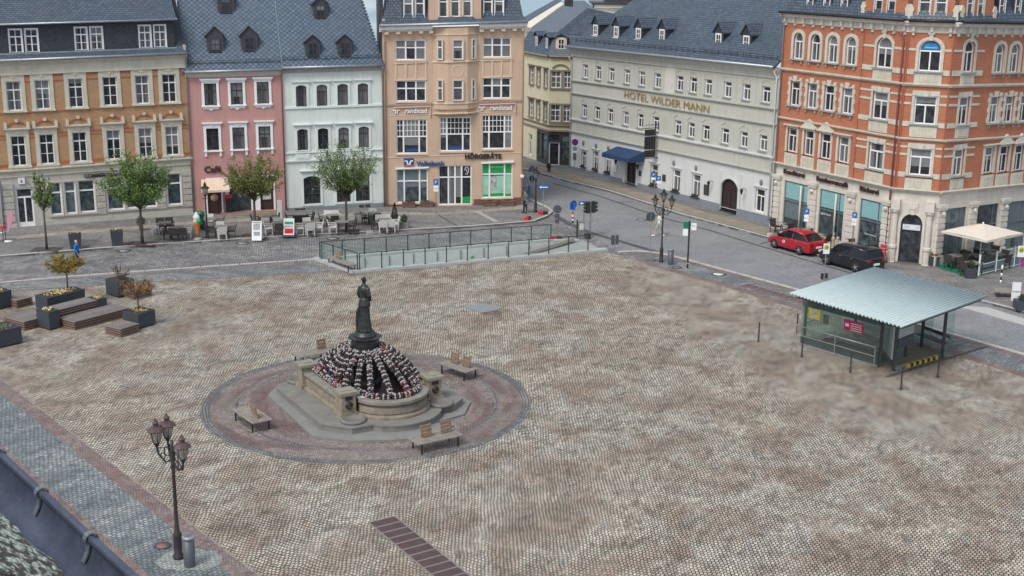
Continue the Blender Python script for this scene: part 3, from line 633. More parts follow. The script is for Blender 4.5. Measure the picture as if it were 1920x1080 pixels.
multi(F, .86, 3.12, .3, 2.78, (.25, .74), .64, pane=shopglass, name='shop_window'); o = multi(F, 3.9, 6.3, .02, 2.9, (.3, .5, .7), .7, (1, 1, 1, 1), pane=glassn, name='door')
multi(F, 7.05, 9.3, .4, 2.95, (.25, .74), .68, pane=shopglass, name='shop_window')
F.wall('wall', tan, .0, 12.75); F.band(-.3, .36, .06, M('red_granite', (.17, .075, .06), .6, var=.25, ns=8), 'plinth', u0=6.45); F.band(-.3, .25, .06, M('red_granite', (.17, .075, .06)), 'plinth', u1=3.75)
F.band(7.36, 7.48, .08, M('grey_band', (.32, .26, .24)), u1=3.5); F.band(7.36, 7.48, .08, M('grey_band', (.32, .26, .24)), u0=6.8); F.band(3.62, 3.68, .03, ttrim); F.band(6.62, 6.66, .02, ttrim)
m = F.mb(); m.box(6.98, 9.36, -.16, .02, 2.97, 3.08); m.box(.8, 3.2, -.14, .02, 2.8, 2.9); F.part(m, 'blind_box', white)
# green posters and inner lettering of the hearing-aid shop
m = F.mb(); 
for a, b, z0, z1 in ((7.1, 7.55, 2.2, 2.88), (7.66, 8.66, 2.2, 2.88), (8.76, 9.25, 2.2, 2.88), (7.1, 7.55, .46, .62), (7.66, 8.66, .46, .66), (8.76, 9.25, .46, .62), (5.62, 6.25, .12, .55)): m.box(a, b, .105, .118, z0, z1)
F.part(m, 'window_poster', greenp)
m = F.mb(); m.box(7.1, 7.55, .1, .116, .64, 2.04); m.box(8.76, 9.25, .1, .116, .64, 2.04); m.box(7.66, 8.66, .1, .116, .7, 2.0); F.part(m, 'window_film', M('pale_green_film', (.3, .55, .42), .3, var=.2))
m = F.mb(); m.box(7.72, 8.15, .09, .098, 1.0, 2.0); F.part(m, 'portrait_poster', M('poster_print', (.35, .36, .35), var=.8, ns=5))
text('optik & akustik', .16, white, th, F.at(8.16, 2.62, .095), .006, 'window_lettering'); text('HÖRGERÄTE', .5, black, th, F.at(7.12, 3.32, -.09), .03, 'shop_lettering', bold=.018, sx=.92)
text('Volksbank', .48, bluep, th, F.at(3.3, 2.98, -.09), .03, 'bank_lettering', bold=.014, sx=1.0)
m = F.mb(); m.box(1.42, 2.1, -.1, -.02, 3.06, 3.56); F.part(m, 'bank_logo_panel', bluep)
m = F.mb(); 
for sx in (-1, 1): m.vprism([(1.76, 3.1), (1.76+sx*.12, 3.1), (1.76+sx*.17, 3.34), (1.76+sx*.3, 3.34), (1.76+sx*.3, 3.42), (1.76+sx*.1, 3.42)], -.115, -.098)
F.part(m, 'bank_logo', white); m = F.mb(); m.box(1.42, 2.1, -.105, -.098, 2.99, 3.06); F.part(m, 'bank_logo_stripe', M('orange_red', (.6, .12, .04), var=0))
for u in (2.2, 8.3):
    text('randstad', .46, white, th, F.at(u+.1, 6.72+.08, -.08), .02, 'office_lettering', bold=.006)
    m = F.mb(); 
    for sx in (-1, 1): m.box(u-1.28+sx*.14-.12, u-1.28+sx*.14+.12, -.09, -.03, 7.0, 7.06); m.box(u-1.28+sx*.06-.03, u-1.28+sx*.06+.03, -.09, -.03, 6.78, 7.0)
    F.part(m, 'office_logo', white); m = F.mb(); m.box(u-1.45, u+1.15, -.14, -.02, 7.2, 7.26); m.box(u+1.1, u+1.15, -.13, -.02, 6.5, 7.2); F.part(m, 'sign_frame', M('pinkish_neon_tube', (.7, .45, .42), var=0))
m = F.mb(); m.box(1.6, 2.6, .1, .118, 4.02, 4.22); m.box(4.7, 5.7, .1, .118, 4.06, 4.26); m.T = None; F.part(m, 'blue_window_banner', bluep)
# ear emblem beside the door
m = F.mb(); m.box(5.68, 6.2, .1, .117, 2.1, 2.82); F.part(m, 'ear_sign', black); m = F.mb(); m.tube([(5.85, .095, 2.25), (5.98, .095, 2.2), (6.08, .095, 2.4), (6.1, .095, 2.62), (5.98, .095, 2.74), (5.84, .095, 2.66), (5.82, .095, 2.5)], .025, 6); m.tube([(5.92, .095, 2.36), (5.98, .095, 2.44), (5.92, .095, 2.52), (5.98, .095, 2.6)], .018, 6); F.part(m, 'ear_symbol', white)
# oriel: polygon plan 3.45..6.8, 0.55 deep, between z 6.9 and 12.6
pts = [(3.55, 0), (4.55, -.5), (5.95, -.5), (6.75, 0)]
m = F.mb(); m.prism(pts+[(6.75, .1), (3.55, .1)], 7.0, 12.7); m.prism([(4.0, .02), (4.6, -.35), (5.9, -.35), (6.4, .02)], 6.75, 7.0); F.part(m, 'oriel', tan)
m = F.mb(); 
for z, e, hh in ((7.38, .06, .1), (10.3, .08, .12), (12.2, .05, .08), (6.68, .1, .07)): m.prism([(3.5-e, .02), (4.52, -.5-e), (5.98, -.5-e), (6.8+e, .02)], z, z+hh)
for (xa, xb) in ((4.85, 5.65),):
    for k in range(20): t0, t1 = 2*pi*k/20, 2*pi*(k+1)/20; m.vprism([(5.25+.36*cos(t0), 9.7+.36*sin(t0)), (5.25+.36*cos(t1), 9.7+.36*sin(t1)), (5.25+.42*cos(t1), 9.7+.42*sin(t1)), (5.25+.42*cos(t0), 9.7+.42*sin(t0))], -.53, -.49)
F.part(m, 'oriel_moulding', ttrim)
def oriel_win(p, q, zs, w, cols):
    p, q = Vector((p[0], p[1], 0)), Vector((q[0], q[1], 0)); a = math.atan2(q.y-p.y, q.x-p.x); c = (p+q)/2
    for z, h in zs:
        k = Face(th, F.wm @ c, F.a+a, 1.0, 0); k.win(0, z+F.sh*c.x, w, h, y=-.20, cut=False, cols=cols, tr=.62, pane=glassk, sur=dict(mat=ttrim, w=.05, p=-.02))
for p, q, w, cl in ((pts[0], pts[1], .42, 1), (pts[1], pts[2], .72, 1), (pts[2], pts[3], .3, 1)): oriel_win(p, q, ((7.62, 1.45), (10.5, 1.38)), w, cl)
F.band(12.52, 12.95, .1, white, 'cornice', u0=-.2, u1=3.5, steps=[(.0, .35, .12), (.35, .75, .4), (.75, 1, .5)]); F.band(12.52, 12.95, .1, white, 'cornice', u0=6.8, u1=10.2, steps=[(.0, .35, .12), (.35, .75, .4), (.75, 1, .5)])
m = F.mb()
for u in (.3, 1.1, 1.9, 2.7, 3.4, 6.95, 7.7, 8.5, 9.3, 9.95): m.box(u-.14, u+.14, -.36, .02, 12.35, 12.52)
F.part(m, 'eaves_brackets', ttrim); gutter(F, 12.98, -.55, .1, -.2, 10.2)
slopes(F, 'roof', slate, [(-.2, -.5, 12.98), (10.2, -.5, 12.98), (9.95, .25, 13.4), (0, .25, 13.4)]); slopes(F, 'mansard', slate, [(0, .25, 13.4), (9.95, .25, 13.4), (9.35, 1.35, 16.6), (.5, 1.35, 16.6)])
slopes(F, 'mansard_side', slate, [(9.95, .25, 13.4), (9.95, 9, 13.4), (9.35, 9, 16.6), (9.35, 1.35, 16.6)]); slopes(F, 'flat_roof', slate, [(.5, 1.35, 16.6), (9.35, 1.35, 16.6), (9.35, 9, 17.2), (.5, 9, 17.2)])
slopes(F, 'porch_roof', slate, [(3.6, -.55, 12.98), (6.75, -.55, 12.98), (6.4, .0, 13.4), (3.95, .0, 13.4)])
side(F, 0, -.2, 13.4, 9, tan); side(F, 10.0, -.2, 13.0, 9, tan, t=-.2); m = F.mb(); m.box(-.12, .1, .3, 9, 10, 16.4); F.part(m, 'gable_slates', slatewall)
F3 = Face(th, D0, ang, 10, .03)
for u in (4.28, 5.12, 5.97): F3.win(u, 13.42, .6, 1.9, y=-.02, tr=.55, cols=1, sur=dict(mat=ttrim, w=.09, p=.04, t=.12), pane=glassw, deep=.06)
F3.wall('gable_wall', tan, 12.98, 16.8, 3.25, 6.95, y=-.02, d=.12, ends=3)
for a, b in ((1.4, 3.1), (7.0, 8.6)):
    F4 = Face(th, D0, ang, 10, .03)
    for u in (a+.45, a+1.25): F4.win(u, 13.42, .62, 1.6, y=.28, tr=.6, cols=1, sur=dict(mat=white, w=.04, p=.04), pane=glassn, deep=.04)
    F4.wall('dormer_wall', slatewall, 13.3, 15.6, a, b, y=.28, d=.1, ends=2)
downpipe(F, .12, 12.9, mat=M('tan_pipe', (.5, .33, .22)), head=1.0); downpipe(F, 9.98, 12.6, mat=M('tan_pipe', (.5, .33, .22)))
m = F.mb(); m.box(9.82, 10.05, -.5, -.1, 1.9, 2.05); F.part(m, 'wall_lamp', white)
# ================================================================ cream house up the side street
crm = M('cream_render', (.60, .56, .40), .85, var=.07, ns=1.5); K0 = g(985.6, 296); K1 = g(1027, 311.5); K2 = K1+Vector((3.0, -.35, 0)); shopdark = M('dark_shopfront', (.045, .045, .05), .5); brst = M('brown_stone_trim', (.24, .19, .15))
ch = thing('cream_house', 'cream house with a dark corner shopfront, up the side street left of the hotel', 'building', K0)
KA = Face(ch, K0-(K1-K0)*.25, math.atan2(K1.y-K0.y, K1.x-K0.x), (K1-K0).length*1.25, 0); KB = Face(ch, K1, math.atan2(K2.y-K1.y, K2.x-K1.x), 3.0, 0)
def pw(F, x0, y0, x1, y1, **k):
    a = F.uv(x0, y1); b = F.uv(x1, y0); u0, u1 = min(a[0], b[0]), max(a[0], b[0]); return (u0+u1)/2, u1-u0, a[1], b[1]
tz = [(KB.uv(1045, y)[1]) for y in (165, 133, 228, 196)]
for i, (x0, x1) in enumerate(((993, 1000.5), (1007, 1012.5), (1020.5, 1026))):
    u = KA.uv((x0+x1)/2, 180)[0]; w = abs(KA.uv(x1, 180)[0]-KA.uv(x0, 180)[0])
    for za, zb in ((tz[0], tz[1]), (tz[2], tz[3])): KA.win(u, za, w, zb-za, cols=2, tr=.66, hb=1, top=2, fw=.06, pane=glassk, sur=dict(mat=brst, w=.13, p=.05, cap=.12), sill=dict(mat=brst, o=.12))
for x0, x1 in ((1032, 1051.5), (1056, 1070)):
    a, b = KB.uv(x0, 180)[0], KB.uv(x1, 180)[0]
    for za, zb in ((tz[0], tz[1]), (tz[2], tz[3])): KB.win((a+b)/2, za, b-a, zb-za, cols=2, tr=.66, hb=1, top=2, fw=.07, pane=glassk, sur=dict(mat=brst, w=.1, p=.05), sill=dict(mat=brst, o=.1))
KB.win(KB.uv(1038.5, 300)[0], .05, .95, 2.05, fw=.1, tr=0, cols=1, pane=glassn, name='door'); ztop = KB.uv(1040, 250)[1]
for a, b in ((.0, 0.02),): pass
KB.win(KB.uv(1038.5, 300)[0], 2.2, .95, ztop-2.3, tr=0, cols=1, frame=shopdark, pane=glassn); u = KB.uv(1061, 290)[0]; KB.win(u, .5, .85, ztop-.6, tr=.72, cols=1, frame=shopdark, pane=shopglass, name='shop_window')
for x in (1010, 1020): KA.win(KA.uv(x, 290)[0], .45, 1.0, ztop-.6, tr=.75, cols=1, frame=shopdark, pane=shopglass, name='shop_window')
KA.win(KA.uv(994, 280)[0], .4, .7, 1.9, tr=.7, cols=2, pane=glassn)
for F_ in (KA, KB):
    F_.wall('wall', crm, ztop+.15, 9.55); F_.band(ztop+.15, ztop+.3, .1, brst, 'cornice'); F_.band(tz[2]-.45, tz[2]-.3, .1, brst, 'cornice', steps=[(0, .5, .06), (.5, 1, .14)]); F_.band(9.3, 9.55, .1, M('grey_band', (.32, .26, .24)), 'cornice', steps=[(0, .5, .1), (.5, 1, .3)])
KB.wall('shopfront', shopdark, -.2, ztop+.15); KA.wall('shopfront', shopdark, -.2, ztop+.15, KA.W*.6); KA.wall('ground_floor_wall', crm, -.2, ztop+.15, 0, KA.W*.6)
m = KB.mb(); 
for k in range(12): t0, t1 = pi*(.1+.8*k/12), pi*(.1+.8*(k+1)/12); m.vprism([(.95+.75*cos(t0), tz[1]+.1+.5*sin(t0)), (.95+.75*cos(t1), tz[1]+.1+.5*sin(t1)), (.95+.65*cos(t1), tz[1]+.1+.42*sin(t1)), (.95+.65*cos(t0), tz[1]+.1+.42*sin(t0))], -.12, .02)
KB.part(m, 'arched_pediment', brst)
# its slate roof, corner by corner
def wpoly(parent, name, mat, pts, th=.15):
    P_ = [Vector(p)-parent.location for p in pts]; n = (P_[1]-P_[0]).cross(P_[2]-P_[0]).normalized()
    if n.z < 0: n = -n
    k = len(P_); m = MB(); m.add(P_+[p-n*th for p in P_], [tuple(range(k)), tuple(reversed(range(k, 2*k)))]+[(i, k+i, k+(i+1) % k, (i+1) % k) for i in range(k)]); return m.build(name, mat, parent)
ka = KA.wm @ Vector((0, -.3, 9.5)); kb = KB.wm @ Vector((-.1, -.3, 9.5)); kc = KB.wm @ Vector((3.4, -.3, 9.5)); ka2 = KA.wm @ Vector((0, .7, 11.2)); kb2 = KB.wm @ Vector((.3, .9, 11.2)); kc2 = KB.wm @ Vector((3.6, .9, 11.2))
slate_lt = MB_brick('slate_roof_weathered', (.10, .125, .16), (.125, .15, .185), (.04, .05, .06), .3, .2, .008, .6, .3, stain=(.085, .11, .14))
wpoly(ch, 'roof', slate, [ka, kb, kb2, ka2]); wpoly(ch, 'roof', slate, [kb, kc, kc2, kb2])
r0, r1 = g(1055, 11, 13.3), g(1101, 15, 13.3); wpoly(ch, 'upper_roof', slate_lt, [ka2, kb2, r1, r0]); wpoly(ch, 'upper_roof', slate, [kb2, kc2+Vector((4, 3, 0)), r1+Vector((6, 2.5, -1.2)), r1])
wpoly(ch, 'rear_roof', slate, [r0, r1, r1+Vector((1, 6, -3)), r0+Vector((-1, 6, -3))])
for F_, u, pyy, w, mt in ((KB, .95, 103, .95, ttrim), (KA, KA.W*.86, 98, .7, slatewall), (KA, KA.W*.5, 96, .8, slatewall)):
    m = MB(); m.box(-w/2, w/2, 0, 1.4, -.1, 1.1); 
    o = m.build('dormer', mt, ch, F_.at(u, 9.95, .12)); r = MB()
    for sx in (-1, 1): r.add([(0, -.15, 1.45), (sx*(w/2+.14), -.15, 1.08), (sx*(w/2+.14), 1.8, 1.08), (0, 1.8, 1.45), (0, -.15, 1.38), (sx*(w/2+.14), -.15, 1.0), (sx*(w/2+.14), 1.8, 1.0), (0, 1.8, 1.38)], [(0, 1, 2, 3), (7, 6, 5, 4), (0, 4, 5, 1), (1, 5, 6, 2)])
    r.add([(-w/2, -.02, 1.1), (w/2, -.02, 1.1), (0, -.02, 1.4)], [(0, 1, 2)]); r.build('dormer_roof', slate, o); f = MB(); ww = w*.55; lp = [(x, z+.12) for x, z in loop(ww, .85)]; ring(f, lp, [(x*.82, .12+.05+(z-.12)*.88) for x, z in lp], -.05, .02); f.box(-.02, .02, -.04, .01, .12, .95); f.box(-ww/2, ww/2, -.04, .01, .5, .54); f.build('dormer_window', white, o); gl = MB(); gl.add([(x, -.01, z) for x, z in lp], [(0, 1, 2, 3)]); gl.build('pane', glassn, o)
m = MB(); cc = g(1067, 8, 13.4)-ch.location; m.box(cc.x-.4, cc.x+.4, cc.y+.6, cc.y+1.4, 12.6, 14.6); m.build('chimney', slatewall, ch)
# gable parapet of the next house up the street, pale render under a dark verge
nb = thing('gabled_house', 'house with a pale sloping gable parapet and dark slate verge behind the tan corner house', 'building', g(990, 290)+Vector((-1, 6, 0)))
def gp(px, py, d): q = g(px, py, 0)-Vector((0, 0, HC)); return Vector((0, 0, HC))+q*(d/q.y)
wpoly(nb, 'gable_wall', M('pale_gable', (.6, .58, .5)), [gp(978, 48, 121), gp(995, 52, 119), gp(1056, 8, 124), gp(1052, 3, 126)], .5)
wpoly(nb, 'roof', slate, [gp(975, 36, 128), gp(980, 44, 123), gp(1054, 5, 127), gp(1050, -6, 134)], .3)
m = MB(); m.T = Matrix.Translation(-nb.location); a, b = gp(978, 60, 124), gp(1030, 40, 128); m.box(a.x-3, b.x, a.y, a.y+8, 0, 11.5); m.T = None; m.build('wall', crm, nb)
rb = thing('brick_tower', 'red brick block with white cornice rising behind the cream house and hotel roof', 'building', Vector((gp(1160, 20, 150).x, 150, 0)))
zt = gp(1140, 6, 150).z; m = MB(); m.box(-2.3, 5, 0, 6, 0, zt-1.3); m.build('wall', redbr, rb); m = MB(); m.box(-2.5, 5.2, -.2, 6, zt-1.3, zt-.5); m.box(-2.9, 5.6, -.6, 6, zt-.5, zt-.15); m.build('cornice', offwhite, rb); m = MB(); m.box(-3.1, 5.8, -.8, 6, zt-.15, zt+.1); m.prism([(-1.5, 1), (4, 1), (4, 5), (-1.5, 5)], zt+.1, zt+.9); m.build('roof', darksteel, rb)
m = MB(); m.tube([(-2.9, -.7, zt), (-3.0, -.6, zt-.6), (-2.4, -.3, zt-1.2), (-2.4, -.3, zt-4)], .09, 6); m.build('downpipe', black, rb)
gr_ = thing('slate_roof_house', 'distant house of which only a grey green slate ridge shows behind the chimney', 'building', Vector((gp(1090, 10, 145).x, 145, 0)))
wpoly(gr_, 'roof', slate_lt, [gp(1060, 25, 138), gp(1130, 30, 138), gp(1096, 1, 145), gp(1066, 1, 145)], .3); m = MB(); zz = gp(1090, 20, 140).z; m.box(-3, 4, -3, 6, 0, zz-1.2); m.build('wall', crm, gr_)

# ================================================================ hotel
H0 = g(1069, 317); H1 = g(1446, 427); ang = math.atan2(H1.y-H0.y, H1.x-H0.x); hot = M('pale_green_grey_render', (.48, .485, .435), .85, var=.05, ns=.8); hlow = M('pale_grey_render', (.60, .62, .61), .85, var=.05, ns=.8); htrim = M('hotel_trim', (.56, .56, .50), .8)
hh = thing('hotel', 'long pale green hotel with a slate roof and gold lettering along the sloping street', 'building', H0)
F = Face(hh, H0, ang, 26.7, .0167)
us = [2.1, 4.1, 6.1, 8.37, 10.45, 12.58, 15.46, 17.15, 18.95, 21.2, 23.3, 25.4]
hs = dict(mat=hot, w=.06, p=.0)
for i, u in enumerate(us):
    F.win(u, 7.93, .86, 1.1, tr=.7, cols=2, fw=.07, pane=glassw, sill=dict(mat=M('grey_sill', (.3, .31, .3)), o=.06, p=.1, h=.06), deep=.12)
    F.win(u, 4.66, .84, 1.08, tr=.7, cols=2, fw=.07, pane=glassw, sill=dict(mat=M('grey_sill', (.3, .31, .3)), o=.06, p=.1, h=.06), deep=.12)
for u, z, w, h in ((2.2, .48, .8, 1.35), (4.1, .46, .85, 1.6), (5.97, .46, .9, 1.6), (12.65, .4, 1.0, 1.65), (15.6, .38, 1.0, 1.65), (18.1, .36, 1.0, 1.65), (25.45, .42, 1.0, 1.6)):
    F.win(u, z, w, h, tr=.7, cols=2, fw=.07, pane=glassk if u > 12 else glassw, sill=dict(mat=M('window_box_plants', (.05, .04, .04)), o=.03, p=.2, h=.05, box=1) if u < 20 else dict(mat=hlow, o=.1), sur=dict(mat=hlow, w=.1, p=.03, cap=.08, cp=.08))
wood = MB_brick('dark_wood_door', (.045, .028, .026), (.035, .02, .02), (.012, .01, .01), .5, .42, .03, .5, .5, off=0)
F.win(9.5, .0, 1.55, 2.2, frame=M('door_frame_black', (.02, .015, .015)), tr=.72, cols=2, fw=.08, pane=wood, name='door'); F.win(22.05, -.1, 1.95, 2.35, rise=.55, frame=M('door_frame_black', (.02, .015, .015)), tr=.66, cols=2, fw=.09, pane=wood, name='door', sur=dict(mat=hlow, kind='arch', w=.14, p=.05))
F.wall('ground_floor_wall', hlow, .1, 3.3); F.wall('wall', hot, 3.3, 9.65)
F.band(9.62, 10.35, .1, htrim, 'cornice', u0=-.15, steps=[(0, .1, .1), (.1, .5, .04), (.5, .72, .18), (.72, .9, .34), (.9, 1, .4)])
F.band(7.5, 7.64, .1, M('grey_band2', (.4, .42, .37)), u0=-.1, steps=[(0, .5, .08), (.5, 1, .16)]); F.band(6.45, 6.58, .1, M('grey_band2', (.4, .42, .37)), u0=-.1, steps=[(0, .5, .08), (.5, 1, .16)])
F.band(4.22, 4.42, .1, hlow, u0=-.1, steps=[(0, .5, .08), (.5, 1, .18)]); F.band(3.2, 3.34, .1, M('grey_band2', (.4, .42, .37)), u0=-.1, steps=[(0, .5, .08), (.5, 1, .18)])
plb = M('blue_grey_plinth', (.2, .23, .26))
for a, b in ((0, 8.7), (10.3, 21.05), (23.05, 26.7)): F.band(-.6, .3, .09, plb, 'plinth', u0=a, u1=b)
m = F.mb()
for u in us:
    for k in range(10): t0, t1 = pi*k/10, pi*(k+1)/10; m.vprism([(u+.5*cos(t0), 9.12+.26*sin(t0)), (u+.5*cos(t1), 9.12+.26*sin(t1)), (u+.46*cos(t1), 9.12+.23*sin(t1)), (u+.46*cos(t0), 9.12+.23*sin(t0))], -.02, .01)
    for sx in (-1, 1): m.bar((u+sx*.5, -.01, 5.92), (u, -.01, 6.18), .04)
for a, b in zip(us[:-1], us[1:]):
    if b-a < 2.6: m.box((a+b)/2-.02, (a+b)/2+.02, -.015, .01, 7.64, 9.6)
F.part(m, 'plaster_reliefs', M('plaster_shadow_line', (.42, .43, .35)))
m = F.mb(); m.box(13.6, 14.85, -.02, .01, 7.66, 9.6); F.part(m, 'patched_render', M('patched_render', (.58, .58, .53)))
gold = M('gold_letters', (.36, .25, .09), .5, .2, .1); text('HOTEL WILDER MANN', .80, gold, hh, F.at(13.75, 6.74, -.08), .015, 'hotel_lettering', bold=-.004, sx=1.36)
m = F.mb(); 
for sx in (8.55, 10.4): m.box(sx-.13, sx+.13, -.12, .02, .1, 2.4)
m.box(21.0-.14, 21.14, -.1, .02, .3, 2.75); m.box(23.1, 23.36, -.1, .02, .3, 2.75); F.part(m, 'pilaster', hlow)
m = F.mb(); v = [(7.4, -.05, 2.85), (11.3, -.05, 2.85), (11.3, -1.5, 2.4), (7.4, -1.5, 2.4)]; m.add(v+[(a, b, c-.04) for a, b, c in v], [(0, 1, 2, 3), (7, 6, 5, 4), (0, 4, 5, 1), (1, 5, 6, 2), (2, 6, 7, 3), (3, 7, 4, 0)]); m.box(7.4, 11.3, -1.52, -1.48, 2.1, 2.42); m.add([(7.4, -.05, 2.85), (7.4, -1.5, 2.4), (7.4, -1.5, 2.1), (7.4, -.05, 2.1), (11.3, -.05, 2.85), (11.3, -1.5, 2.4), (11.3, -1.5, 2.1), (11.3, -.05, 2.1)], [(0, 1, 2, 3), (7, 6, 5, 4)])
F.part(m, 'canopy', M('navy_canopy', (.02, .05, .13), .7)); oc = M('old_medallion', (.2, .2, .18), var=.5, ns=9)
for u in (2.1, 4.1, 6.0, 15.2, 18.0, 25.5):
    z = 2.5; m = F.mb(); m.lathe([(.17, 0), (.17, .05), (.08, .07)], 16); m.v = [(a+u, -c, z+b*1.2+F.sh*u) for a, b, c in m.v]; F.part(m, 'medallion', oc)
def lantern_arm(F, u, z):
    m = F.mb(); m.tube([(u, .0, z), (u, -.25, z+.12), (u, -.4, z)], .02, 6); m.lathe([(.05, -.3), (.12, -.02), (.14, 0), (.03, .12)], 6, (u, -.4, z)); F.part(m, 'wall_lantern', iron)
for u, z in ((7.75, 1.75), (10.9, 1.75), (20.1, 1.75), (23.9, 1.75)): lantern_arm(F, u, z)
for u, z, w, h in ((.75, .9, .4, .6), (10.75, .9, .3, .4), (14.0, .95, .4, .5), (19.4, .7, .6, .75)): m = F.mb(); m.box(u-w/2, u+w/2, -.06, .0, z, z+h); F.part(m, 'notice_case', M('notice_case', (.05, .05, .05), .3, var=.8, ns=7))
m = F.mb(); m.box(6.75, 7.4, -.1, .0, .75, 1.4); F.part(m, 'pale_notice', white)
# hanging black sign
m = F.mb(); m.bar((13.1, -.05, 4.95), (13.1, -1.5, 4.95), .05); m.bar((13.1, -.05, 5.2), (13.1, -1.3, 5.2), .04); m.bar((13.1, -.05, 2.65), (13.1, -1.5, 2.65), .05); F.part(m, 'sign_bracket', black)
m = F.mb(); m.box(13.04, 13.16, -1.3, -.35, 4.4, 4.85); m.box(13.04, 13.16, -1.3, -.35, 3.35, 4.3); m.box(13.04, 13.16, -1.3, -.35, 2.72, 3.25); F.part(m, 'hanging_sign', black)
for z, s_, sz in ((4.02, 'Hotel', .24), (3.72, 'Wilder', .2), (3.5, 'Mann', .2), (2.95, 'Bar', .22)): text(s_, sz, M('grey_print', (.4, .4, .4)), hh, F.at(13.03, z, -.82) @ Matrix.Rotation(-pi/2, 4, 'Z'), .004, 'sign_lettering')
# roof with a hipped left end
ez = 10.4; hsl = .95; top = 9.2
slopes(F, 'roof', slate, [(-.3, -.5, ez), (26.7, -.5, ez), (26.7, 8.5, ez+9*hsl), (8.2, 8.5, ez+9*hsl)]); slopes(F, 'hip_roof', slate, [(-.3, -.5, ez), (8.2, 8.5, ez+9*hsl), (-.3, 17, ez)])
gutter(F, ez, -.6, .1, -.3); snowrail(F, ez+.42, -.1, 0, 26.5)
z7 = lambda x, y: (980+x/3.6, y/3.6)
for x, y in ((492, 243), (632, 255), (781, 270), (940, 280), (1320, 312), (1508, 330)): px, py = z7(x, y); dormer(F, px, py, (-.5, ez, hsl), 1.05, 1.05, ww=.58, wh=.75, pitch=.6)
side(F, 0, -.2, 10.3, 16, hot); downpipe(F, 26.55, 10.2, mat=white); downpipe(F, .05, 9.6, mat=M('pale_pipe', (.5, .5, .45)))

# ================================================================ red brick corner house
rbr = MB_brick('red_facing_brick', (.43, .155, .075), (.37, .12, .06), (.45, .29, .2), .25, .085, .008, .8, .3, stain=(.38, .09, .045), ns=.8); rst = M('weathered_sandstone', (.55, .52, .44), .85, var=.16, ns=3); rst2 = M('pale_sandstone', (.60, .56, .50), .85, var=.12, ns=3)
R0 = Vector((17.6, 85.3, 0)); R1 = Vector((22.9, 75.7, 0)); R2 = Vector((25.2, 74.6, 0)); R3 = R2+(Vector((32, 79.4, 0))-R2).normalized()*15
rh = thing('red_brick_house', 'ornate orange red brick corner house with sandstone ground floor and bakery cafe', 'building', R0)
def mk(a, b, sh): return Face(rh, a, math.atan2(b.y-a.y, b.x-a.x), (b-a).length, sh)
f1, f2, f3 = mk(R0, R1, 0), mk(R1, R2, 0), mk(R2, R3, -.035)
sA = dict(mat=rst, kind='arch', w=.2, p=.06, b=.04, key=0); sK = dict(mat=rst, w=.17, p=.06, keyb=.32, t=.06, quoin=1); sL = dict(mat=rst, w=.17, p=.06, t=.08, cap=.12, panel=.95)
sS = dict(mat=M('grey_sill', (.3, .31, .3)), o=.2, p=.16, h=.07, br=1)
def small(F, u, ped=False):
    F.win(u, 11.5, .88, 1.7, rise=.4, tr=.66, cols=2, fw=.065, sur=sA, sill=sS, pane=glassk); F.win(u, 8.5, .9, 1.6, tr=.68, cols=2, fw=.065, sur=sK, sill=sS, pane=glassw)
    F.win(u, 5.45, .9, 1.6, tr=.68, cols=2, fw=.065, sur=dict(sL, ped=.55) if ped else sL, pane=glassw)
def big(F, u, w, blue=False):
    F.win(u, 11.55, w, 1.82, rise=w*.36, tr=.64, cols=2, fw=.08, sur=dict(mat=rst, kind='arch', w=.16, p=.06, key=1, b=.02), sill=dict(mat=M('grey_sill', (.3, .31, .3)), o=.2, p=.16, h=.07), pane=glassw); F.win(u, 8.48, w, 1.65, tr=.68, cols=2, fw=.08, sur=dict(mat=rst, w=.15, p=.05, t=.3, keyb=.3), sill=dict(mat=M('grey_sill', (.3, .31, .3)), o=.2, p=.14, h=.07), pane=glassn); F.win(u, 5.45, w, 1.6, tr=.68, cols=2, fw=.08, sur=dict(mat=rst, w=.15, p=.05, t=.3, keyb=.3), sill=dict(mat=M('grey_sill', (.3, .31, .3)), o=.2, p=.14, h=.07), pane=glassn)
    m = F.mb()
    for z in (10.85, 7.72, 4.62):
        m.box(u-w/2-.15, u+w/2+.15, -.05, .02, z, z+.66)
        for k in range(6): x = u-w/2+(w)*(k+.5)/6; m.box(x-.06, x+.06, -.08, .02, z+.1, z+.54)
    F.part(m, 'carved_panel', rst)
for i, u in enumerate((1.5, 3.12, 4.7, 6.32)): small(f1, u, i in (1, 2))
big(f1, 9.12, 1.25); big(f2, 1.27, 1.25); big(f3, 1.5, .95)
for i, u in enumerate((4.45, 5.95, 7.5, 9.3)): small(f3, u, i in (1, 2))
# bands of stone across brick
def sbands(F, ua, ub, gaps):
    m = F.mb()
    for z, h in ((12.72, .13), (11.35, .3), (9.6, .13), (8.32, .3), (10.1, .12), (6.6, .13), (5.3, .3), (7.05, .12)):
        x = ua
        for a, b in gaps+[(ub, ub)]:
            if a-x > .05: m.box(x, a, -.035, .02, z, z+h)
            x = b
    F.part(m, 'stone_bands', rst)
sbands(f1, 7.35, 10.9, [(8.34, 9.9)]); sbands(f2, .05, 2.5, [(.48, 2.06)]); sbands(f3, .05, 2.9, [(.85, 2.15)])
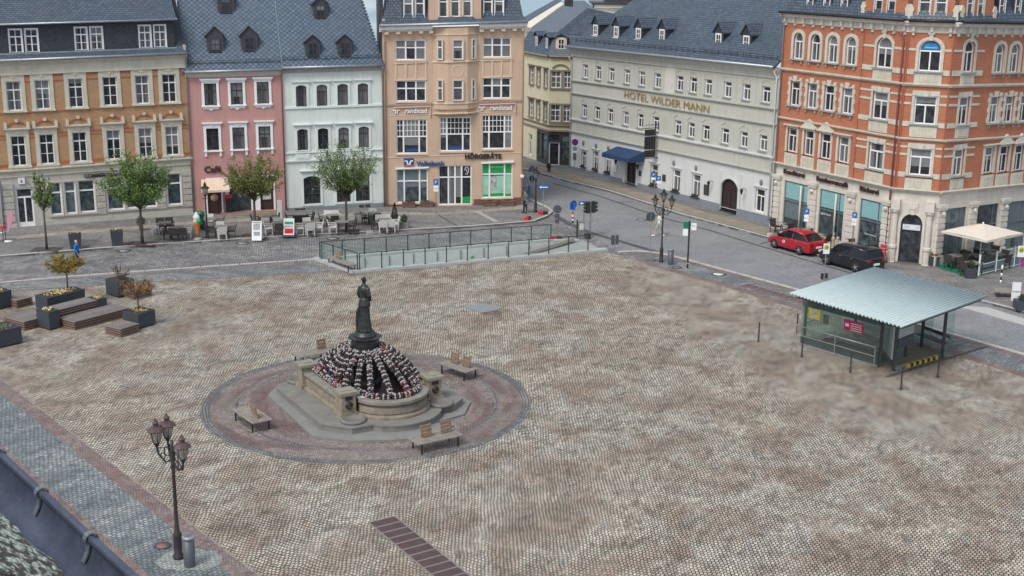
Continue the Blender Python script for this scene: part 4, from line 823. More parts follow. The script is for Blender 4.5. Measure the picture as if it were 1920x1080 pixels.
# ground floor
gfr = M('shop_frame', (.12, .16, .16), .5); teal = M('teal_blind', (.22, .42, .44), .7, var=.1)
def shop(F, a, b, v=.45, top=3.5, bl=True, split=None, pane=None):
    fr = split or .78
    m = MB(); w, h = b-a, top-v; F.hole((a+b)/2, v, w, h); lp = loop(w, h); ring(m, lp, sc_loop(lp, w, h, -.06, -.06, -.06), .06, .16); m.box(-w/2+.05, w/2-.05, .05, .15, h*.56, h*.56+.07); m.box(-w/2+w*fr-.03, -w/2+w*fr+.03, .07, .16, .05, h-.05)
    o = m.build('shop_window', gfr, F.root, F.at((a+b)/2, v)); p = MB(); p.add([(x, .12, z) for x, z in lp], [(0, 1, 2, 3)]); p.build('pane', pane or shopglass, o)
    if bl: q = MB(); q.box(-w/2+.07, -w/2+w*fr-.05, .09, .11, h*.62, h-.08); q.box(-w/2+w*fr+.05, w/2-.07, .09, .11, h*.62, h-.08); q.build('blind', teal, o)
for a, b in ((1.05, 3.35), (4.5, 6.75), (8.15, 10.1)): shop(f1, a, b)
for a, b in ((.55, 2.75), (3.9, 6.0), (7.0, 9.1), (10.2, 12.5)): shop(f3, a, b, bl=False)
f2.win(1.12, .12, 1.25, 3.0, rise=.62, frame=darksteel, tr=.78, cols=2, fw=.07, pane=glassn, name='door', sur=dict(mat=rst2, kind='arch', w=.16, p=.08, b=0, key=1))
for F_ in (f1, f2, f3):
    F_.wall('ground_floor_wall', rst2, -.2, 4.42); F_.wall('wall', rbr, 4.42, 13.8)
    F_.band(4.4, 4.62, .1, rst, 'cornice', u0=-.1, steps=[(0, .4, .1), (.4, .8, .2), (.8, 1, .28)]); F_.band(10.68, 10.86, .1, rst, steps=[(0, .5, .1), (.5, 1, .18)], u0=-.05); F_.band(7.52, 7.66, .1, rst, steps=[(0, .5, .1), (.5, 1, .16)], u0=-.05)
    F_.band(13.75, 14.4, .1, rst2, 'cornice', u0=-.15, steps=[(0, .5, .06), (.5, .62, .12), (.62, .85, .3), (.85, 1, .42)]); gutter(F_, 14.45, -.5, .1, mat=black)
    m = F_.mb(); k = int(F_.W/.85)
    for i in range(k+1): x = .25+(F_.W-.5)*i/k; m.box(x-.09, x+.09, -.22, .02, 13.82, 14.13); m.box(x-.07, x+.07, -.12, .02, 13.6, 13.84)
    F_.part(m, 'cornice_brackets', rst2)
def pier(F, u, w=.62, cap=3.62):
    m = F.mb(); m.box(u-w/2, u+w/2, -.12, .04, .75, cap)
    for k in range(7): m.box(u-w/2-.03, u+w/2+.03, -.16, .04, .85+k*.37, .85+k*.37+.27)
    m.box(u-w/2-.1, u+w/2+.1, -.28, .04, cap, cap+.18); m.box(u-w/2-.05, u+w/2+.05, -.24, .04, cap-.14, cap); m.box(u-w/2-.08, u+w/2+.08, -.22, .04, -.1, .7); m.box(u-w/2-.12, u+w/2+.12, -.26, .04, -.1, .12); m.ball((u, -.2, cap-.35), .14, 8); F.part(m, 'pier', rst2)
for u in (.4, 3.95, 7.45, 10.5): pier(f1, u)
for u in (.25, 3.3, 6.5, 9.65): pier(f3, u)
m = f1.mb(); m.tube([(2.8, -.1, .4), (2.8, -.1, 3.4)], .06, 8); m.tube([(6.1, -.1, .4), (6.1, -.1, 3.4)], .06, 8); f1.part(m, 'cast_column', rst2)
m = f2.mb()
for u in (.14, 2.12): m.lathe([(.24, -.1), (.24, .12), (.2, .16), (.2, .95), (.25, 1.0), (.25, 1.15), (.19, 1.2), (.16, 3.1), (.24, 3.2), (.26, 3.35)], 9, (u, -.16, 0)); m.box(u-.25, u+.25, -.42, .05, 3.35, 3.95)
m.box(.8, 1.4, -.1, .02, 3.25, 3.75); f2.part(m, 'entrance_column', rst2); m = f2.mb(); m.box(.6, 1.62, .04, .06, 2.12, 2.45); f2.part(m, 'door_sign', M('door_sign_print', (.6, .62, .68), var=.4, ns=5)); m = f2.mb(); m.box(.3, 1.9, -.45, .0, -.1, .14); f2.part(m, 'doorstep', M('dark_step', (.12, .11, .1)))
for s_, u, z in (('Konditorei', 2.0, 3.98), ('Ratsherrencafé', 5.6, 3.98), ('Bäckerei', 8.9, 3.98)): text(s_, .42, M('dark_brown_letters', (.04, .015, .012)), rh, f1.at(u, z, -.1), .025, 'shop_lettering', bold=.014, sx=1.12)
m = f1.mb(); m.box(7.35, 7.4, -.06, .0, 4.6, 13.7); m.box(10.86, 10.95, -.08, .0, 4.6, 13.7); f1.part(m, 'brick_pilaster', redbr); m = f2.mb(); m.box(-.02, .05, -.08, .0, 4.6, 13.7); m.box(2.46, 2.52, -.08, 0, 4.6, 13.7); f2.part(m, 'brick_pilaster', redbr)
bs = M('sky_blue_print', (.02, .22, .5), .4, var=.1); m = f2.mb(); lp = [p for p in loop(1.0, 1.6, .43) if p[1] > 1.0]; m.vprism([(1.27+x, 11.62+z) for x, z in lp]+[(1.27-.5, 11.62+1.2), (1.27+.5, 11.62+1.2)], .085, .098); f2.part(m, 'blue_window_sign', bs)
text('Steuerberater', .12, white, rh, f2.at(1.3, 12.88, .08), .003, 'window_lettering')
text('Täglich frisch', .2, white, rh, f1.at(5.0, 1.85, .1), .003, 'window_lettering'); text('Café im Herzen', .16, white, rh, f1.at(9.1, 1.3, .1), .003, 'window_lettering')
# roof zone
G1 = f1
slopes(f1, 'roof', slate, [(0, -.3, 14.5), (11, -.3, 14.5), (11, 1.6, 18), (0, 1.6, 18)]); slopes(f2, 'roof', slate, [(0, -.3, 14.5), (2.55, -.3, 14.5), (2.3, 1.6, 18), (.2, 1.6, 18)]); slopes(f3, 'roof', slate, [(0, -.3, 14.5), (15, -.3, 14.5), (15, 1.6, 18), (0, 1.6, 18)])
m = f1.mb(); m.box(0, 10.9, .3, 8, 14.3, 18); f1.part(m, 'roof_core', slatewall)
def gabled(F, a, b, wins, w):
    k = Face(rh, F.O, F.a, F.W, F.sh)
    for u in wins: k.win(u, 14.72, w, 1.5, y=-.12, cols=1, tr=.5, fw=.05, rise=.15, sur=dict(mat=rst, kind='arch', w=.07, p=.04), pane=glassw, deep=.05)
    k.wall('gable_wall', rbr, 14.4, 17.4, a, b, y=-.12, d=.1, ends=2)
    m = F.mb()
    for u in (a-.1, b+.1): m.vprism([(u-.16, 14.5), (u+.16, 14.5), (u+.13, 14.9), (u+.2, 15.05), (u+.05, 15.35), (u-.05, 15.35), (u-.2, 15.05), (u-.13, 14.9)], -.2, .1)
    F.part(m, 'gable_scroll', rst)
gabled(f1, 7.35, 10.75, (8.45, 9.5), .6); gabled(f2, .1, 2.4, (.75, 1.65), .6); gabled(f3, .35, 3.2, (1.0, 2.0), .55)
for F_, L_ in ((f1, (2.35, 3.9, 5.45)), (f3, (4.2, 5.75, 7.3, 8.9))):
    for u in L_:
        k = Face(rh, F_.O, F_.a, F_.W, F_.sh); k.win(u, 14.65, .5, 1.25, y=.0, cols=1, tr=.6, fw=.05, sur=dict(mat=white, w=.05, p=.04), pane=glassn, deep=.04, name='dormer_window'); k.wall('dormer_wall', slatewall, 14.5, 16.2, u-.42, u+.42, y=.0, d=.08, ends=1.2)
downpipe(f1, .12, 14.3, mat=zinc); downpipe(f1, 10.7, 13.8, mat=M('rust_red_pipe', (.3, .1, .1)))
m = MB(); 
for p in (R0, R1, R2): pass
side(f1, 0, -.2, 14.3, 9, rbr)
# ================================================================ ground
def sheet(name, outer, mat, z, holes=(), kind='structure', thick=None):
    if thick: m = MB(); m.prism([(p[0], p[1]) for p in outer], z-thick, z); return tag(m.build(name, mat), kind=kind)
    loops = [[Vector((p[0], p[1], 0)) for p in outer]]+[[Vector((p[0], p[1], 0)) for p in h] for h in holes]
    P_ = [p for l in loops for p in l]; fs = []
    for a, b, c in tessellate_polygon(loops):
        if (P_[b]-P_[a]).cross(P_[c]-P_[a]).z < 0: b, c = c, b
        fs.append((a, b, c))
    m = MB(); m.add([(p.x, p.y, z) for p in P_], fs); return tag(m.build(name, mat), kind=kind)
road = M_setts('road_setts', ((.25, .255, .265), (.34, .34, .34), (.2, .205, .215)), (.045, .045, .048), .19, .15, R(24), ms=.022, patch=.3, var=.9, bm=0, speck=.22, dirt=(.08, .08, .085), dirtamt=.45, streak=(1, 1), pale=(.3, .3, .3), paleamt=.5)
asph = M_setts('street_setts', ((.245, .265, .285), (.30, .315, .33), (.255, .27, .285)), (.11, .115, .12), .12, .11, R(-60), ms=.015, patch=.12, var=.6, bm=0, dirt=(.16, .165, .17), dirtamt=.3, streak=(1, 1), pale=(.33, .34, .34), paleamt=.3, speck=.10)
plaza = M_setts('square_setts', ((.61, .56, .46), (.575, .55, .485), (.43, .345, .27)), (.035, .028, .024), .122, .155, R(20), arc=.13, arcw=1.5, ms=.025, patch=.16, var=.9, bm=0, dirt=(.22, .17, .14), dirtamt=.6, streak=(1.1, .85), pale=(.60, .60, .55), paleamt=.5, speck=.36, ragged=.35, spots=.25)
redset = M_setts('red_setts', ((.27, .20, .185), (.31, .25, .235), (.24, .165, .155)), (.05, .04, .04), .085, .08, R(-50), arc=.16, arcw=.9, ms=.011, bm=.15, patch=.5, var=.85, dirt=(.12, .085, .085), dirtamt=.4, pale=(.3, .27, .25), paleamt=.4)
blueset = M_setts('blue_grey_setts', ((.23, .27, .285), (.31, .34, .35), (.175, .205, .225)), (.045, .05, .055), .17, .15, R(-50), ms=.02, patch=.35, var=.9, dirt=(.09, .1, .11), dirtamt=.55, pale=(.3, .33, .33), paleamt=.5)
bluesetB = M_setts('blue_grey_setts_back', ((.23, .27, .285), (.31, .34, .35), (.175, .205, .225)), (.045, .05, .055), .17, .15, R(23), ms=.02, patch=.35, var=.9, dirt=(.09, .1, .11), dirtamt=.55)
walk = M_setts('pavement_setts', ((.26, .255, .25), (.31, .30, .295), (.22, .22, .22)), (.06, .06, .06), .11, .1, R(20), ms=.013, patch=.3, var=.7, bm=.4, dirt=(.11, .11, .11), dirtamt=.4, pale=(.29, .28, .27), paleamt=.4)
slabs = MB_brick('pavement_slabs', (.34, .31, .26), (.27, .25, .215), (.1, .095, .09), 1.05, 1.0, .02, .85, .2, off=0, ns=1.5)
kerbm = M('granite_kerb', (.42, .41, .39), .85, var=.2, ns=4)
# lowered ramp into the basement garage
rfl, rnl = g(602, 486), g(673, 510); e1 = Vector((.923, .384, 0)).normalized(); e2 = Vector((-e1.y, e1.x, 0))
def rp(s, t, z=0): q = rnl+e1*s+e2*t; return Vector((q.x, q.y, z))
pit = [rp(.35, .3), rp(15.9, .3), rp(15.9, 3.5), rp(-.9, 3.5)]
sa, sb = g(1503, 646), g(1643, 687); sdir = (sb-sa).normalized(); sn = Vector((-sdir.y, sdir.x, 0))      # stairwell under the shelter
well = [sa+sdir*.1+sn*.12, sb-sdir*.1+sn*.12, sb-sdir*.1+sn*1.9, sa+sdir*.1+sn*1.9]
inner = [pit, well]
sheet('ground', [(-400, -200), (400, -200), (400, 138), (-400, 138)], road, 0, inner)
m = MB(); m.add([(-400, 138, 0), (400, 138, 0), (400, 200, -12), (-400, 200, -12), (400, 520, -170), (-400, 520, -170)], [(0, 1, 2, 3), (3, 2, 4, 5)]); tag(m.build('hillside', M('far_hillside', (.06, .08, .04), .95, var=.4, ns=.05)), kind='structure')
# the market square, its bands and the street on the right
bl0, bl1 = g(68, 760), g(480, 1074); dB = (bl1-bl0).normalized(); nB = Vector((dB.y, -dB.x, 0)); nB = -nB if nB.x > 0 else nB
tl0, tl1 = g(0, 549), g(330, 527); dT = (tl1-tl0).normalized(); r0_, r1_ = g(1336, 531), g(1920, 708); dR = (r1_-r0_).normalized()
cornL = tl0-dT*14; top_pts = [tl0, tl1, g(600, 512)]+[rp(.0, -.35), rp(15.8, -.35), g(1188, 486), g(1215, 498), r0_, g(1506, 583), g(1806, 671), r1_]
farL = bl0-dB*30; nearR = bl1+dB*16
sq = [farL]+[cornL]+top_pts+[r1_+dR*20, nearR+Vector((40, -6, 0)), nearR]
sheet('market_square', sq, plaza, .008, [well])
def strip(name, line, off0, off1, mat, z, sgn=1):
    """band alongside an open line, between two sideways offsets"""
    a = []; b = []
    for i, p in enumerate(line):
        d = (line[min(i+1, len(line)-1)]-line[max(i-1, 0)]).normalized(); n = Vector((-d.y, d.x, 0))*sgn; a.append(p+n*off0); b.append(p+n*off1)
    m = MB(); n = len(a); v = [(p.x, p.y, z) for p in a+b]; up = (a[1]-a[0]).cross(b[0]-a[0]).z > 0
    m.add(v, [(i, i+1, n+i+1, n+i) if up else (n+i, n+i+1, i+1, i) for i in range(n-1)]); return tag(m.build(name, mat), kind='structure')
def kerb(name, line, w, z0, z1, mat=None, sgn=1):
    m = MB(); mt = mat or kerbm; a = []; b = []
    for i, p in enumerate(line):
        d = (line[min(i+1, len(line)-1)]-line[max(i-1, 0)]).normalized(); n = Vector((-d.y, d.x, 0))*sgn; a.append(p); b.append(p+n*w)
    for i in range(len(line)-1):
        L_ = (a[i+1]-a[i]).length; k = max(1, int(L_/1.0))
        for j in range(k):
            t0, t1 = j/k+.004, (j+1)/k-.004; q = [a[i].lerp(a[i+1], t0), a[i].lerp(a[i+1], t1), b[i].lerp(b[i+1], t1), b[i].lerp(b[i+1], t0)]; m.prism([(p.x, p.y) for p in q], z0, z1+random.uniform(-.003, .003))
    return tag(m.build(name, mt), kind='structure')
lineB = [farL, bl0, bl1, nearR]; sB = -1 if Vector((-dB.y, dB.x, 0)).dot(nB) < 0 else 1
q1 = abs((g(29.6, 760)-bl0).dot(nB)); q2 = abs((g(281, 1080)-bl1).dot(nB))
strip('red_border', lineB, 0, q1, redset, .012, sB); strip('blue_border', lineB, q1, q2, blueset, .012, sB); strip('red_border', lineB, q2, q2+1.1, redset, .012, sB); strip('pavement', lineB, q2+1.1, q2+14, walk, .012, sB)
kerb('kerb', lineB, .06, -.1, .018, M('dull_kerb', (.26, .24, .21)), sB)
lineT = [cornL, tl0, tl1, g(600, 512)]; kt = (g(0, 531)-tl0).length*.9
strip('red_border', lineT, 0, .25, redset, .012); strip('blue_border', lineT, .25, 2.0, bluesetB, .012); strip('red_border', lineT, 2.0, 2.3, redset, .012)
kT = [g(-160, 546), g(0, 531), g(168.6, 516.3), g(340, 504.3), g(591, 487)]
kerb('kerb', kT, .22, -.1, .03)
lineR = [g(1188, 486), g(1215, 498), r0_, g(1506, 583), g(1806, 671), r1_, r1_+dR*15]
strip('red_border', lineR, .0, .6, redset, .0125, 1); strip('blue_border', lineR, .6, 2.7, blueset, .0125, 1)
kR = [g(1160, 474), g(1196, 472), g(1232, 475), g(1262, 482), g(1484.6, 542), g(1620, 580), g(1732, 613.5), g(1920, 667), g(1920, 667)+dR*15]
strip('red_border', kR, -.45, 0, redset, .0145)
kerb('kerb', kR, .25, -.1, .05)
hk = [g(900, 300), g(940, 309), g(985, 320), g(1035.6, 333), g(1063, 341), g(1140, 360), g(1216, 384), g(1272, 403), g(1347, 423), g(1446.7, 450), g(1545, 486), g(1640, 517), g(1720, 541), g(1800, 560), g(1852, 571), g(1925, 590), g(2100, 630)]
stp = kR+[Vector((44, 52, 0)), g(2100, 630)]+list(reversed(hk))[1:]+[g(985, 325), g(1008, 383), g(1037, 400), g(1100, 433)]
sheet('street', stp, asph, .004)
def line_gully(name, a, b, w=.25, z=.0175, mat=None):
    d = (b-a).normalized(); n = Vector((-d.y, d.x, 0))*w/2; m = MB(); m.add([(*(a-n).xy, z), (*(b-n).xy, z), (*(b+n).xy, z), (*(a+n).xy, z)], [(0, 1, 2, 3)]); return tag(m.build(name, mat or gut), kind='structure')
gut = M('dark_gully_setts', (.07, .075, .08), .8, var=.3, ns=6)
gl_ = [g(1040, 404), g(1068, 420), g(1105, 436), g(1160, 452), g(1215, 468), g(1238, 474)]
for a, b in zip(gl_[:-1], gl_[1:]): line_gully('gully', a, b, .45)
gl2 = [g(1038, 344), g(1130, 370), g(1240, 408), g(1330, 432), g(1440, 466), g(1545, 498), g(1650, 528)]
for a, b in zip(gl2[:-1], gl2[1:]): line_gully('gully', a, b, .16)
line_gully('gully', g(1155, 380), g(1188, 378), .12); line_gully('gully', g(1425, 458), g(1445, 452), .12)
# pavements
K1_ = [g(-160, 495), g(0, 484), g(178.2, 469.8), g(340, 458.5), g(418, 453.5), g(556, 444.6), g(780, 433), g(880, 427.5), g(931, 423.6), g(1001.7, 417.5), g(1026.7, 408), g(1037, 399.5), g(1033, 394), g(1021.7, 388), g(1007, 381), g(985, 371)]
back = [Vector((.9, 95, 0)), Vector((.6, 92.3, 0)), Vector((-9.26, 90.95, 0)), Vector((-22.28, 87.3, 0)), Vector((A0.x, A0.y-.0, 0)), g(-160, 445)]
PB = [Vector((p.x, p.y, 0)) for p in K1_+back]; sheet('pavement', PB, walk, .12, thick=.3); kerb('kerb', K1_, .24, -.1, .135, None, 1)
hs_ = hk+[Vector((44, 60, 0)), Vector((44, 90, 0)), Vector((27, 76, 0)), R2+Vector((.5, .8, 0)), R1+Vector((.6, .4, 0)), R0+Vector((.6, .4, 0)), H0+Vector((.8, .5, 0)), K1+Vector((1, 1, 0)), K0+Vector((.5, 3, 0)), Vector((-3, 128, 0))]
sheet('pavement', hs_, walk, .12, thick=.3); kerb('kerb', hk, .22, -.1, .135, None, 1)
yel = MB_brick('yellow_pavement_slabs', (.33, .28, .2), (.25, .22, .175), (.11, .1, .085), .9, 1.25, .03, .85, .2, off=.3, stain=(.16, .15, .13), ns=.9, rot=R(60))
strip('slab_path', [g(985, 318.8), g(1035.6, 331.5), g(1063, 339.5), g(1140, 358.5), g(1216, 382), g(1272, 401), g(1347, 421.5), g(1446, 448), g(1475, 457)], .25, 1.75, yel, .126)
fl = [Vector((p.x, p.y, 0)) for p in (g(-160, 460), g(20, 449.5, .12), g(140, 439, .12), g(361, 421, .12), g(540, 411, .12), g(722, 402, .12), g(800, 404, .12), g(870, 401, .12), g(990, 391, .12))]
strip('slab_path', fl, .0, 1.0, slabs, .126)
line_gully('slab_path', g(893, 396, .12), g(931, 416, .12), .35, .13, M('pale_slab', (.36, .35, .33))); line_gully('gully', g(822, 403, .12), g(858, 424, .12), .12, .13)
sheet('pavement', [g(1793, 574), g(1852, 577), g(1925, 600), g(1925, 612), g(1850, 590)], M('pale_island', (.42, .42, .41), var=.1), .03, thick=.1)
# round paving at the fountain
FC = Vector((-5.9, 49.9, 0)); FR = 6.7
def annulus(name, r0, r1, mat, z, n=96):
    m = MB(); v = []; f = []; uv = []
    for i in range(n):
        a0, a1 = 2*pi*i/n, 2*pi*(i+1)/n; b = len(v); v += [(FC.x+r*cos(a), FC.y+r*sin(a), z) for r, a in ((r0, a0), (r1, a0), (r1, a1), (r0, a1))]
        f.append((b, b+1, b+2, b+3)); rm = (r0+r1)/2; uv.append([(a0*rm, r0), (a0*rm, r1), (a1*rm, r1), (a1*rm, r0)])
    m.add(v, f, uv); return tag(m.build(name, mat), kind='structure')
ringr = M_setts('ring_red_setts', ((.27, .22, .20), (.33, .285, .26), (.20, .135, .13)), (.05, .04, .042), .085, .08, 0, arc=.2, arcw=1.1, bm=.15, ms=.011, patch=.4, var=.85, polar=True, dirt=(.14, .085, .09), dirtamt=.4, pale=(.3, .28, .27), paleamt=.5, streak=(.3, 1))
ringd = M_setts('ring_dark_setts', ((.19, .20, .21), (.26, .27, .275), (.16, .165, .175)), (.045, .045, .05), .15, .12, 0, ms=.02, patch=.5, var=.9, polar=True)
annulus('round_paving', .5, 5.25, ringr, .0125); annulus('ring_border', 5.25, 5.42, ringd, .0125); annulus('round_paving', 5.42, 6.35, ringr, .0125); annulus('ring_border', 6.35, 6.75, ringd, .0125)
lp_ = g(335, 1047); rl_ = M_setts('relaid_setts', ((.34, .37, .36), (.38, .41, .40), (.28, .31, .31)), (.12, .13, .13), .15, .13, R(-50), ms=.018, patch=.5, var=.7, dirt=(.2, .22, .22))
rnd = random.Random(9); sheet('relaid_patch', [(lp_.x+.35+rr*cos(a_), lp_.y-.1+rr*.75*sin(a_)) for a_, rr in [(2*pi*k/22, 1.0+rnd.uniform(-.12, .12)) for k in range(22)]], rl_, .017)
# manholes, gratings
def manhole(px, py, r, label, z=.02, mid=None, mat=None):
    p = g(px, py, z); t = thing('manhole_cover', label, 'manhole cover', (p.x, p.y, z), group='round manhole covers')
    m = MB(); m.lathe([(r, -.005), (r, .005), (r*.78, .0055)], 24); m.build('rim', darksteel, t); m = MB(); m.lathe([(r*.74, -.004), (r*.74, .009)], 20); m.build('lid', mid or M('concrete_lid', (.25, .25, .245)), t)
manhole(233, 470, .42, 'round manhole cover on the cobbled road below the dark planter nearest the cone figure side', .012); manhole(454.5, 456, .42, 'round manhole cover in the road in front of the white folding board', .012)
manhole(624, 447, .42, 'round manhole cover in the road in front of the loosest green tree', .012); manhole(1203, 412, .42, 'round manhole cover in the street between the hotel and the no entry sign', .012); manhole(1347, 514, .42, 'bright white round manhole cover on the blue grey band beside the kerb', .03, M('white_lid', (.6, .6, .6)))
manhole(1222, 487, .3, 'small grey round cover left of the twin lamp post foot by the litter bin', .03, M('grey_lid', (.16, .17, .18))); manhole(1269, 501, .3, 'small grey round cover in front of the slim litter bin', .03, M('grey_lid', (.16, .17, .18))); manhole(305, 1023, .26, 'small rusty round cover on the pavement left of the nearest lamp post', .03, M('rusty_lid', (.2, .12, .1)))
def grating(name, label, a, b, w, n, z, mat):
    """row of slotted panels in one frame, between two end points"""
    d = (b-a).normalized(); ang = math.atan2(d.y, d.x); L_ = (b-a).length; t = thing(name, label, 'grating', (a.x, a.y, z), ang)
    m = MB(); s = L_/n
    for i in range(n+1): m.box(i*s-.03, i*s+.03, -w/2, w/2, -.004, .012)
    for y in (-w/2, w/2): m.box(0, L_, y-.03, y+.03, -.004, .0135)
    m.build('frame', M('worn_frame', (.22, .19, .18), .6), t); m = MB()
    for i in range(n):
        k = 14
        for j in range(k): y = -w/2+.06+(w-.12)*(j+.5)/k; m.box(i*s+.05, (i+1)*s-.05, y-.011, y+.011, -.002, .009)
    m.build('bars', mat, t); m = MB(); m.box(.02, L_-.02, -w/2+.01, w/2-.01, -.006, .001); m.build('shaft', M('shaft_dark', (.02, .018, .018), var=0), t)
gm = M('rusty_bars', (.16, .095, .095), .7, var=.3)
grating('light_shaft_grating', 'long rusty brown slotted grating in the square at the bottom photo edge', (g(693, 980)+g(738, 970))/2, (g(850, 1110)+g(905, 1103))/2, .95, 12, .022, gm)
grating('drain_grating', 'row of brown slotted gratings by the kerb left of the bus shelter', g(1392, 534)+Vector((.1, -.1, 0)), g(1512, 568), .7, 9, .034, gm)
m = MB(); q = [g(867, 577), g(905, 569), g(944, 577), g(912, 588)]; m.prism([(p.x, p.y) for p in q], .0, .024); tag(m.build('shaft_cover', M('grey_plate', (.27, .3, .31), .5, .3)), 'flat grey metal cover plate set in the square behind the fountain', 'cover plate')
grating('small_drain', 'small dark slotted drain beside the flat grey cover plate', g(905, 590), g(938, 584), .5, 2, .024, gm)
m = MB(); a, b = g(1662, 707), g(1851, 650); d = (b-a).normalized(); n = Vector((-d.y, d.x, 0))*.09; m.prism([((a-n).x, (a-n).y), ((b-n).x, (b-n).y), ((b+n).x, (b+n).y), ((a+n).x, (a+n).y)], .0, .026); tag(m.build('channel_drain', M('slotted_drain', (.07, .065, .06), .6)), 'long straight dark channel drain running from the shelter corner to the kerb', 'drain')

# ================================================================ garage ramp with glass railing
con = M('pale_concrete', (.58, .60, .59), .8, var=.1, ns=1.5); rampth = thing('garage_ramp', 'sunken ramp lined with pale panels, ringed by a grey stone kerb, behind the fountain', 'ramp', rnl)
def RP(s, t, z): return rp(s, t, z)-rnl
m = MB()
def fz(s): return min(0, -2.9+2.9*max(0, (s+1)/15.5))
m.add([RP(.35, .3, fz(.3)), RP(15.9, .3, .004), RP(15.9, 3.5, .004), RP(-.9, 3.5, fz(-.5))], [(0, 1, 2, 3)]); m.build('floor', M('ramp_floor', (.3, .31, .3), var=.1), rampth)
m = MB(); m.add([RP(-.9, 3.5, -3.2), RP(15.9, 3.5, -3.2), RP(15.9, 3.5, 0), RP(-.9, 3.5, 0)], [(0, 1, 2, 3)]); m.add([RP(.35, .3, -3.2), RP(15.9, .3, -3.2), RP(15.9, .3, 0), RP(.35, .3, 0)], [(3, 2, 1, 0)]); m.add([RP(-.9, 3.5, -3.2), RP(.35, .3, -3.2), RP(.35, .3, 0), RP(-.9, 3.5, 0)], [(3, 2, 1, 0)])
m.build('lining', con, rampth); m = MB()
for i in range(9): m.bar(RP(-.2+i*1.55, 3.46, -3), RP(-.2+i*1.55, 3.46, -.02), .05)
m.build('panel_joints', M('joint_dark', (.12, .13, .13)), rampth)
m = MB(); m.bar(RP(6, 2.6, fz(6)+.06), RP(15.2, 3.25, .12), .3, .18); m.build('ramp_kerb', M('brown_kerb', (.26, .24, .2)), rampth)
m = MB(); m.bar(RP(-.35, .05, .05), RP(16.0, .05, .05), .5, .2); m.bar(RP(-1.4, 3.72, .05), RP(13.9, 3.72, .05), .42, .2); m.bar(RP(-.3, -.15, .05), RP(-1.55, 3.9, .05), .4, .201); m.bar(RP(13.7, 3.75, .03), RP(15.6, 3.3, .03), .4, .12); m.build('coping', M('ramp_coping', (.4, .42, .41), .7, var=.1), rampth)
def railing(name, label, pts, parent=None):
    a = thing(name, label, 'railing', pts[0]); o = pts[0]
    for i, p in enumerate(pts):
        q = p-o; m = MB(); m.box(q.x-.035, q.x+.035, q.y-.035, q.y+.035, .1, 1.12); m.box(q.x-.06, q.x+.06, q.y-.06, q.y+.06, .14, .17); m.build('post', darksteel, a)
    m = MB()
    for p, q in zip(pts[:-1], pts[1:]): m.bar(p-o+Vector((0, 0, 1.1)), q-o+Vector((0, 0, 1.1)), .04)
    m.build('top_rail', darksteel, a)
    for p, q in zip(pts[:-1], pts[1:]): m = MB(); m.bar((p-o).lerp(q-o, .05)+Vector((0, 0, .62)), (p-o).lerp(q-o, .95)+Vector((0, 0, .62)), .012, .86); m.build('glass_panel', clear, a)
    return a
nf = 12; railing('glass_railing', 'near glass railing of the garage ramp, on the fountain side', [rp(.05+1.33*i, .0) for i in range(nf)])
railing('glass_railing', 'far glass railing of the garage ramp, on the road side', [rp(-1.35+1.38*i, 3.72) for i in range(12)])
railing('glass_railing', 'short sloping glass railing closing the left end of the garage ramp', [rp(-.05, .1), rp(-.45, 1.3), rp(-.85, 2.5), rp(-1.3, 3.6)])
m = MB(); m.bar(rp(-1.35, 3.4, .15), rp(-1.35, 3.4, 1.1), .4, .06); tag(m.build('control_column', M('grey_green_panel', (.13, .19, .2), .4)), 'grey green panel post at the far left corner of the ramp railing', 'post')
p = rp(8.3, 3.42); m = MB(); m.lathe([(.12, 0), (.12, .03)], 16); m.v = [(a, -c, b) for a, b, c in m.v]; o = m.build('green_marker', M('green_sign', (.02, .35, .12), .5, var=0)); o.location = (p.x, p.y-.02, -.55); o.rotation_euler = (0, 0, math.atan2(e1.y, e1.x)); tag(o, 'small round green sign on the ramp wall panels', 'sign')

# ================================================================ fountain
FO = Vector((-5.88, 50.0, 0)); fa = R(31.5); fm = Matrix.Rotation(-fa, 3, 'Z')
ft = thing('fountain', 'sandstone fountain basin with corner pillars and bulging lobes on stepped slabs', 'fountain', FO, fa)
bst = M('basin_sandstone', (.215, .185, .145), .85, var=.4, ns=3.5); bst2 = M('basin_coping', (.215, .205, .18), .8, var=.3, ns=3); slabm = M('step_slab', (.19, .185, .17), .8, var=.25, ns=2)
def FL(x, y): q = fm @ (Vector((x, y, 0))-FO); return (q.x, q.y)
half = [FL(-9.78, 50.55), FL(-7.3, 46.35), FL(-6.05, 45.9), FL(-5.28, 46.35)]
cx0, cy0 = FL(-4.72, 48.15); lob = [(cx0+1.95*cos(R(a)), cy0+1.95*sin(R(a))) for a in range(-128, -28, 12)]
half2 = half+lob+[FL(-3.05, 48.3), FL(-2.3, 48.65)]; outl = half2+[(-x, -y) for x, y in half2]
st_ = [FL(-10.1, 50.3), FL(-7.55, 45.75), FL(-6.0, 45.25)]+[(cx0+2.75*cos(R(a)), cy0+2.75*sin(R(a))) for a in range(-115, -50, 12)]+[FL(-3.0, 47.3), FL(-1.85, 48.3)]; st_ += [(-x, -y) for x, y in st_]
m = MB(); m.prism(st_, 0, .1); m.build('base_slab', M('base_slab', (.205, .205, .195), .8, var=.15, ns=1.5), ft); m = MB(); m.prism(outl, .1, .36); m.prism([(x*1.008, y*1.008) for x, y in outl], .3, .365); m.build('step', slabm, ft)
def rim(off):
    h = 1.88; r = 1.4+off; pts = [(-h-off, -h+.2), (-h-off+.0, -1.9-off)]
    s = [(-h-off, -1.75-off*.9), (-1.32-off*.4, -1.75-off*.9)]+[(r*cos(R(a)), -1.85+r*sin(R(a))) for a in range(-160, -15, 10)]+[(1.32+off*.4, -1.75-off*.9), (h+off, -1.75-off*.9)]
    return s+[(-x, -y) for x, y in s]
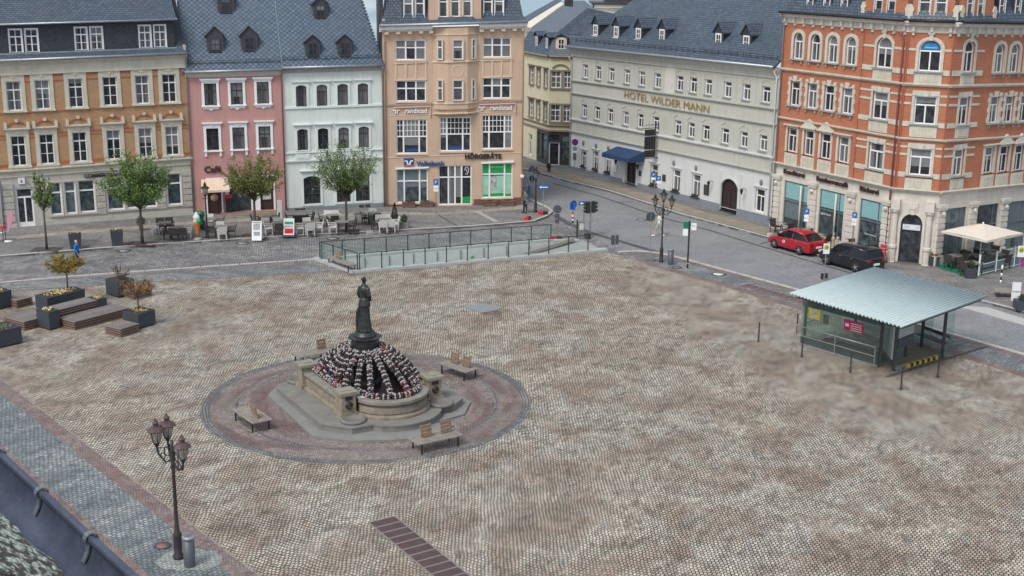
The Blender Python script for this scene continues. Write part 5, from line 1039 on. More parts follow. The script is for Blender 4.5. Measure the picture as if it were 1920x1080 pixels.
prof = [(.36, .3), (.46, .3), (.52, .15), (.57, .19), (.76, .17), (.84, .06), (.92, .06), (.95, .2), (1.06, .22), (1.06, -.3)]
def lofted(prof, fn):
    m = MB(); rows = [fn(o) for z, o in prof]; n = len(rows[0]); v = [(x, y, prof[i][0]) for i, r in enumerate(rows) for x, y in r]
    m.add(v, [(i*n+j, i*n+(j+1) % n, (i+1)*n+(j+1) % n, (i+1)*n+j) for i in range(len(rows)-1) for j in range(n)]); return m
lofted(prof[:8], rim).build('basin_wall', bst, ft); lofted([(.95, .05), (.95, .24), (1.06, .24), (1.07, .2), (1.07, -.28), (.5, -.3)], rim).build('coping', bst2, ft)
m = MB(); m.prism(rim(-.29), .5, .66); m.build('basin_floor', M('basin_floor', (.035, .02, .02), .35, var=.4), ft)
for sx, sy in ((-1, -1), (1, -1), (-1, 1), (1, 1)):
    x, y = sx*1.9, sy*2.0; m = MB(); m.box(x-.3, x+.3, y-.3, y+.3, .34, 1.28); m.box(x-.37, x+.37, y-.37, y+.37, .34, .55); o = m.build('pillar', M('pillar_sandstone', (.25, .215, .165), .85, var=.4, ns=4), ft)
    m = MB(); m.box(x-.38, x+.38, y-.38, y+.38, 1.28, 1.4); m.box(x-.2, x+.2, y-.12, y+.12, 1.4, 1.42); m.build('cap', M('pillar_cap', (.24, .225, .18), .85, var=.2), o)
    ux, uy = sx*.7071, sy*.7071; dxs = (0, -1) if sy < 0 else (0, 1)
    m = MB(); m.ball((x, y+dxs[1]*.31, .86), .16, 10, sy=.6); m.ball((x, y+dxs[1]*.36, .78), .08, 8); m.box(x-.14, x+.14, y+dxs[1]*.31-.02, y+dxs[1]*.31+.02, 1.07, 1.2); m.build('lion_mask', iron, o)
    m = MB(); m.lathe([(.02, .36), (.5, .36), (.5, .46), (.42, .5), (.38, .44), (.02, .43)], 24, (x+ux*.05, y+dxs[1]*.75, 0)); m.build('drip_bowl', M('bowl_stone', (.17, .165, .155), .8, var=.2), o)
m = MB(); q = FL(*g(677, 744, 1.09).xy); m.box(q[0]-.16, q[0]+.16, q[1]-.1, q[1]+.1, 1.075, 1.085); o = m.build('paper_notice', white); o.location = FO; o.rotation_euler = (0, 0, fa); tag(o, 'white sheet of paper lying on the fountain rim beside the front pillar', 'notice')
# statue on its pedestal
SP = Vector((-5.97, 49.95, 0)); stt = thing('statue', 'dark bronze statue of a woman in a long dress on the fountain pedestal', 'statue', SP, R(150)); brz = M('dark_bronze', (.05, .056, .055), .42, .6, .4, 6)
m = MB(); m.lathe([(.62, .6), (.62, .9), (.5, .98), (.48, 2.1), (.52, 2.2)], 8); m.lathe([(.60, 2.2), (.62, 2.26), (.54, 2.32), (.54, 2.68), (.68, 2.74), (.70, 2.80), (.48, 2.84)], 8); m.lathe([(.47, 2.82), (.47, 2.9), (.42, 2.92), (.41, 3.0)], 20); m.build('pedestal', brz, stt)
m = MB(); z0 = 3.0; m.smooth = True
m.lathe([(.33, 0), (.36, .04), (.33, .14), (.28, .5), (.25, .85), (.25, 1.1), (.27, 1.16), (.245, 1.3), (.20, 1.42), (.22, 1.6), (.25, 1.72), (.235, 1.86), (.14, 1.95), (.08, 1.99), (.07, 2.06)], 40, (0, 0, z0), 1.0, .82, mod=lambda a, z: 1+(.09*sin(a*9+z*1.5)+.05*sin(a*17))*max(0, (1.15-z)))
m.lathe([(.30, 1.08), (.285, 1.2), (.23, 1.4)], 24, (0, 0, z0), 1, .84); m.lathe([(.24, 1.78), (.17, 1.93), (.09, 1.97)], 20, (0, 0, z0), 1.08, .9)
m.ball((.0, -.01, z0+2.15), .105, 14, .92, 1.08, 1.22); m.ball((.0, .11, z0+2.22), .075, 10, 1, 1, .9); m.ball((0, .0, z0+2.2), .112, 12, 1, 1.08, .9)
m.ball((0, -.115, z0+2.13), .022, 6); m.box(-.035, .035, -.11, -.08, z0+2.075, z0+2.085)
for s in (-1, 1): m.tube([(s*.22, .02, z0+1.8), (s*.30, .03, z0+1.55), (s*.27, -.06, z0+1.36), (s*.12, -.25, z0+1.5), (-s*.02, -.28, z0+1.56)], [.09, .1, .085, .06, .045], 10); m.ball((s*.24, .02, z0+1.8), .1, 10); m.ball((-s*.02, -.28, z0+1.56), .05, 8)
m.tube([(.1, .1, z0+1.15), (.3, .14, z0+.8), (.33, .12, z0+.4), (.36, .1, z0+.03)], [.08, .09, .08, .06], 8)
m.v = [(x_*.88, y_*.88, z_) for x_, y_, z_ in m.v]; o = m.build('figure', brz, stt); rm = o.modifiers.new('remesh', 'REMESH'); rm.mode = 'VOXEL'; rm.voxel_size = .018; rm.use_smooth_shade = True
# egg garlands
EW, EB, ERd, EBl = M('white_eggs', (.36, .335, .335), .45, var=.3, ns=5), M('black_eggs', (.028, .016, .018), .4, var=.1), M('red_eggs', (.26, .07, .06), .45, var=.1), M('blue_eggs', (.12, .20, .27), .45, var=.1)
def eggs(path, name, label, rad=.085, accent=None, group='egg garlands on the fountain', ring_n=7, seed=0, arch=True):
    rnd = random.Random(seed); m = MB(); L_ = [0]
    for a, b in zip(path[:-1], path[1:]): L_.append(L_[-1]+(b-a).length)
    n = int(L_[-1]/.088)
    for i in range(n):
        s = L_[-1]*(i+.5)/n; k = max(j for j in range(len(L_)-1) if L_[j] <= s); t = (s-L_[k])/(L_[k+1]-L_[k]); p = path[k].lerp(path[k+1], t); d = (path[k+1]-path[k]).normalized()
        u = d.cross(Vector((0, 0, 1))).normalized(); w = u.cross(d)
        for q in range(ring_n):
            a = 2*pi*q/ring_n+rnd.random()*.5+i*.3; c = p+(u*cos(a)+w*sin(a))*rad; base = 1 if i % 5 in (1, 3) else 0
            if rnd.random() < .02: base = 2 if rnd.random() < .6 else 3
            if rnd.random() < .06 and base < 2: base = 1-base
            m.m = base if not (accent and rnd.random() < accent[1](s/L_[-1])) else accent[0]
            r = .05; R3 = (u*cos(a)+w*sin(a)); vs = []
            ax = [d*cos(.4)+R3*sin(.4), u, w]; tt = R3.cross(d)
            for zz, rr in ((-1.3, 0), (-.6, .85), (.3, 1.0), (1.25, 0)):
                if rr == 0: vs.append(c+R3*zz*r)
                else:
                    for h in range(5): hh = 2*pi*h/5; vs.append(c+R3*zz*r+(d*cos(hh)+tt*sin(hh))*r*rr)
            f = [(0, 1+(h+1) % 5, 1+h) for h in range(5)]+[(1+h, 1+(h+1) % 5, 6+(h+1) % 5, 6+h) for h in range(5)]+[(6+h, 6+(h+1) % 5, 11) for h in range(5)]; sm = m.smooth; m.smooth = True; m.add(vs, f); m.smooth = sm
    return tag(m.build(name, [EB, EW, ERd, EBl]), label, 'egg garland', group)
Fm = Matrix.Translation(FO) @ Matrix.Rotation(fa, 4, 'Z'); rr_ = rim(-.2); rimv = [Fm @ Vector((x, y, 1.16)) for x, y in rr_]
def rimpoint(az):
    """rim position in the direction az, counter-clockwise in the fountain's plan"""
    best = None; n = len(rr_)
    for i in range(n):
        (x0, y0), (x1, y1) = rr_[i], rr_[(i+1) % n]; dx, dy = cos(az), sin(az); den = dx*(y1-y0)-dy*(x1-x0)
        if abs(den) < 1e-9: continue
        t = (x0*(y1-y0)-y0*(x1-x0))/den; s = (x0*dy-y0*dx)/-den if False else ((x0*dy-y0*dx)/(dx*(y1-y0)-dy*(x1-x0)))
        if t > 0 and -.001 <= s <= 1.001 and (best is None or t < best): best = t
    return (cos(az)*(best or 2), sin(az)*(best or 2))
NG = 24; names_ = ['toward the front pillar', 'over the front lobe', 'toward the right pillar', 'over the right side', 'toward the hidden back pillar', 'over the back lobe', 'toward the left pillar', 'over the flat left side']
cnt = {}
for i in range(NG):
    az = 2*pi*(i+.5)/NG-pi; x, y = rimpoint(az); p1 = Vector((x, y, 1.15)); p0 = Vector((.64*cos(az), .64*sin(az), 2.3)); path = []
    for k in range(13): t = k/12; q = p0.lerp(p1, t); q.z += .24*sin(pi*t)**.9; path.append(Fm @ q)
    deg = math.degrees(az) % 360; sec = int(((deg-225+22.5) % 360)//45); nm = names_[sec]; cnt[nm] = cnt.get(nm, 0)+1; order = ('first', 'second', 'third', 'fourth', 'fifth')[cnt[nm]-1]
    acc = (2, lambda s: .3 if s < .35 else .02) if i in (7, 8) else ((2, lambda s: .3 if s > .8 else .0) if i % 5 == 1 else ((3, lambda s: .2 if s > .75 else .0) if i % 4 == 0 else None))
    eggs(path, 'egg_garland', f'{order} arched garland of black and white eggs running {nm}, counted counterclockwise', accent=acc, seed=i)
rl = rimv+[rimv[0]]; eggs(rl, 'egg_garland', 'thick garland of black, white and red eggs lying all round the basin rim', .085, (2, lambda s: .22 if .3 < s < .42 else .03), ring_n=7, seed=99)
sr = [SP+Vector((.68*cos(a), .68*sin(a), 2.3)) for a in [2*pi*k/20 for k in range(21)]]; eggs(sr, 'egg_garland', 'ring garland of eggs tied round the top of the pedestal under the statue', .08, (3, lambda s: .1), ring_n=5, seed=55)
# ================================================================ street furniture
def obx(m, cx, cy, a, L_, Wd, z0, z1):
    c, s = cos(a), sin(a); m.prism([(cx+x*c-y*s, cy+x*s+y*c) for x, y in ((-L_/2, -Wd/2), (L_/2, -Wd/2), (L_/2, Wd/2), (-L_/2, Wd/2))], z0, z1)
bwood = M('weathered_bench_wood', (.25, .225, .195), .8, var=.3, ns=6); bwood2 = M('bench_back_wood', (.24, .17, .11), .75, var=.35, ns=7)
def bench(x, y, a, backs, label, L_=1.9, Wd=.85, n=6, flip=1):
    t = thing('bench', label, 'bench', (x, y, .015), a, 'flat timber benches around the fountain'); m = MB()
    for i in range(n): yy = -Wd/2+Wd*(i+.5)/n; m.box(-L_/2, L_/2, yy-Wd/n*.42, yy+Wd/n*.42, .4, .45)
    m.build('seat', bwood, t); m = MB()
    for sx in (-1, 1): m.box(sx*(L_/2-.2)-.03, sx*(L_/2-.2)+.03, -Wd/2+.04, Wd/2-.04, .35, .4)
    m.box(-L_/2+.2, L_/2-.2, -.03, .03, .36, .399); m.build('frame', iron, t)
    for sx in (-1, 1):
        for sy in (-1, 1): m = MB(); m.box(sx*(L_/2-.2)-.025, sx*(L_/2-.2)+.025, sy*(Wd/2-.08)-.025, sy*(Wd/2-.08)+.025, 0, .36); m.build('leg', iron, t)
    for bx in backs:
        m = MB()
        for k in range(3): m.box(bx-.23, bx+.23, flip*.06-.02+flip*k*.03, flip*.06+.02+flip*k*.03, .5+k*.15, .5+k*.15+.13)
        for q in (-.18, .18): m.bar((bx+q, flip*.04, .45), (bx+q, flip*.17, .95), .03)
        m.build('backrest', bwood2, t)
bench(-10.1, 47.05, R(-54), (.45,), 'flat timber bench with one backrest, left of the fountain steps', 1.95, flip=-1); bench(-2.8, 44.9, R(33), (-.35, .5), 'flat timber bench with two backrests in front of the fountain lobe', 1.95)
bench(-2.3, 53.35, R(-44), (-.35, .4), 'flat timber bench with two backrests, right behind the fountain', 1.8, flip=1); bench(-9.0, 55.1, R(38), (.55,), 'flat timber bench with one backrest, left behind the fountain', 1.7)
p = g(641, 503); bench(p.x, p.y, R(-52), (-.5,), 'narrow timber bench with one small backrest against the left end of the garage ramp', 2.6, .6, 4)
p = g(1893, 560); bench(p.x, p.y, R(-12), (), 'backless timber bench at the right edge of the photo beside the bus stop post', 1.7, .9, 7)
# candelabra lamps
lglass = M_glass('lantern_glass', (.8, .8, .76), .6); lroof = M('lantern_roof_copper', (.10, .065, .065), .45, .4, .2)
def lantern(t, x, y, z, s=1.0, roof=None):
    m = MB(); m.lathe([(.10*s, 0), (.12*s, .02*s), (.2*s, .42*s)], 6, (x, y, z)); m.f = [f for f in m.f if len(f) == 4]; m.mi = m.mi[:len(m.f)]; m.sm = m.sm[:len(m.f)]; o = m.build('lantern_glass', lglass, t)
    m = MB(); m.lathe([(.03*s, -.16*s), (.09*s, -.04*s), (.12*s, .0), (.11*s, .03*s)], 8, (x, y, z))
    for k in range(6): a = 2*pi*k/6; m.bar((x+.12*s*cos(a), y+.12*s*sin(a), z+.02*s), (x+.205*s*cos(a), y+.205*s*sin(a), z+.42*s), .016*s)
    m.lathe([(.045*s, .03*s), (.045*s, .16*s)], 8, (x, y, z)); m.build('lantern_frame', iron, o)
    m = MB(); m.lathe([(.29*s, .41*s), (.30*s, .435*s), (.2*s, .52*s), (.09*s, .58*s), (.095*s, .67*s), (.11*s, .69*s), (.05*s, .75*s), (.02*s, .84*s)], 8, (x, y, z)); m.build('lantern_roof', roof or lroof, o); return o
def candelabra(p, label, h=3.75, s=1.0, arms=((118, .5, .05), (166, .5, 0), (-38, .5, -.34)), roof=None, top=False):
    t = thing('street_lamp', label, 'street lamp', p, 0, 'three-armed lantern posts'); m = MB()
    m.lathe([(.17*s, 0), (.17*s, .1), (.13*s, .16), (.125*s, .75), (.14*s, .8), (.09*s, .88), (.065*s, 1.1), (.05*s, h-.7), (.09*s, h-.6), (.06*s, h-.5), (.1*s, h-.2), (.05*s, h), (.045*s, h+.25)], 12); m.build('post', M('lamp_post_paint', (.045, .04, .045), .5, .2, .2), t)
    for k, (a, r, dz) in enumerate(arms):
        a = R(a); c, q = cos(a), sin(a); r = r*s; m = MB()
        m.tube([(0, 0, h-.35), (c*r*.45, q*r*.45, h-.48), (c*r*.9, q*r*.9, h-.25), (c*r, q*r, h-.02)], .032*s, 6); cr = [(c*r*(.35+.18*cos(w)), q*r*(.35+.18*cos(w)), h-.12+.14*sin(w)) for w in [i*.7 for i in range(10)]]; m.tube(cr, .02*s, 5); m.tube([(c*r*(.62+.14*cos(w)), q*r*(.62+.14*cos(w)), h-.28+.1*sin(w)) for w in [i*.7 for i in range(10)]], .018*s, 5); m.tube([(c*r*.1, q*r*.1, h+.02), (c*r*.6, q*r*.6, h-.02), (c*r, q*r, h-.06)], .014, 5)
        if top and k == 2: pass
        m.v = [(x_, y_, z_+dz*min(1, math.hypot(x_, y_)/r)) for x_, y_, z_ in m.v]; m.build('arm', iron, t); lantern(t, c*r, q*r, h+.12+dz, s*.92, roof)
    if top: lantern(t, 0, 0, h+.42, s, roof)
candelabra(g(335, 1047), 'tall cast iron lamp post with three lanterns standing on the blue grey band, bottom left', 3.6, 1.0)
def bin_(p, label, r=.17, h=1.05, top=None):
    t = thing('litter_bin', label, 'litter bin', p, group='slim cylindrical litter bins'); m = MB(); m.lathe([(r*.98, .0), (r, .03), (r, h-.08)], 24); m.build('body', M('bin_grey', (.10, .105, .125), .5, .3, .1), t); m = MB(); m.lathe([(r+.012, h-.1), (r+.012, h-.02), (r-.01, h)], 24); m.build('rim', zinc, t); m = MB(); m.lathe([(r*.8, h-.01), (r*.7, h+.003)], 20); m.build('lid', M('bin_lid', (.2, .22, .24), .4, .5), t)
bin_(g(356, 1062), 'slim grey cylindrical litter bin beside the nearest lamp post', .17, 1.0)
candelabra(g(1239.5, 491), 'lamp post with three lanterns standing between the no entry sign and a slim bin', 3.35, .88, ((172, .56, 0), (-8, .56, 0)), iron, True); bin_(g(1257, 496), 'slim dark litter bin right of the lamp post near the street kerb', .17, .98)
def single(p, label, h):
    t = thing('street_lamp', label, 'street lamp', p, group='single lantern posts'); m = MB(); m.lathe([(.14, 0), (.14, .1), (.1, .16), (.1, .7), (.06, .8), (.05, 1.6), (.038, h-.6), (.06, h-.5), (.03, h-.35)], 12); m.bar((-.22, 0, h-.55), (.22, 0, h-.55), .025); m.build('post', iron, t); lantern(t, 0, 0, h-.3, 1.0, iron)
single(g(389, 446, .12), 'dark single lantern post beside the ice cream cone figure', 3.1); single(g(1004, 398, .12), 'dark single lantern post at the rounded pavement corner', 2.75)
# bollards
def bollard(px, py, h, label, z=.015):
    t = thing('bollard', label, 'bollard', g(px, py, z), group='thin dark bollards by the bus shelter'); m = MB(); m.lathe([(.045, 0), (.038, .04), (.034, h-.03), (.042, h-.02), (.04, h)], 10); m.build('shaft', darksteel, t); m = MB(); m.lathe([(.09, 0), (.08, .015)], 12); m.build('foot', iron, t)
for a in ((1422, 640, .95, 'thin dark bollard standing alone farthest left of the bus shelter'), (1494, 623, .95, 'thin dark bollard just left of the far corner of the shelter glass'), (1503, 669, .95, 'thin dark bollard at the left end of the shelter handrail'), (1594, 698, 1.0, 'thin dark bollard in front of the middle of the shelter glass'), (1689, 730, 1.02, 'thin dark bollard nearest the camera, left end of the channel drain'), (1758, 707, 1.0, 'thin dark bollard in front of the right shelter post')): bollard(*a)
t = thing('bollard', 'white and black banded bollard beside the cafe terrace fence', 'bollard', g(1876, 531, .12)); 
for i in range(5): m = MB(); m.lathe([(.05, i*.2), (.05, (i+1)*.2)], 10); m.build('band', (white, black)[i % 2], t)
m = MB(); m.ball((0, 0, 1.02), .055, 8); m.build('cap', white, t)
# ---------------- signs
bluesign = M('blue_sign', (.01, .10, .36), .4, var=0); backgrey = M('sign_back', (.09, .10, .115), .5, .4, .15); redp = M('sign_red', (.6, .02, .02), .4, var=0)
def pole(t, h, r=.03): m = MB(); m.lathe([(r, 0), (r, h)], 8); m.build('pole', steel, t)
def plate(t, w, h, z, mat, a=0.0, name='sign_plate', x=0.0, y=-.05, lp=None):
    m = MB()
    if lp: m.vprism([(px_+x, pz+z) for px_, pz in lp], y-.01, y+.01)
    else: m.box(x-w/2, x+w/2, y-.01, y+.01, z, z+h)
    return m.build(name, mat, t, Matrix.Rotation(a, 4, 'Z'))
def disc(r, n=20): return [(r*cos(2*pi*i/n), r*sin(2*pi*i/n)) for i in range(n)]
def txt(t, s, size, mat, z, a=0.0, x=0.0, y=-.065, **k): return text(s, size, mat, t, Matrix.Rotation(a, 4, 'Z') @ Matrix.Translation((x, y, z)), .003, **k)
def foot(t): 
    for i, mt in enumerate((redp, black)): m = MB(); m.box(-.35+.35*i, .0+.35*i, -.14, .14, 0, .16); m.box(-.32+.35*i, -.03+.35*i, -.11, .11, .16, .22); m.build('sign_foot', mt, t)
def sign(px, py, label, z=.12, a=0.0, name='road_sign', cat='road sign'): return thing(name, label, cat, g(px, py, z), a)
t = sign(817.6, 402, 'blue parking sign on a post in front of the tan corner house'); pole(t, 2.5); plate(t, .34, .42, 2.1, bluesign); txt(t, 'P', .36, white, 2.17); plate(t, .34, .2, 1.86, white); plate(t, .34, .18, 1.64, white)
t = sign(997, 372, 'back of a triangular sign with a blue disc below, on the pavement corner', .12); pole(t, 2.6); plate(t, 0, 0, 2.05, backgrey, lp=[(-.33, 0), (.33, 0), (0, .55)], y=.04); plate(t, 0, 0, 1.5, M('sign_back_blue', (.03, .09, .14)), lp=disc(.24), y=.04); m = MB(); m.bar((-.9, 0, 1.98), (.3, 0, 1.98), .035); m.build('cross_arm', steel, t)
def oneway(px, py, label, h, z=.12, f=True):
    t = sign(px, py, label, z); pole(t, h); plate(t, .72, .26, h-.28, bluesign); m = MB(); m.vprism([(-.3, h-.15), (-.16, h-.06), (-.16, h-.115), (.3, h-.115), (.3, h-.185), (-.16, h-.185), (-.16, h-.24)], -.068, -.058); m.build('arrow', white, t)
    if f: foot(t)
oneway(1018, 402, 'blue one way arrow sign with red and black foot at the rounded pavement corner', 2.1); oneway(1094, 443, 'blue one way arrow sign on a thin pole near the ramp end', 2.35, .02, False)
t = sign(989, 412, 'tall sign pole with a dark turned disc right in front of the pedestrian', .12, R(70)); pole(t, 2.45); plate(t, 0, 0, 2.1, M('blue_disc', (.02, .1, .22)), lp=disc(.33)); plate(t, .5, .3, 1.45, M('teal_print', (.02, .2, .22))); foot(t)
t = sign(1044, 449, 'round dark sign seen from behind with two small plates and red foot by the ramp', .02); pole(t, 2.3); plate(t, 0, 0, 2.0, backgrey, lp=disc(.27)); plate(t, .3, .3, 1.4, backgrey); plate(t, .28, .26, 1.08, backgrey); foot(t)
t = sign(1073, 447, 'blue sign with a red and white banded pole in front of the ramp end', .02); pole(t, 2.4); plate(t, .4, .5, 1.9, bluesign, R(-30)); plate(t, 0, 0, 2.25, bluesign, R(40), lp=disc(.27))
for i, (mt, z) in enumerate(((redp, 1.75), (white, 1.55), (redp, 1.4), (white, 1.3), (black, 1.15))): m = MB(); m.lathe([(.07, z-.1), (.07, z)], 8); m.build('band', mt, t)
t = thing('traffic_light', 'traffic light seen from the side on a grey pole at the ramp end', 'traffic light', g(1106, 444, .02), R(25)); pole(t, 2.4, .055)
for sx in (-1, 1):
    m = MB(); m.box(sx*.2-.12, sx*.2+.12, -.1, .12, 1.6, 2.35); o = m.build('signal_head', M('signal_housing', (.02, .035, .03), .5), t)
    for k in range(3): m = MB(); m.lathe([(.095, 0), (.095, .16)], 10); m.v = [(a+sx*.34, b*1.0, 0) if 0 else (sx*.2+sx*.12+c*sx, b, 1.75+k*.23+a) for a, b, c in m.v]; m.build('visor', M('signal_housing', (.02, .035, .03)), o)
t = thing('ticket_machine', 'grey ticket cabinet beside the end post of the far ramp railing', 'ticket machine', g(1089, 447, .02), R(10)); m = MB(); m.box(-.22, .2, -.12, .12, 0, 1.1); m.build('cabinet', M('cabinet_grey', (.17, .17, .17), .5), t); m = MB(); m.box(-.14, .14, -.13, -.118, .6, 1.02); m.build('panel', M('panel_print', (.5, .5, .48), var=.4, ns=9), t); m = MB(); m.box(-.3, -.23, -.04, .04, 0, 1.25); m.build('end_post', black, t); m = MB(); m.box(.26, .62, -.15, .15, 0, .3); m.build('side_box', black, t)
t = sign(1218, 474, 'back of a round sign on a thin pole beside the three lantern lamp post', .02, R(15)); pole(t, 2.55, .024); plate(t, 0, 0, 2.28, backgrey, lp=disc(.3), y=.04)
t = thing('bus_stop_sign', 'dark post with green and white stop plates right of the slim litter bin', 'bus stop sign', g(1289, 503, .02), R(-8)); m = MB(); m.lathe([(.05, 0), (.05, 2.85)], 8); m.build('pole', black, t); plate(t, .3, .4, 2.4, M('stop_green', (.0, .16, .09), .5), x=-.2); plate(t, .3, .4, 1.98, white, x=-.22); plate(t, .3, .42, 2.32, white, x=.26); m = MB(); m.lathe([(.056, .3), (.056, .33)], 8); m.build('band', white, t); txt(t, 'Bus', .12, M('stop_green', (.0, .16, .09)), 2.55, x=.26)
t = sign(1152, 467, 'pair of dark grey marker boards on a short post near the ramp', .02, R(10)); pole(t, .95); plate(t, .2, .6, .3, backgrey, x=-.14); plate(t, .2, .6, .3, backgrey, x=.14)
def hstop(px, py, h, label, extra=False):
    t = thing('bus_stop_sign', label, 'bus stop sign', g(px, py, .03)); m = MB(); m.lathe([(.025, 0), (.025, h)], 8); m.build('pole', steel, t); plate(t, .36, .6, h-.6, white); m = MB(); m.vprism([(a, b+h-.22) for a, b in disc(.14)], -.07, -.058); m.build('yellow_disc', M('stop_yellow', (.55, .5, .05), .5, var=0), t); m = MB(); m.vprism([(a, b+h-.22) for a, b in disc(.15)], -.062, -.0585); m.build('green_ring', M('stop_green', (.0, .16, .09)), t); txt(t, 'H', .2, M('stop_green', (.0, .16, .09)), h-.295, y=-.075, bold=.01)
    if extra:
        for z in (.95, .42): plate(t, .42, .46, z, white, y=-.05, name='timetable'); plate(t, .42, .46, z, white, y=.08, name='timetable')
        plate(t, .3, .5, h-1.1, M('magenta_print', (.3, .03, .2), var=.5, ns=5), x=.22)
    else: plate(t, .16, .34, .05, black, y=.0, x=-.12); plate(t, .16, .3, .1, black, y=.0, x=.12)
hstop(1545, 525, 2.15, 'white stop flag with yellow disc between the dark car and the shelter roof'); hstop(1902, 578, 3.4, 'stop flag with yellow disc above white timetable boards at the right photo edge', True)
F = Face(hh, H0, math.atan2(H1.y-H0.y, H1.x-H0.x), 26.7, 0)
def hp(u, out): q = F.wm @ Vector((u, -out, 0)); return Vector((q.x, q.y, .12))
t = thing('road_sign', 'no parking disc on a pole by the left end of the hotel', 'road sign', hp(1.9, .7), R(-20)); pole(t, 2.6); plate(t, 0, 0, 2.5, M('no_parking', (.08, .03, .2), .5), lp=disc(.26)); m = MB(); m.vprism([(a, b+2.5) for a, b in disc(.28)], -.055, -.0445); m.build('red_rim', redp, t); plate(t, .3, .3, 1.8, bluesign); txt(t, 'R', .24, white, 1.86); plate(t, .3, .16, 1.6, white)
p = g(1226, 392, .12); t = thing('road_sign', 'pair of blue parking signs in front of the hotel below the hanging sign', 'road sign', p, R(-12)); pole(t, 2.75)
for x, z in ((-.12, 2.35), (.26, 2.1)): plate(t, .32, .34, z, bluesign, x=x); txt(t, 'P', .28, white, z+.06, x=x); plate(t, .3, .16, z-.2, white, x=x)
f1_ = f1
def kp(px, py): return g(px, py, .12)
for px, py, lb in ((1508, 470, 'blue parking sign with white plates on a pole in front of the first bakery window'), (1597, 478, 'blue parking sign on a pole against the stone pier behind the dark car')):
    t = thing('road_sign', lb, 'road sign', kp(px, py), R(-25)); pole(t, 2.9 if px < 1550 else 2.75); plate(t, .3, .34, 2.35, bluesign); txt(t, 'P', .28, white, 2.41); plate(t, .28, .2, 2.1, white); plate(t, .28, .18, 1.88, white)
# ---------------- pavement goods
t = thing('ice_cream_figure', 'giant orange wafer cone with white, yellow and green scoops on the cafe terrace', 'ice cream cone figure', g(371, 449, .12)); m = MB(); m.lathe([(.05, .1), (.13, .5), (.2, 1.02), (.22, 1.06)], 16); m.build('cone', M('wafer_orange', (.55, .19, .04), .7, var=.25, ns=14), t); m = MB(); m.lathe([(.28, 0), (.26, .08), (.1, .14)], 12); m.build('base', M('stone_foot', (.35, .33, .3)), t)
for c, r, mt in (((-.08, -.05, 1.18), .17, M('vanilla_scoop', (.65, .6, .25), .5)), ((.14, -.06, 1.2), .17, M('green_scoop', (.0, .32, .16), .5)), ((-.03, .02, 1.42), .22, white)): m = MB(); m.ball(c, r, 14); m.build('scoop', mt, t)
m = MB(); m.lathe([(.17, 1.5), (.13, 1.62), (.03, 1.78)], 12, (-.03, .02, 0)); m.build('swirl', white, t)
t = thing('frog_bin', 'round lidded green waste bin behind the ice cream cone figure', 'waste bin', g(377, 428, .12)); gb = M('bin_green', (.01, .16, .07), .45); m = MB(); m.lathe([(.2, 0), (.24, .1), (.25, .8), (.27, .84)], 16); m.build('body', gb, t); m = MB(); m.lathe([(.28, .84), (.29, .95), (.22, 1.12), (.08, 1.2)], 16); m.build('lid', gb, t); m = MB(); m.box(-.12, .12, -.29, -.2, .92, 1.0); m.build('flap', black, t)
def aboard(px, py, label, w, h, mt, prints, a=0.0, lean=.28):
    t = thing('pavement_board', label, 'pavement board', g(px, py, .12), a); 
    for s in (-1, 1):
        m = MB(); m.T = Matrix.Rotation(s*lean*.5, 4, 'X'); y = s*.02; m.T = Matrix.Translation((0, s*lean*.5, 0)) @ Matrix.Rotation(-s*lean*-.45, 4, 'X'); m.box(-w/2, w/2, -.015, .015, .0, h)
        m.T = None; m.v = [(x, (s*(.3-.27*z/h))+yy*0+(yy-s*lean*.5)*.0+(.015 if i % 4 in (2, 3) else -.015), z) for i, (x, yy, z) in enumerate(m.v)]; o = m.build('panel', mt, t)
    for (x0, x1, z0, z1, pm) in prints: m = MB(); yf = lambda z: -(.3-.27*z/h)-.02; m.add([(x0, yf(z0), z0), (x1, yf(z0), z0), (x1, yf(z1), z1), (x0, yf(z1), z1)], [(0, 1, 2, 3)]); m.build('print', pm, t)
    return t
gp_ = M('grey_sketch', (.35, .36, .36), var=.9, ns=8)
aboard(483, 449, 'white folding menu board standing in front of the middle tree', .62, 1.2, white, [(-.22, .22, .65, 1.05, gp_), (-.2, .2, .3, .55, gp_), (-.25, .25, 1.1, 1.15, M('dark_print', (.1, .1, .1)))])
t = aboard(543, 442, 'white pavement board with green and red print standing by the cafe tables', .68, 1.15, M('white_board', (.72, .74, .74)), [(-.28, .28, .78, .95, M('green_print', (.02, .3, .16), var=.4, ns=9)), (-.28, .28, .2, .52, M('red_print', (.5, .02, .04), var=.35, ns=8)), (-.25, .25, .58, .72, gp_)]); m = MB(); m.box(-.4, .4, -.36, .34, -.0, .12); m.build('base', M('bin_grey', (.10, .105, .125)), t)
m = MB(); m.box(-.17, .17, -.06, .06, 0, 1.25); o = m.build('menu_pillar', M('pale_pillar', (.5, .51, .5), .6), None); o.location = g(525, 409, .12); tag(o, 'slim pale menu pillar against the join of the pink and mint houses', 'menu pillar')
t = thing('pavement_board', 'tall red pavement board leaning beside the last bakery pier', 'pavement board', g(1652, 494, .12), R(-62)); m = MB(); m.box(-.24, .24, -.05, -.0, 0, 1.15); m.v = [(x, y+z*.12, z) for x, y, z in m.v]; m.build('panel', M('faded_red', (.5, .05, .06), .5, var=.25, ns=5), t); m = MB()
for k in range(5): m.box(-.18, .18, -.062+.12*(.25+k*.17), -.056+.12*(.25+k*.17), .22+k*.17, .27+k*.17)
m.build('print', M('pale_pink_print', (.6, .35, .33), var=.3), t); m = MB(); m.bar((-.1, .35, 0), (-.1, .13, 1.0), .03); m.bar((.1, .35, 0), (.1, .13, 1.0), .03); m.build('strut', black, t)
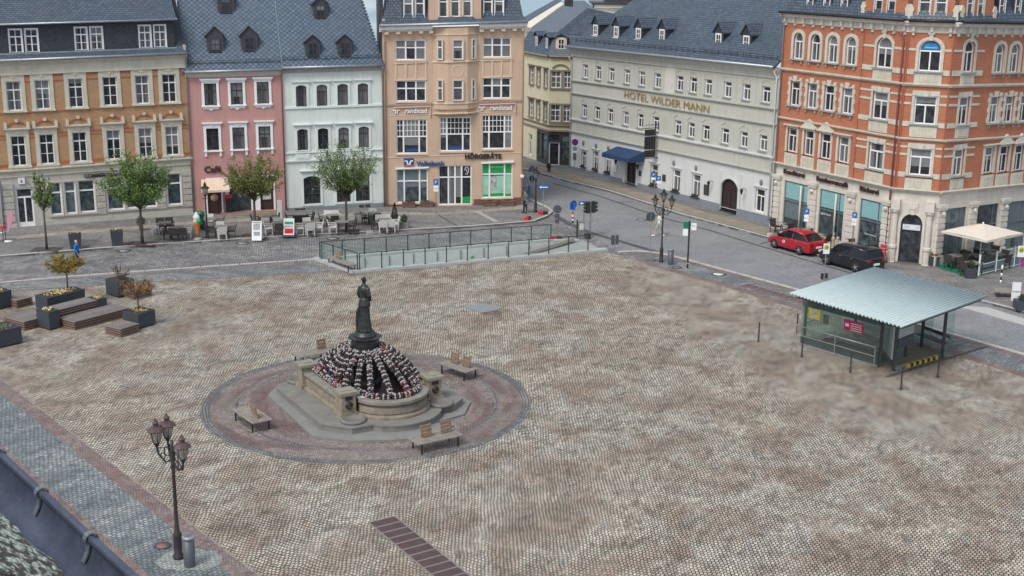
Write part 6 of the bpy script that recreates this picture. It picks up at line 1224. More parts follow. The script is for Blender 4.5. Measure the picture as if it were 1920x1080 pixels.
t = thing('display_stand', 'blue newspaper stand with a white header in front of the bakery pier', 'display stand', g(1521, 444, .12), R(-60)); m = MB(); m.box(-.3, .3, -.25, .25, 0, .85); m.build('body', M('stand_blue', (.01, .03, .3), .5), t); m = MB(); m.box(-.3, .3, -.2, -.1, .85, 1.3); m.build('header', white, t); m = MB(); m.box(-.12, .12, -.258, -.25, .5, .6); m.build('print', white, t)
t = thing('beach_flag', 'pink drop shaped flag on a round white foot at the left edge of the photo', 'flag', g(16, 453, .12), 0); m = MB(); m.lathe([(.25, 0), (.25, .06)], 16); m.build('foot', white, t); m = MB(); m.tube([(0, 0, .05), (0, 0, 1.5), (.1, 0, 1.9)], .015, 5); m.build('pole', steel, t); m = MB(); m.vprism([(0, .5), (.02, 1.3), (.08, 1.9), (.3, 1.95), (.42, 1.7), (.36, 1.3), (.12, .8)], -.01, .01); m.build('cloth', M('pink_cloth', (.55, .26, .33), .8), t)
t = thing('sales_trolley', 'small red topped trolley table cut by the left edge of the photo', 'trolley', g(3, 452, .12)); m = MB(); m.box(-.4, .25, -.25, .25, .85, .95); m.build('top', M('signal_red', (.55, .02, .03)), t); m = MB(); m.box(-.38, .23, -.22, .22, .55, .6); m.build('shelf', white, t)
for sx in (-.36, .2):
    for sy in (-.2, .2): m = MB(); m.box(sx-.02, sx+.02, sy-.02, sy+.02, 0, .85); m.build('leg', darksteel, t)
# planters and potted plants
anth = M('anthracite_planter', (.05, .058, .075), .55, .1, .08); soil = M('soil', (.05, .035, .025), .95, var=.4, ns=9)
def bush(t, name, mat, cx, cy, z0, rx, ry, rz_, n, leaf=.07, shell=.5, seed=0, droop=0):
    rnd = random.Random(seed); m = MB()
    for i in range(n):
        a = rnd.uniform(0, 2*pi); u = rnd.uniform(-1, 1); r = shell+(1-shell)*rnd.random(); q = math.sqrt(1-u*u); c = Vector((cx+rx*r*q*cos(a), cy+ry*r*q*sin(a), z0+rz_*(u*r)+rz_))
        d = Vector((rnd.gauss(0, 1), rnd.gauss(0, 1), rnd.gauss(0, 1))).normalized(); e = d.orthogonal().normalized(); f = d.cross(e); l = leaf*rnd.uniform(.6, 1.3)
        m.add([c-e*l*.5, c+f*l*.35, c+e*l*.5, c-f*l*.35], [(0, 1, 2, 3)])
    return m.build(name, mat, t)
gleaf = M_leaf('green_leaves', (.095, .17, .035), (.18, .28, .065), (.055, .10, .025)); dleaf = M_leaf('dark_green_leaves', (.02, .05, .018), (.05, .09, .03), (.02, .04, .015)); yleaf = M_leaf('yellowing_leaves', (.26, .2, .03), (.34, .22, .05), (.12, .13, .03)); bleaf = M_leaf('rusty_leaves', (.22, .12, .05), (.3, .18, .08), (.14, .08, .04)); flow = M_leaf('flower_heads', (.6, .5, .1), (.7, .66, .5), (.35, .12, .05)); oleaf = M_leaf('olive_orange_leaves', (.09, .15, .03), (.19, .21, .05), (.24, .15, .05))
for px, py, lb in ((142, 466, 'tall dark square planter left of the pair, beside the small tree'), (220, 460, 'tall dark square planter right of the pair, beside the first big tree')):
    t = thing('tall_planter', lb, 'planter', g(px, py, .12), R(20), 'pair of tall dark planters on the pavement'); m = MB(); v = [(-.3, -.3, 0), (.3, -.3, 0), (.3, .3, 0), (-.3, .3, 0), (-.38, -.38, .95), (.38, -.38, .95), (.38, .38, .95), (-.38, .38, .95)]; m.add(v, [(3, 2, 1, 0), (4, 5, 6, 7), (0, 1, 5, 4), (1, 2, 6, 5), (2, 3, 7, 6), (3, 0, 4, 7)]); m.build('box', anth, t); m = MB(); m.box(-.34, .34, -.34, .34, .94, .965); m.build('soil', soil, t); bush(t, 'blossoms', flow, 0, 0, .95, .34, .34, .07, 60, .07, 0, px)
def pot(px, py, label, r, h, pr, ph, mat, cone=False, sq=None, z=.12):
    t = thing('potted_plant', label, 'potted plant', g(px, py, z)); m = MB()
    if sq: m.box(-pr, pr, -pr*.8, pr*.8, 0, ph)
    else: m.lathe([(pr*.7, 0), (pr, ph), (pr*.9, ph)], 14)
    m.build('pot', sq or M('terracotta_dark', (.1, .07, .06)), t)
    if cone:
        rnd = random.Random(px); mm = MB()
        for i in range(500):
            zz = rnd.random()**1.4; a = rnd.uniform(0, 2*pi); rr = r*(1-zz)*(.7+.3*rnd.random())+.02; c = Vector((rr*cos(a), rr*sin(a), ph+h*zz)); d = Vector((rnd.gauss(0, 1), rnd.gauss(0, 1), rnd.gauss(0, 1))).normalized(); e = d.orthogonal().normalized(); f = d.cross(e); mm.add([c-e*.05, c+f*.03, c+e*.05, c-f*.03], [(0, 1, 2, 3)])
        mm.build('foliage', mat, t)
    else: bush(t, 'foliage', mat, 0, 0, ph-.05, r, r, h/2, 420, .08, .45, px)
pot(740, 414, 'small dark conical conifer in a pot beside the corner house wall', .26, 1.0, .2, .25, dleaf, True); pot(758, 428, 'potted shrub in a grey square trough at the right end of the cafe terrace', .24, .6, .3, .42, dleaf, sq=M('grey_trough', (.2, .18, .17)))
pot(265, 432, 'dark round potted shrub beside the trunk of the first big tree', .33, .75, .16, .25, dleaf); pot(1749, 497, 'dark square planter with a small brown shrub at the left corner of the cafe terrace', .24, .35, .3, .55, bleaf, sq=anth); pot(1818, 521, 'dark square planter with a green shrub at the front corner of the cafe terrace', .26, .5, .28, .6, dleaf, sq=anth); pot(1919, 580, 'dark planter box cut by the right edge of the photo', .4, .3, .45, .5, dleaf, sq=anth); pot(1029, 322, 'round potted shrub beside the dark shopfront door', .22, .55, .16, .25, dleaf)
Fc = Face(th, D0, math.atan2(D1.y-D0.y, D1.x-D0.x), 10.0, 0)
for u, lb in ((1.7, 'leftmost brown flower trough under the bank window'), (3.0, 'brown flower trough just left of the glass door'), (7.6, 'brown flower trough right of the glass door under the green shop window'), (8.9, 'rightmost brown flower trough under the green shop window')):
    q = Fc.wm @ Vector((u, -.45, .12)); t = thing('flower_trough', lb, 'flower trough', q, Fc.a, 'brown flower troughs along the corner house'); m = MB(); m.box(-.45, .45, -.2, .2, 0, .32); m.box(-.48, .48, -.23, .23, .32, .38); m.build('trough', M('trough_brown', (.15, .085, .07), .7), t); bush(t, 'blossoms', dleaf, 0, 0, .34, .42, .16, .1, 120, .07, 0, int(u*10))
# ---------------- timber decks and planters on the square
deckm = MB_brick('deck_boards', (.26, .235, .22), (.19, .17, .165), (.045, .04, .038), 3.0, .12, .014, .8, .4, stain=(.11, .09, .085), ns=1.2); decks = M('deck_edge_slats', (.19, .13, .105), .75, var=.25, ns=6)
DA = R(55)
def lf(x, y): c, s = cos(DA), sin(DA); return (x*c+y*s, -x*s+y*c)
def deck(label, cx, cy, L_, Wd, h, a=DA, z0=.0):
    t = thing('timber_deck', label, 'seating deck', (cx, cy, .015), a, 'timber seating decks on the square'); m = MB(); m.box(-L_/2, L_/2, -Wd/2, Wd/2, h-.05, h); m.build('top', deckm, t); m = MB(); k = int((h-z0-.05)/.12)
    for i in range(k): z = h-.17-i*.12; m.box(-L_/2+.01, L_/2-.01, -Wd/2+.01, -Wd/2+.06, z, z+.07); m.box(-L_/2+.01, L_/2-.01, Wd/2-.06, Wd/2-.01, z, z+.07); m.box(-L_/2+.01, -L_/2+.06, -Wd/2+.05, Wd/2-.05, z, z+.07); m.box(L_/2-.06, L_/2-.01, -Wd/2+.05, Wd/2-.05, z, z+.07)
    m.build('side_slats', decks, t); m = MB(); m.box(-L_/2+.1, L_/2-.1, -Wd/2+.1, Wd/2-.1, z0, h-.06); m.build('core', M('deck_core', (.025, .022, .02)), t)
def pbox(label, cx, cy, L_, Wd, h, a=DA, fl=None, n=90, z0=.06):
    t = thing('planter_box', label, 'planter', (cx, cy, .015), a, 'anthracite planter boxes of the seating group'); m = MB(); m.box(-L_/2, L_/2, -Wd/2, Wd/2, z0, h-.04); 
    ring_ = [(-L_/2, -Wd/2), (L_/2, -Wd/2), (L_/2, Wd/2), (-L_/2, Wd/2)]
    for (x0, x1, y0, y1) in ((-L_/2-.01, L_/2+.01, -Wd/2-.01, -Wd/2+.04), (-L_/2-.01, L_/2+.01, Wd/2-.04, Wd/2+.01), (-L_/2-.01, -L_/2+.04, -Wd/2+.04, Wd/2-.04), (L_/2-.04, L_/2+.01, -Wd/2+.04, Wd/2-.04)): m.box(x0, x1, y0, y1, h-.04, h)
    m.build('box', anth, t); m = MB()
    for sx in (-1, 1): m.box(sx*(L_/2-.1)-.04, sx*(L_/2-.1)+.04, -Wd/2+.05, Wd/2-.05, 0, z0)
    m.build('feet', black, t); m = MB(); m.box(-L_/2+.05, L_/2-.05, -Wd/2+.05, Wd/2-.05, h-.05, h-.025); m.build('soil', soil, t)
    if fl: bush(t, 'foliage' if n >= 300 else 'blossoms', fl, 0, 0, h-.05, L_/2-.08, Wd/2-.08, .08, n, .1, 0, int(cx*10))
    return t
pbox('longest anthracite planter full of yellow and red pansies under the yellow leaved small tree', -23.15, 63.3, 2.25, 1.0, .9, fl=flow, n=260)
deck('low timber deck left of the small corner planter, nearest the left edge', -23.75, 60.65, 1.95, 1.7, .45, DA+R(2)); pbox('small anthracite corner planter between the two low decks', -22.62, 60.0, .6, 1.0, .92, fl=flow, n=80)
deck('raised timber deck step between two small planters in the middle of the seating group', -21.95, 61.55, 2.35, .95, .8, z0=.4); pbox('small anthracite planter at the right end of the raised deck step', -21.05, 62.65, .55, .8, .82, fl=flow, n=70, z0=.4)
deck('long low timber deck in front of the raised step', -20.85, 61.3, 3.3, 1.5, .43); pbox('square anthracite planter under the rusty leaved small tree', -18.35, 60.55, 1.1, 1.1, .76, R(58), flow, 90); deck('small low timber deck in front of the square planter with rusty tree', -18.8, 59.2, 1.15, 1.15, .43, R(58))
pbox('anthracite planter with bare twigs behind the rusty leaved tree', -21.0, 66.3, 1.0, 1.15, .86, R(50)); deck('low timber deck right of the planter with bare twigs', -20.05, 66.05, 1.15, 1.2, .43, R(50)); deck('small timber deck beside the planter cut by the left edge', -25.75, 64.1, .95, 1.5, .43); pbox('anthracite planter cut by the left edge, behind the deck', -26.6, 63.6, 1.0, 1.3, .9, fl=flow); pbox('anthracite planter with grey green grass, nearest the camera of its group', -23.95, 57.2, 1.6, 1.3, .82, R(50), M_leaf('grey_grass', (.16, .22, .13), (.2, .26, .18), (.1, .15, .08)), 300)
# ---------------- trees
bark = M('bark', (.075, .065, .055), .9, var=.3, ns=9)
def tree(px, py, label, th_, rx, rz_, nb, nleaf, leafm, z=.12, tr=.09, ls=.16, seed=1, spiky=1.0, grate=True, name='street_tree', bend=(0, 0), yofs=0.0, base=None, lowb=.12):
    rnd = random.Random(seed); p = base or g(px, py, z); t = thing(name, label, 'tree', p); m = MB(); top = Vector((bend[0], bend[1], th_)); m.tube([(0, 0, 0), (bend[0]*.3, bend[1]*.3, th_*.4), top], [tr*1.25, tr, tr*.8], 9); m.build('trunk', bark, t)
    b = MB(); lv = MB(); C_ = top+Vector((0, 0, rz_*.85)); tips = []
    for i in range(nb):
        a = 2*pi*i/nb*2.39996*nb/ (2*pi)*1.0+rnd.uniform(-.2, .2); u = rnd.uniform(-.25, 1)**1.0; el = math.asin(max(-.3, min(1, u))); L_ = 1.0*rnd.uniform(.78, 1.1)
        e = C_+Vector((rx*cos(el)*cos(a)*L_, rx*cos(el)*sin(a)*L_, rz_*sin(el)*L_*1.05)); s = top+Vector((0, 0, rnd.uniform(-lowb, .5)*th_*.25)); mid = s.lerp(e, .45)+Vector((0, 0, -rz_*.08))
        b.tube([s, mid, e], [tr*.38, tr*.22, .008], 5, False); tips.append((s, mid, e))
    tw = MB()
    for s, mid, e in tips:
        for k in range(7):
            f_ = rnd.uniform(.35, 1.0); q = s.lerp(mid, f_*2) if f_ < .5 else mid.lerp(e, (f_-.5)*2); d = (e-s).normalized(); r_ = Vector((rnd.gauss(0, 1), rnd.gauss(0, 1), rnd.gauss(0, 1)+.2)); d2 = (d*1.0+r_*.42).normalized(); q2 = q+d2*rnd.uniform(.35, .8)*rx*.36*spiky; b.tube([q, q2], [.013, .005], 3, False)
            nl = max(1, int(nleaf/(nb*7)))
            for j in range(nl):
                c = q.lerp(q2, rnd.random()**.8)+Vector((rnd.gauss(0, .045), rnd.gauss(0, .045), rnd.gauss(0, .045)))*rx; dd = (d2+Vector((rnd.gauss(0, .7), rnd.gauss(0, .7), rnd.gauss(0, .7)-.3))).normalized(); ee = dd.orthogonal().normalized(); ee = (ee*cos(j)+dd.cross(ee)*sin(j)); l = ls*rnd.uniform(.5, 1.2); lv.add([c, c+dd*l*.5+ee*l*.28, c+dd*l, c+dd*l*.5-ee*l*.28], [(0, 1, 2, 3)])
    b.build('branches', bark, t); lv.build('crown', leafm, t)
    if grate: m = MB(); m.box(-.85, .85, -.6, .6, -.0, .016); m.build('tree_grate', M('brown_grate', (.07, .055, .05), .7, var=.3), t)
    return t
tree(88, 468, 'small slim street tree with a narrow green crown in front of the bank door', 2.35, .8, 1.3, 26, 2300, gleaf, tr=.065, seed=3, ls=.13)
tree(267, 457, 'first big street tree with a dense round dark green crown, beside the dark planters', 2.2, 2.05, 1.75, 62, 12500, gleaf, seed=5, ls=.14, spiky=1.45); tree(479, 442, 'street tree with an orange tinged green crown in front of the pink cafe', 2.3, 1.75, 1.5, 56, 10000, oleaf, seed=8, ls=.13, spiky=1.4)
tree(650, 433, 'loose spiky street tree with see-through green crown in front of the mint house', 2.25, 1.95, 1.85, 64, 7000, gleaf, seed=12, ls=.13, spiky=1.8)
tree(0, 0, 'small tree with a flat yellow green crown growing in the longest planter', .85, .95, .5, 34, 5200, yleaf, tr=.04, seed=21, ls=.09, grate=False, name='small_tree', base=Vector((-22.95, 63.9, .9)), spiky=1.1, lowb=0); tree(0, 0, 'small tree with a sparse rusty brown crown growing in the square planter', .8, .85, .42, 30, 2700, bleaf, tr=.035, seed=25, ls=.085, grate=False, name='small_tree', base=Vector((-18.35, 60.55, .74)), spiky=.9, lowb=0)
tree(0, 0, 'bare twiggy shrub with few reddish leaves in the rear planter', .1, .65, .42, 22, 320, bleaf, tr=.02, seed=28, ls=.06, grate=False, name='shrub', base=Vector((-21.0, 66.3, .82)), spiky=.8, lowb=0)
# ================================================================ cafe furniture
wch, dch = M('white_wicker', (.62, .62, .58), .7, var=.08, ns=12), M('dark_wicker', (.055, .045, .042), .7, var=.25, ns=12); ttop = M('grey_table_top', (.22, .2, .18), .5, var=.15, ns=8)
def mkchair(mat):
    t = thing('wicker_armchair', 'x', 'chair'); m = MB(); m.box(-.25, .25, -.24, .24, .38, .45); m.build('seat', mat, t); m = MB(); m.add([(-.25, .22, .45), (.25, .22, .45), (.27, .32, .88), (-.27, .32, .88), (-.25, .26, .45), (.25, .26, .45), (.27, .36, .88), (-.27, .36, .88)], [(0, 3, 2, 1), (4, 5, 6, 7), (3, 7, 6, 2), (0, 4, 7, 3), (1, 2, 6, 5)]); m.build('backrest', mat, t)
    for s in (-1, 1):
        m = MB(); m.box(s*.27-.025, s*.27+.025, -.26, .3, .62, .66); m.box(s*.27-.02, s*.27+.02, -.26, -.21, .4, .62); m.build('armrest', mat, t)
        for y in (-.22, .22): m = MB(); m.box(s*.24-.022, s*.24+.022, y-.022, y+.022, 0, .38); m.build('leg', mat, t)
    return t
proto = {}
def mktable(top, leg, w=.8, round_=False):
    t = thing('cafe_table', 'x', 'table'); m = MB()
    if round_: m.lathe([(w/2, .72), (w/2, .75)], 20)
    else: m.box(-w/2, w/2, -w/2, w/2, .71, .75)
    m.build('table_top', top, t)
    if round_: m = MB(); m.lathe([(.025, .05), (.025, .72)], 8); m.lathe([(.24, 0), (.2, .03), (.03, .06)], 12); m.build('pedestal', leg, t)
    else:
        for sx in (-1, 1):
            for sy in (-1, 1): m = MB(); m.box(sx*(w/2-.06)-.025, sx*(w/2-.06)+.025, sy*(w/2-.06)-.025, sy*(w/2-.06)+.025, 0, .71); m.build('leg', leg, t)
    return t
def use(kind, make, loc, rz, label, group):
    if kind not in proto: proto[kind] = make(); o = proto[kind]; o.location = loc; o.rotation_euler = (0, 0, rz); o['label'] = label; o['group'] = group; proto[kind+'_kd'] = 1; return o
    return dup(proto[kind], loc, rz, label, group)
RA = R(16)
SIDES = {'near': (0, -1, pi), 'far': (0, 1, 0), 'left': (-1, 0, pi/2), 'right': (1, 0, -pi/2)}
def cafe(px, py, desc, chairs, L_=.8, grp='wicker chairs on the cafe terrace'):
    """table top centre at a photo position; chairs = list of (side, colour, shift along that side)"""
    p = g(px, py, .12+.75); p.z = .125; use('table', lambda: mktable(ttop, dch), p, RA, f'square grey cafe table {desc}', 'square tables on the cafe terrace'); seen = {}
    for sd_, col_, sh_ in chairs:
        dx, dy, rot = SIDES[sd_]; x = dx*.62+(sh_ if dy else 0); y = dy*.62+(sh_ if dx else 0); c, s = cos(RA), sin(RA); q = Vector((p.x+x*c-y*s, p.y+x*s+y*c, .125))
        dup_ = [c_ for c_ in chairs if c_[0] == sd_]; extra = ''
        if len(dup_) > 1: extra = ('-left' if sh_ < 0 else '-right') if dy else ('-front' if sh_ < 0 else '-back')
        jit = random.uniform(-.15, .15); lab = f"{'white' if col_ == 'w' else 'dark'} armchair on the {sd_}{extra} side of the table {desc}"
        use('chair_'+col_, lambda: mkchair(wch if col_ == 'w' else dch), q, RA+rot+jit, lab, ('white ' if col_ == 'w' else 'dark ')+grp)
cafe(309, 417, 'farther left of the cone figure', [('far', 'd', -.25), ('far', 'd', .3), ('left', 'w', 0)]); cafe(332, 426, 'nearest left of the cone figure', [('near', 'd', -.25), ('near', 'd', .3), ('right', 'w', 0), ('left', 'd', 0)])
cafe(393, 410, 'behind the lantern post', [('far', 'w', 0), ('left', 'd', 0), ('right', 'd', 0)]); cafe(415, 424, 'alone, right of the lantern post', [('far', 'w', 0), ('near', 'w', 0), ('right', 'd', 0), ('left', 'd', 0)])
cafe(497, 404, 'behind the middle tree trunk', [('left', 'd', 0), ('right', 'd', 0)]); cafe(521, 417, 'left of the green and red board', [('left', 'w', 0), ('near', 'd', 0), ('far', 'w', 0)]); cafe(562, 402, 'under the mint house first window', [('left', 'd', 0), ('near', 'd', -.25), ('near', 'd', .25), ('right', 'd', 0)])
cafe(579, 417, 'right of the green and red board', [('left', 'w', 0), ('near', 'w', 0), ('right', 'w', 0), ('far', 'w', 0)]); cafe(624, 403, 'left behind the loose tree', [('far', 'w', -.25), ('far', 'w', .3), ('left', 'd', 0), ('near', 'd', 0)]); cafe(641, 415, 'beside the trunk of the loose tree', [('left', 'w', 0), ('right', 'd', 0)])
cafe(675, 400, 'right behind the loose tree', [('left', 'w', 0), ('right', 'w', 0)]); cafe(702, 399, 'against the wall by the conifer', [('near', 'd', 0), ('left', 'd', 0), ('far', 'w', 0)]); cafe(722, 411, 'farthest right by the potted shrub', [('near', 'w', -.25), ('near', 'w', .28), ('far', 'w', -.25), ('far', 'w', .25), ('right', 'w', 0), ('left', 'd', 0)])
mt_ = M('metal_table_top', (.4, .4, .4), .3, .5)
def bistro(px, py, desc, sides, a=R(-60)):
    p = g(px, py, .87); p.z = .125; use('bistro', lambda: mktable(mt_, steel, .7, True), p, a, f'small round metal table {desc}', 'round metal tables at the bakery')
    for sd_ in sides:
        dx, dy, rot = SIDES[sd_]; c, s = cos(a), sin(a); q = Vector((p.x+dx*.6*c-dy*.6*s, p.y+dx*.6*s+dy*.6*c, .125)); use('chair_d', lambda: mkchair(dch), q, a+rot, f'black armchair on the {sd_} side of the round table {desc}', 'dark chairs at the bakery')
bistro(1466, 418, 'at the left bakery window', ('left', 'right')); bistro(1537, 438, 'beside the blue stand', ('left', 'right')); bistro(1617, 457, 'under the last bakery window', ('left', 'right'))
for px, py, d_, sd_ in ((1795, 478, 'at the left of the fenced terrace', ('left', 'right', 'near')), (1830, 478, 'in the middle of the fenced terrace', ('left', 'near', 'far')), (1826, 492, 'nearest the fence corner of the terrace', ('left', 'far')), (1868, 476, 'rightmost in the fenced terrace', ('left', 'right', 'near')), (1850, 468, 'behind the parasol pole', ('left', 'right'))):
    p = g(px, py, .87); p.z = .13; use('table', lambda: mktable(ttop, dch), p, R(35), f'square grey cafe table {d_}', 'square tables on the fenced terrace')
    for s_ in sd_:
        dx, dy, rot = SIDES[s_]; c, s = cos(R(35)), sin(R(35)); q = Vector((p.x+dx*.6*c-dy*.6*s, p.y+dx*.6*s+dy*.6*c, .13)); use('chair_d', lambda: mkchair(dch), q, R(35)+rot, f'dark armchair on the {s_} side of the table {d_}', 'dark chairs on the fenced terrace')
m = MB(); q = [g(1745, 497, .13), g(1768, 482, .13), g(1900, 500, .13), g(1834, 518, .13), g(1819, 521.5, .13)]; m.prism([(p.x, p.y) for p in q], .115, .13); tag(m.build('terrace_carpet', M('green_carpet', (.005, .14, .075), .9, var=.2)), 'bright green carpet under the tables of the fenced terrace', 'carpet')
# glass fence of the terrace
fp = [g(1834, 517, .13), g(1866, 509, .13), g(1900, 500, .13), g(1935, 491, .13)]; t = thing('terrace_fence', 'white framed glass fence with grey lower panels around the bakery terrace', 'fence', (fp[0].x, fp[0].y, .13)); o_ = Vector((fp[0].x, fp[0].y, 0))
for p in fp: q = p-o_; m = MB(); m.box(q.x-.04, q.x+.04, q.y-.04, q.y+.04, 0, 1.25); m.build('post', white, t)
for a, b in zip(fp[:-1], fp[1:]):
    a, b = a-o_, b-o_; a.z = b.z = 0; m = MB(); m.bar(a+Vector((0, 0, .35)), b+Vector((0, 0, .35)), .03, .5); m.build('lower_panel', M('grey_green_panel', (.13, .19, .2), .4), t); m = MB(); m.bar(a+Vector((0, 0, .63)), b+Vector((0, 0, .63)), .05, .04); m.bar(a+Vector((0, 0, .08)), b+Vector((0, 0, .08)), .05, .04); m.build('rail', white, t); m = MB(); m.bar(a.lerp(b, .03)+Vector((0, 0, .94)), a.lerp(b, .97)+Vector((0, 0, .94)), .012, .56); m.build('glass_panel', clear, t)
    if a.length < .1: aa = math.atan2(b.y-a.y, b.x-a.x); text('Ratsherrencafé', .22, black, t, Matrix.Translation(a.lerp(b, .5)+Vector((sin(aa)*.03, -cos(aa)*.03, .3))) @ Matrix.Rotation(aa, 4, 'Z'), .004, 'panel_lettering')
# parasol
pc = g(1845, 497, .13); zr = 2.35; cn = [g(1765, 433, zr), g(1851, 451.5, zr), g(1919, 437, zr)]; cn.append(cn[0]+cn[2]-cn[1]); ctr = (cn[0]+cn[2])/2; t = thing('parasol', 'large square cream parasol over the fenced bakery terrace', 'parasol', (ctr.x, ctr.y, .13)); o_ = Vector((ctr.x, ctr.y, .13)); tp = ctr+Vector((0, 0, .5)); m = MB()
for i in range(4):
    a, b = cn[i]-o_, cn[(i+1) % 4]-o_; c = tp-o_; mid = (a+b)/2+Vector((0, 0, .03)); m.add([a, mid, c, b], [(0, 1, 2), (1, 3, 2)]); m.add([a, b, b-Vector((0, 0, .12)), a-Vector((0, 0, .12))], [(3, 2, 1, 0)])
m.build('canopy', M('cream_canvas', (.64, .58, .50), .9, var=.05), t); m = MB(); m.lathe([(.035, 0), (.035, 2.68)], 10); m.build('pole', offwhite, t); m = MB(); m.lathe([(.4, 0), (.35, .08)], 12); m.build('foot', darksteel, t); m = MB()
for i in range(4): m.bar(Vector((0, 0, 2.2)), (cn[i]-o_)*.96, .03); m.bar(Vector((0, 0, 2.2)), ((cn[i]+cn[(i+1) % 4])/2-o_)*.96, .025)
m.build('ribs', steel, t); m = MB(); m.ball((0, 0, 2.76), .06, 8); m.build('finial', white, t)
# ================================================================ bus shelter over the garage stairs
zr = 2.9; ra, rb_, rc, rd = g(1480, 550, zr), g(1641, 501, zr), g(1855, 556, zr), g(1693, 614, zr); bo = (sa+sb)/2; bo.z = 0
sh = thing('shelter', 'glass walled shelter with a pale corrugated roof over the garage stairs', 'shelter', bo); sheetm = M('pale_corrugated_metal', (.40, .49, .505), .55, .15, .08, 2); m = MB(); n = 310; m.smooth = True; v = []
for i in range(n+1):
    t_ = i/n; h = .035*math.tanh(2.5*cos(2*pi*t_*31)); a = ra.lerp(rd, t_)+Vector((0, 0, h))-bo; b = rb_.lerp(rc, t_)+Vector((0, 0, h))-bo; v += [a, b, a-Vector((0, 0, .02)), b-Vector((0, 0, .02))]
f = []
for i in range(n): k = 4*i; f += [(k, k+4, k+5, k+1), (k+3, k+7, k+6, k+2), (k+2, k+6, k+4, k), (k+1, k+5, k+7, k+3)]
m.add(v, f); m.mi = [(1 if (q % 4 == 0 and cos(2*pi*31*((q//4)+.5)/n) < -.2) else 0) for q in range(len(m.f))]; o = m.build('roof', [sheetm, M('shaded_sheet_valley', (.15, .21, .225), .7, 0, .2, 5)], sh)  # shade between the ribs is put into the darker colour of the valley faces
def SB(p, z): return Vector((p.x-bo.x, p.y-bo.y, z))
m = MB(); ins = lambda p, q, k: p.lerp(q, k); cc_ = (ra+rb_+rc+rd)/4
for p, q in ((ra, rb_), (rb_, rc), (rc, rd), (rd, ra)): m.bar(SB(p.lerp(cc_, .08), zr-.12), SB(q.lerp(cc_, .08), zr-.12), .08, .14)
for k in (.25, .5, .75): m.bar(SB(ra.lerp(rd, k).lerp(cc_, .05), zr-.12), SB(rb_.lerp(rc, k).lerp(cc_, .05), zr-.12), .07, .12)
m.build('roof_beams', darksteel, sh)
ex = (sb-sa).normalized(); ey = sn
posts = [g(1507, 642), sb+ex*.15, g(1675, 696), g(1766, 671), g(1727, 651), sa+ey*4.2, sb+ey*2.2]
for p in posts: m = MB(); q = SB(p, 0); m.box(q.x-.06, q.x+.06, q.y-.06, q.y+.06, 0, zr-.14); m.build('post', darksteel, sh)
def gpane(a, b, z0, z1, mat=None, nm='glass_panel', th_=.02): m = MB(); m.bar(SB(a, (z0+z1)/2), SB(b, (z0+z1)/2), th_, z1-z0); return m.build(nm, mat or shg, sh)
shg = M_glass('shelter_glass', (.86, .93, .91), .92); A_, B_ = sa-ex*.05, sb+ex*.1; off = -ey*.08
gpane(A_+off, B_+off, .08, 2.45); gpane(A_+off*.5, B_+off*.5, 1.95, 2.2, darksteel, 'header', .05); gpane(A_+off*.5, B_+off*.5, .1, .5, M('tinted_lower_panel', (.04, .05, .052), .25), 'lower_panel', .03); gpane(A_+off*.5, B_+off*.5, .0, .09, zinc, 'sill', .1)
gpane(A_, A_+ey*4.2, .08, 2.45); gpane(A_+ey*4.2, B_+ey*4.2, .1, 2.45); gpane(B_+ey*.1, B_+ey*2.0, .08, 2.3)
m = MB(); m.tube([SB(A_-ey*.35-ex*.1, 1.0), SB(B_-ey*.35, 1.0)], .03, 8); m.tube([SB(A_-ey*.35-ex*.1, 1.0), SB(A_+ey*1.2-ex*.1, 1.0)], .025, 8)
for k in (0, .5, 1): q = A_.lerp(B_, k)-ey*.35; m.bar(SB(q, .1), SB(q, 1.0), .03)
m.tube([SB(A_-ey*.3, .55), SB(B_-ey*.3, .55)], .014, 6); m.build('handrail', M('bright_rail', (.5, .5, .5), .3, .7), sh)
m = MB(); w_ = [SB(p, 0) for p in well]
for i in range(4): a, b = w_[i], w_[(i+1) % 4]; m.add([a, b, b-Vector((0, 0, 2.6)), a-Vector((0, 0, 2.6))], [(0, 1, 2, 3)])
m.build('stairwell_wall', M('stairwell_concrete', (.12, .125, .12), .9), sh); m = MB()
for i in range(12): t0, t1 = i/12, (i+1)/12; a, b, c, d = w_[1].lerp(w_[0], t0), w_[1].lerp(w_[0], t1), w_[2].lerp(w_[3], t1), w_[2].lerp(w_[3], t0); z = -.17*(i+1); m.add([p+Vector((0, 0, z)) for p in (a, b, c, d)]+[p+Vector((0, 0, z+.17)) for p in (a, d)], [(0, 1, 2, 3), (0, 3, 5, 4)])
m.build('stairs', M('stair_concrete', (.16, .16, .155), .9), sh)
gpane(g(1655, 672), g(1671, 692), .45, 2.3, M('map_print', (.42, .46, .45), .5, var=.25, ns=6), 'timetable_case', .06); gpane(g(1680, 684), g(1708, 672), 1.25, 2.2, M('map_print', (.42, .46, .45)), 'map_board', .06); gpane(g(1680, 684), g(1708, 672), .75, 1.2, M('bin_grey', (.10, .105, .125)), 'lower_board', .05); gpane(g(1766, 671)+Vector((.1, .15, 0)), g(1785, 655), .1, 2.6)
rs_ = M('magenta_sign', (.48, .015, .10), .5, var=0); d_ = .62; c1, c2 = A_.lerp(B_, .56), A_.lerp(B_, .80); gpane(c1-ey*.12, c2-ey*.12, 1.35, 1.85, rs_, 'magenta_sign', .02)
aa = math.atan2(ex.y, ex.x)
for k in range(4): m = MB(); m.bar(SB(c1.lerp(c2, .36)-ey*.14, 1.72-k*.1), SB(c1.lerp(c2, .93)-ey*.14, 1.72-k*.1), .008, .03); m.build('sign_print', white, sh)
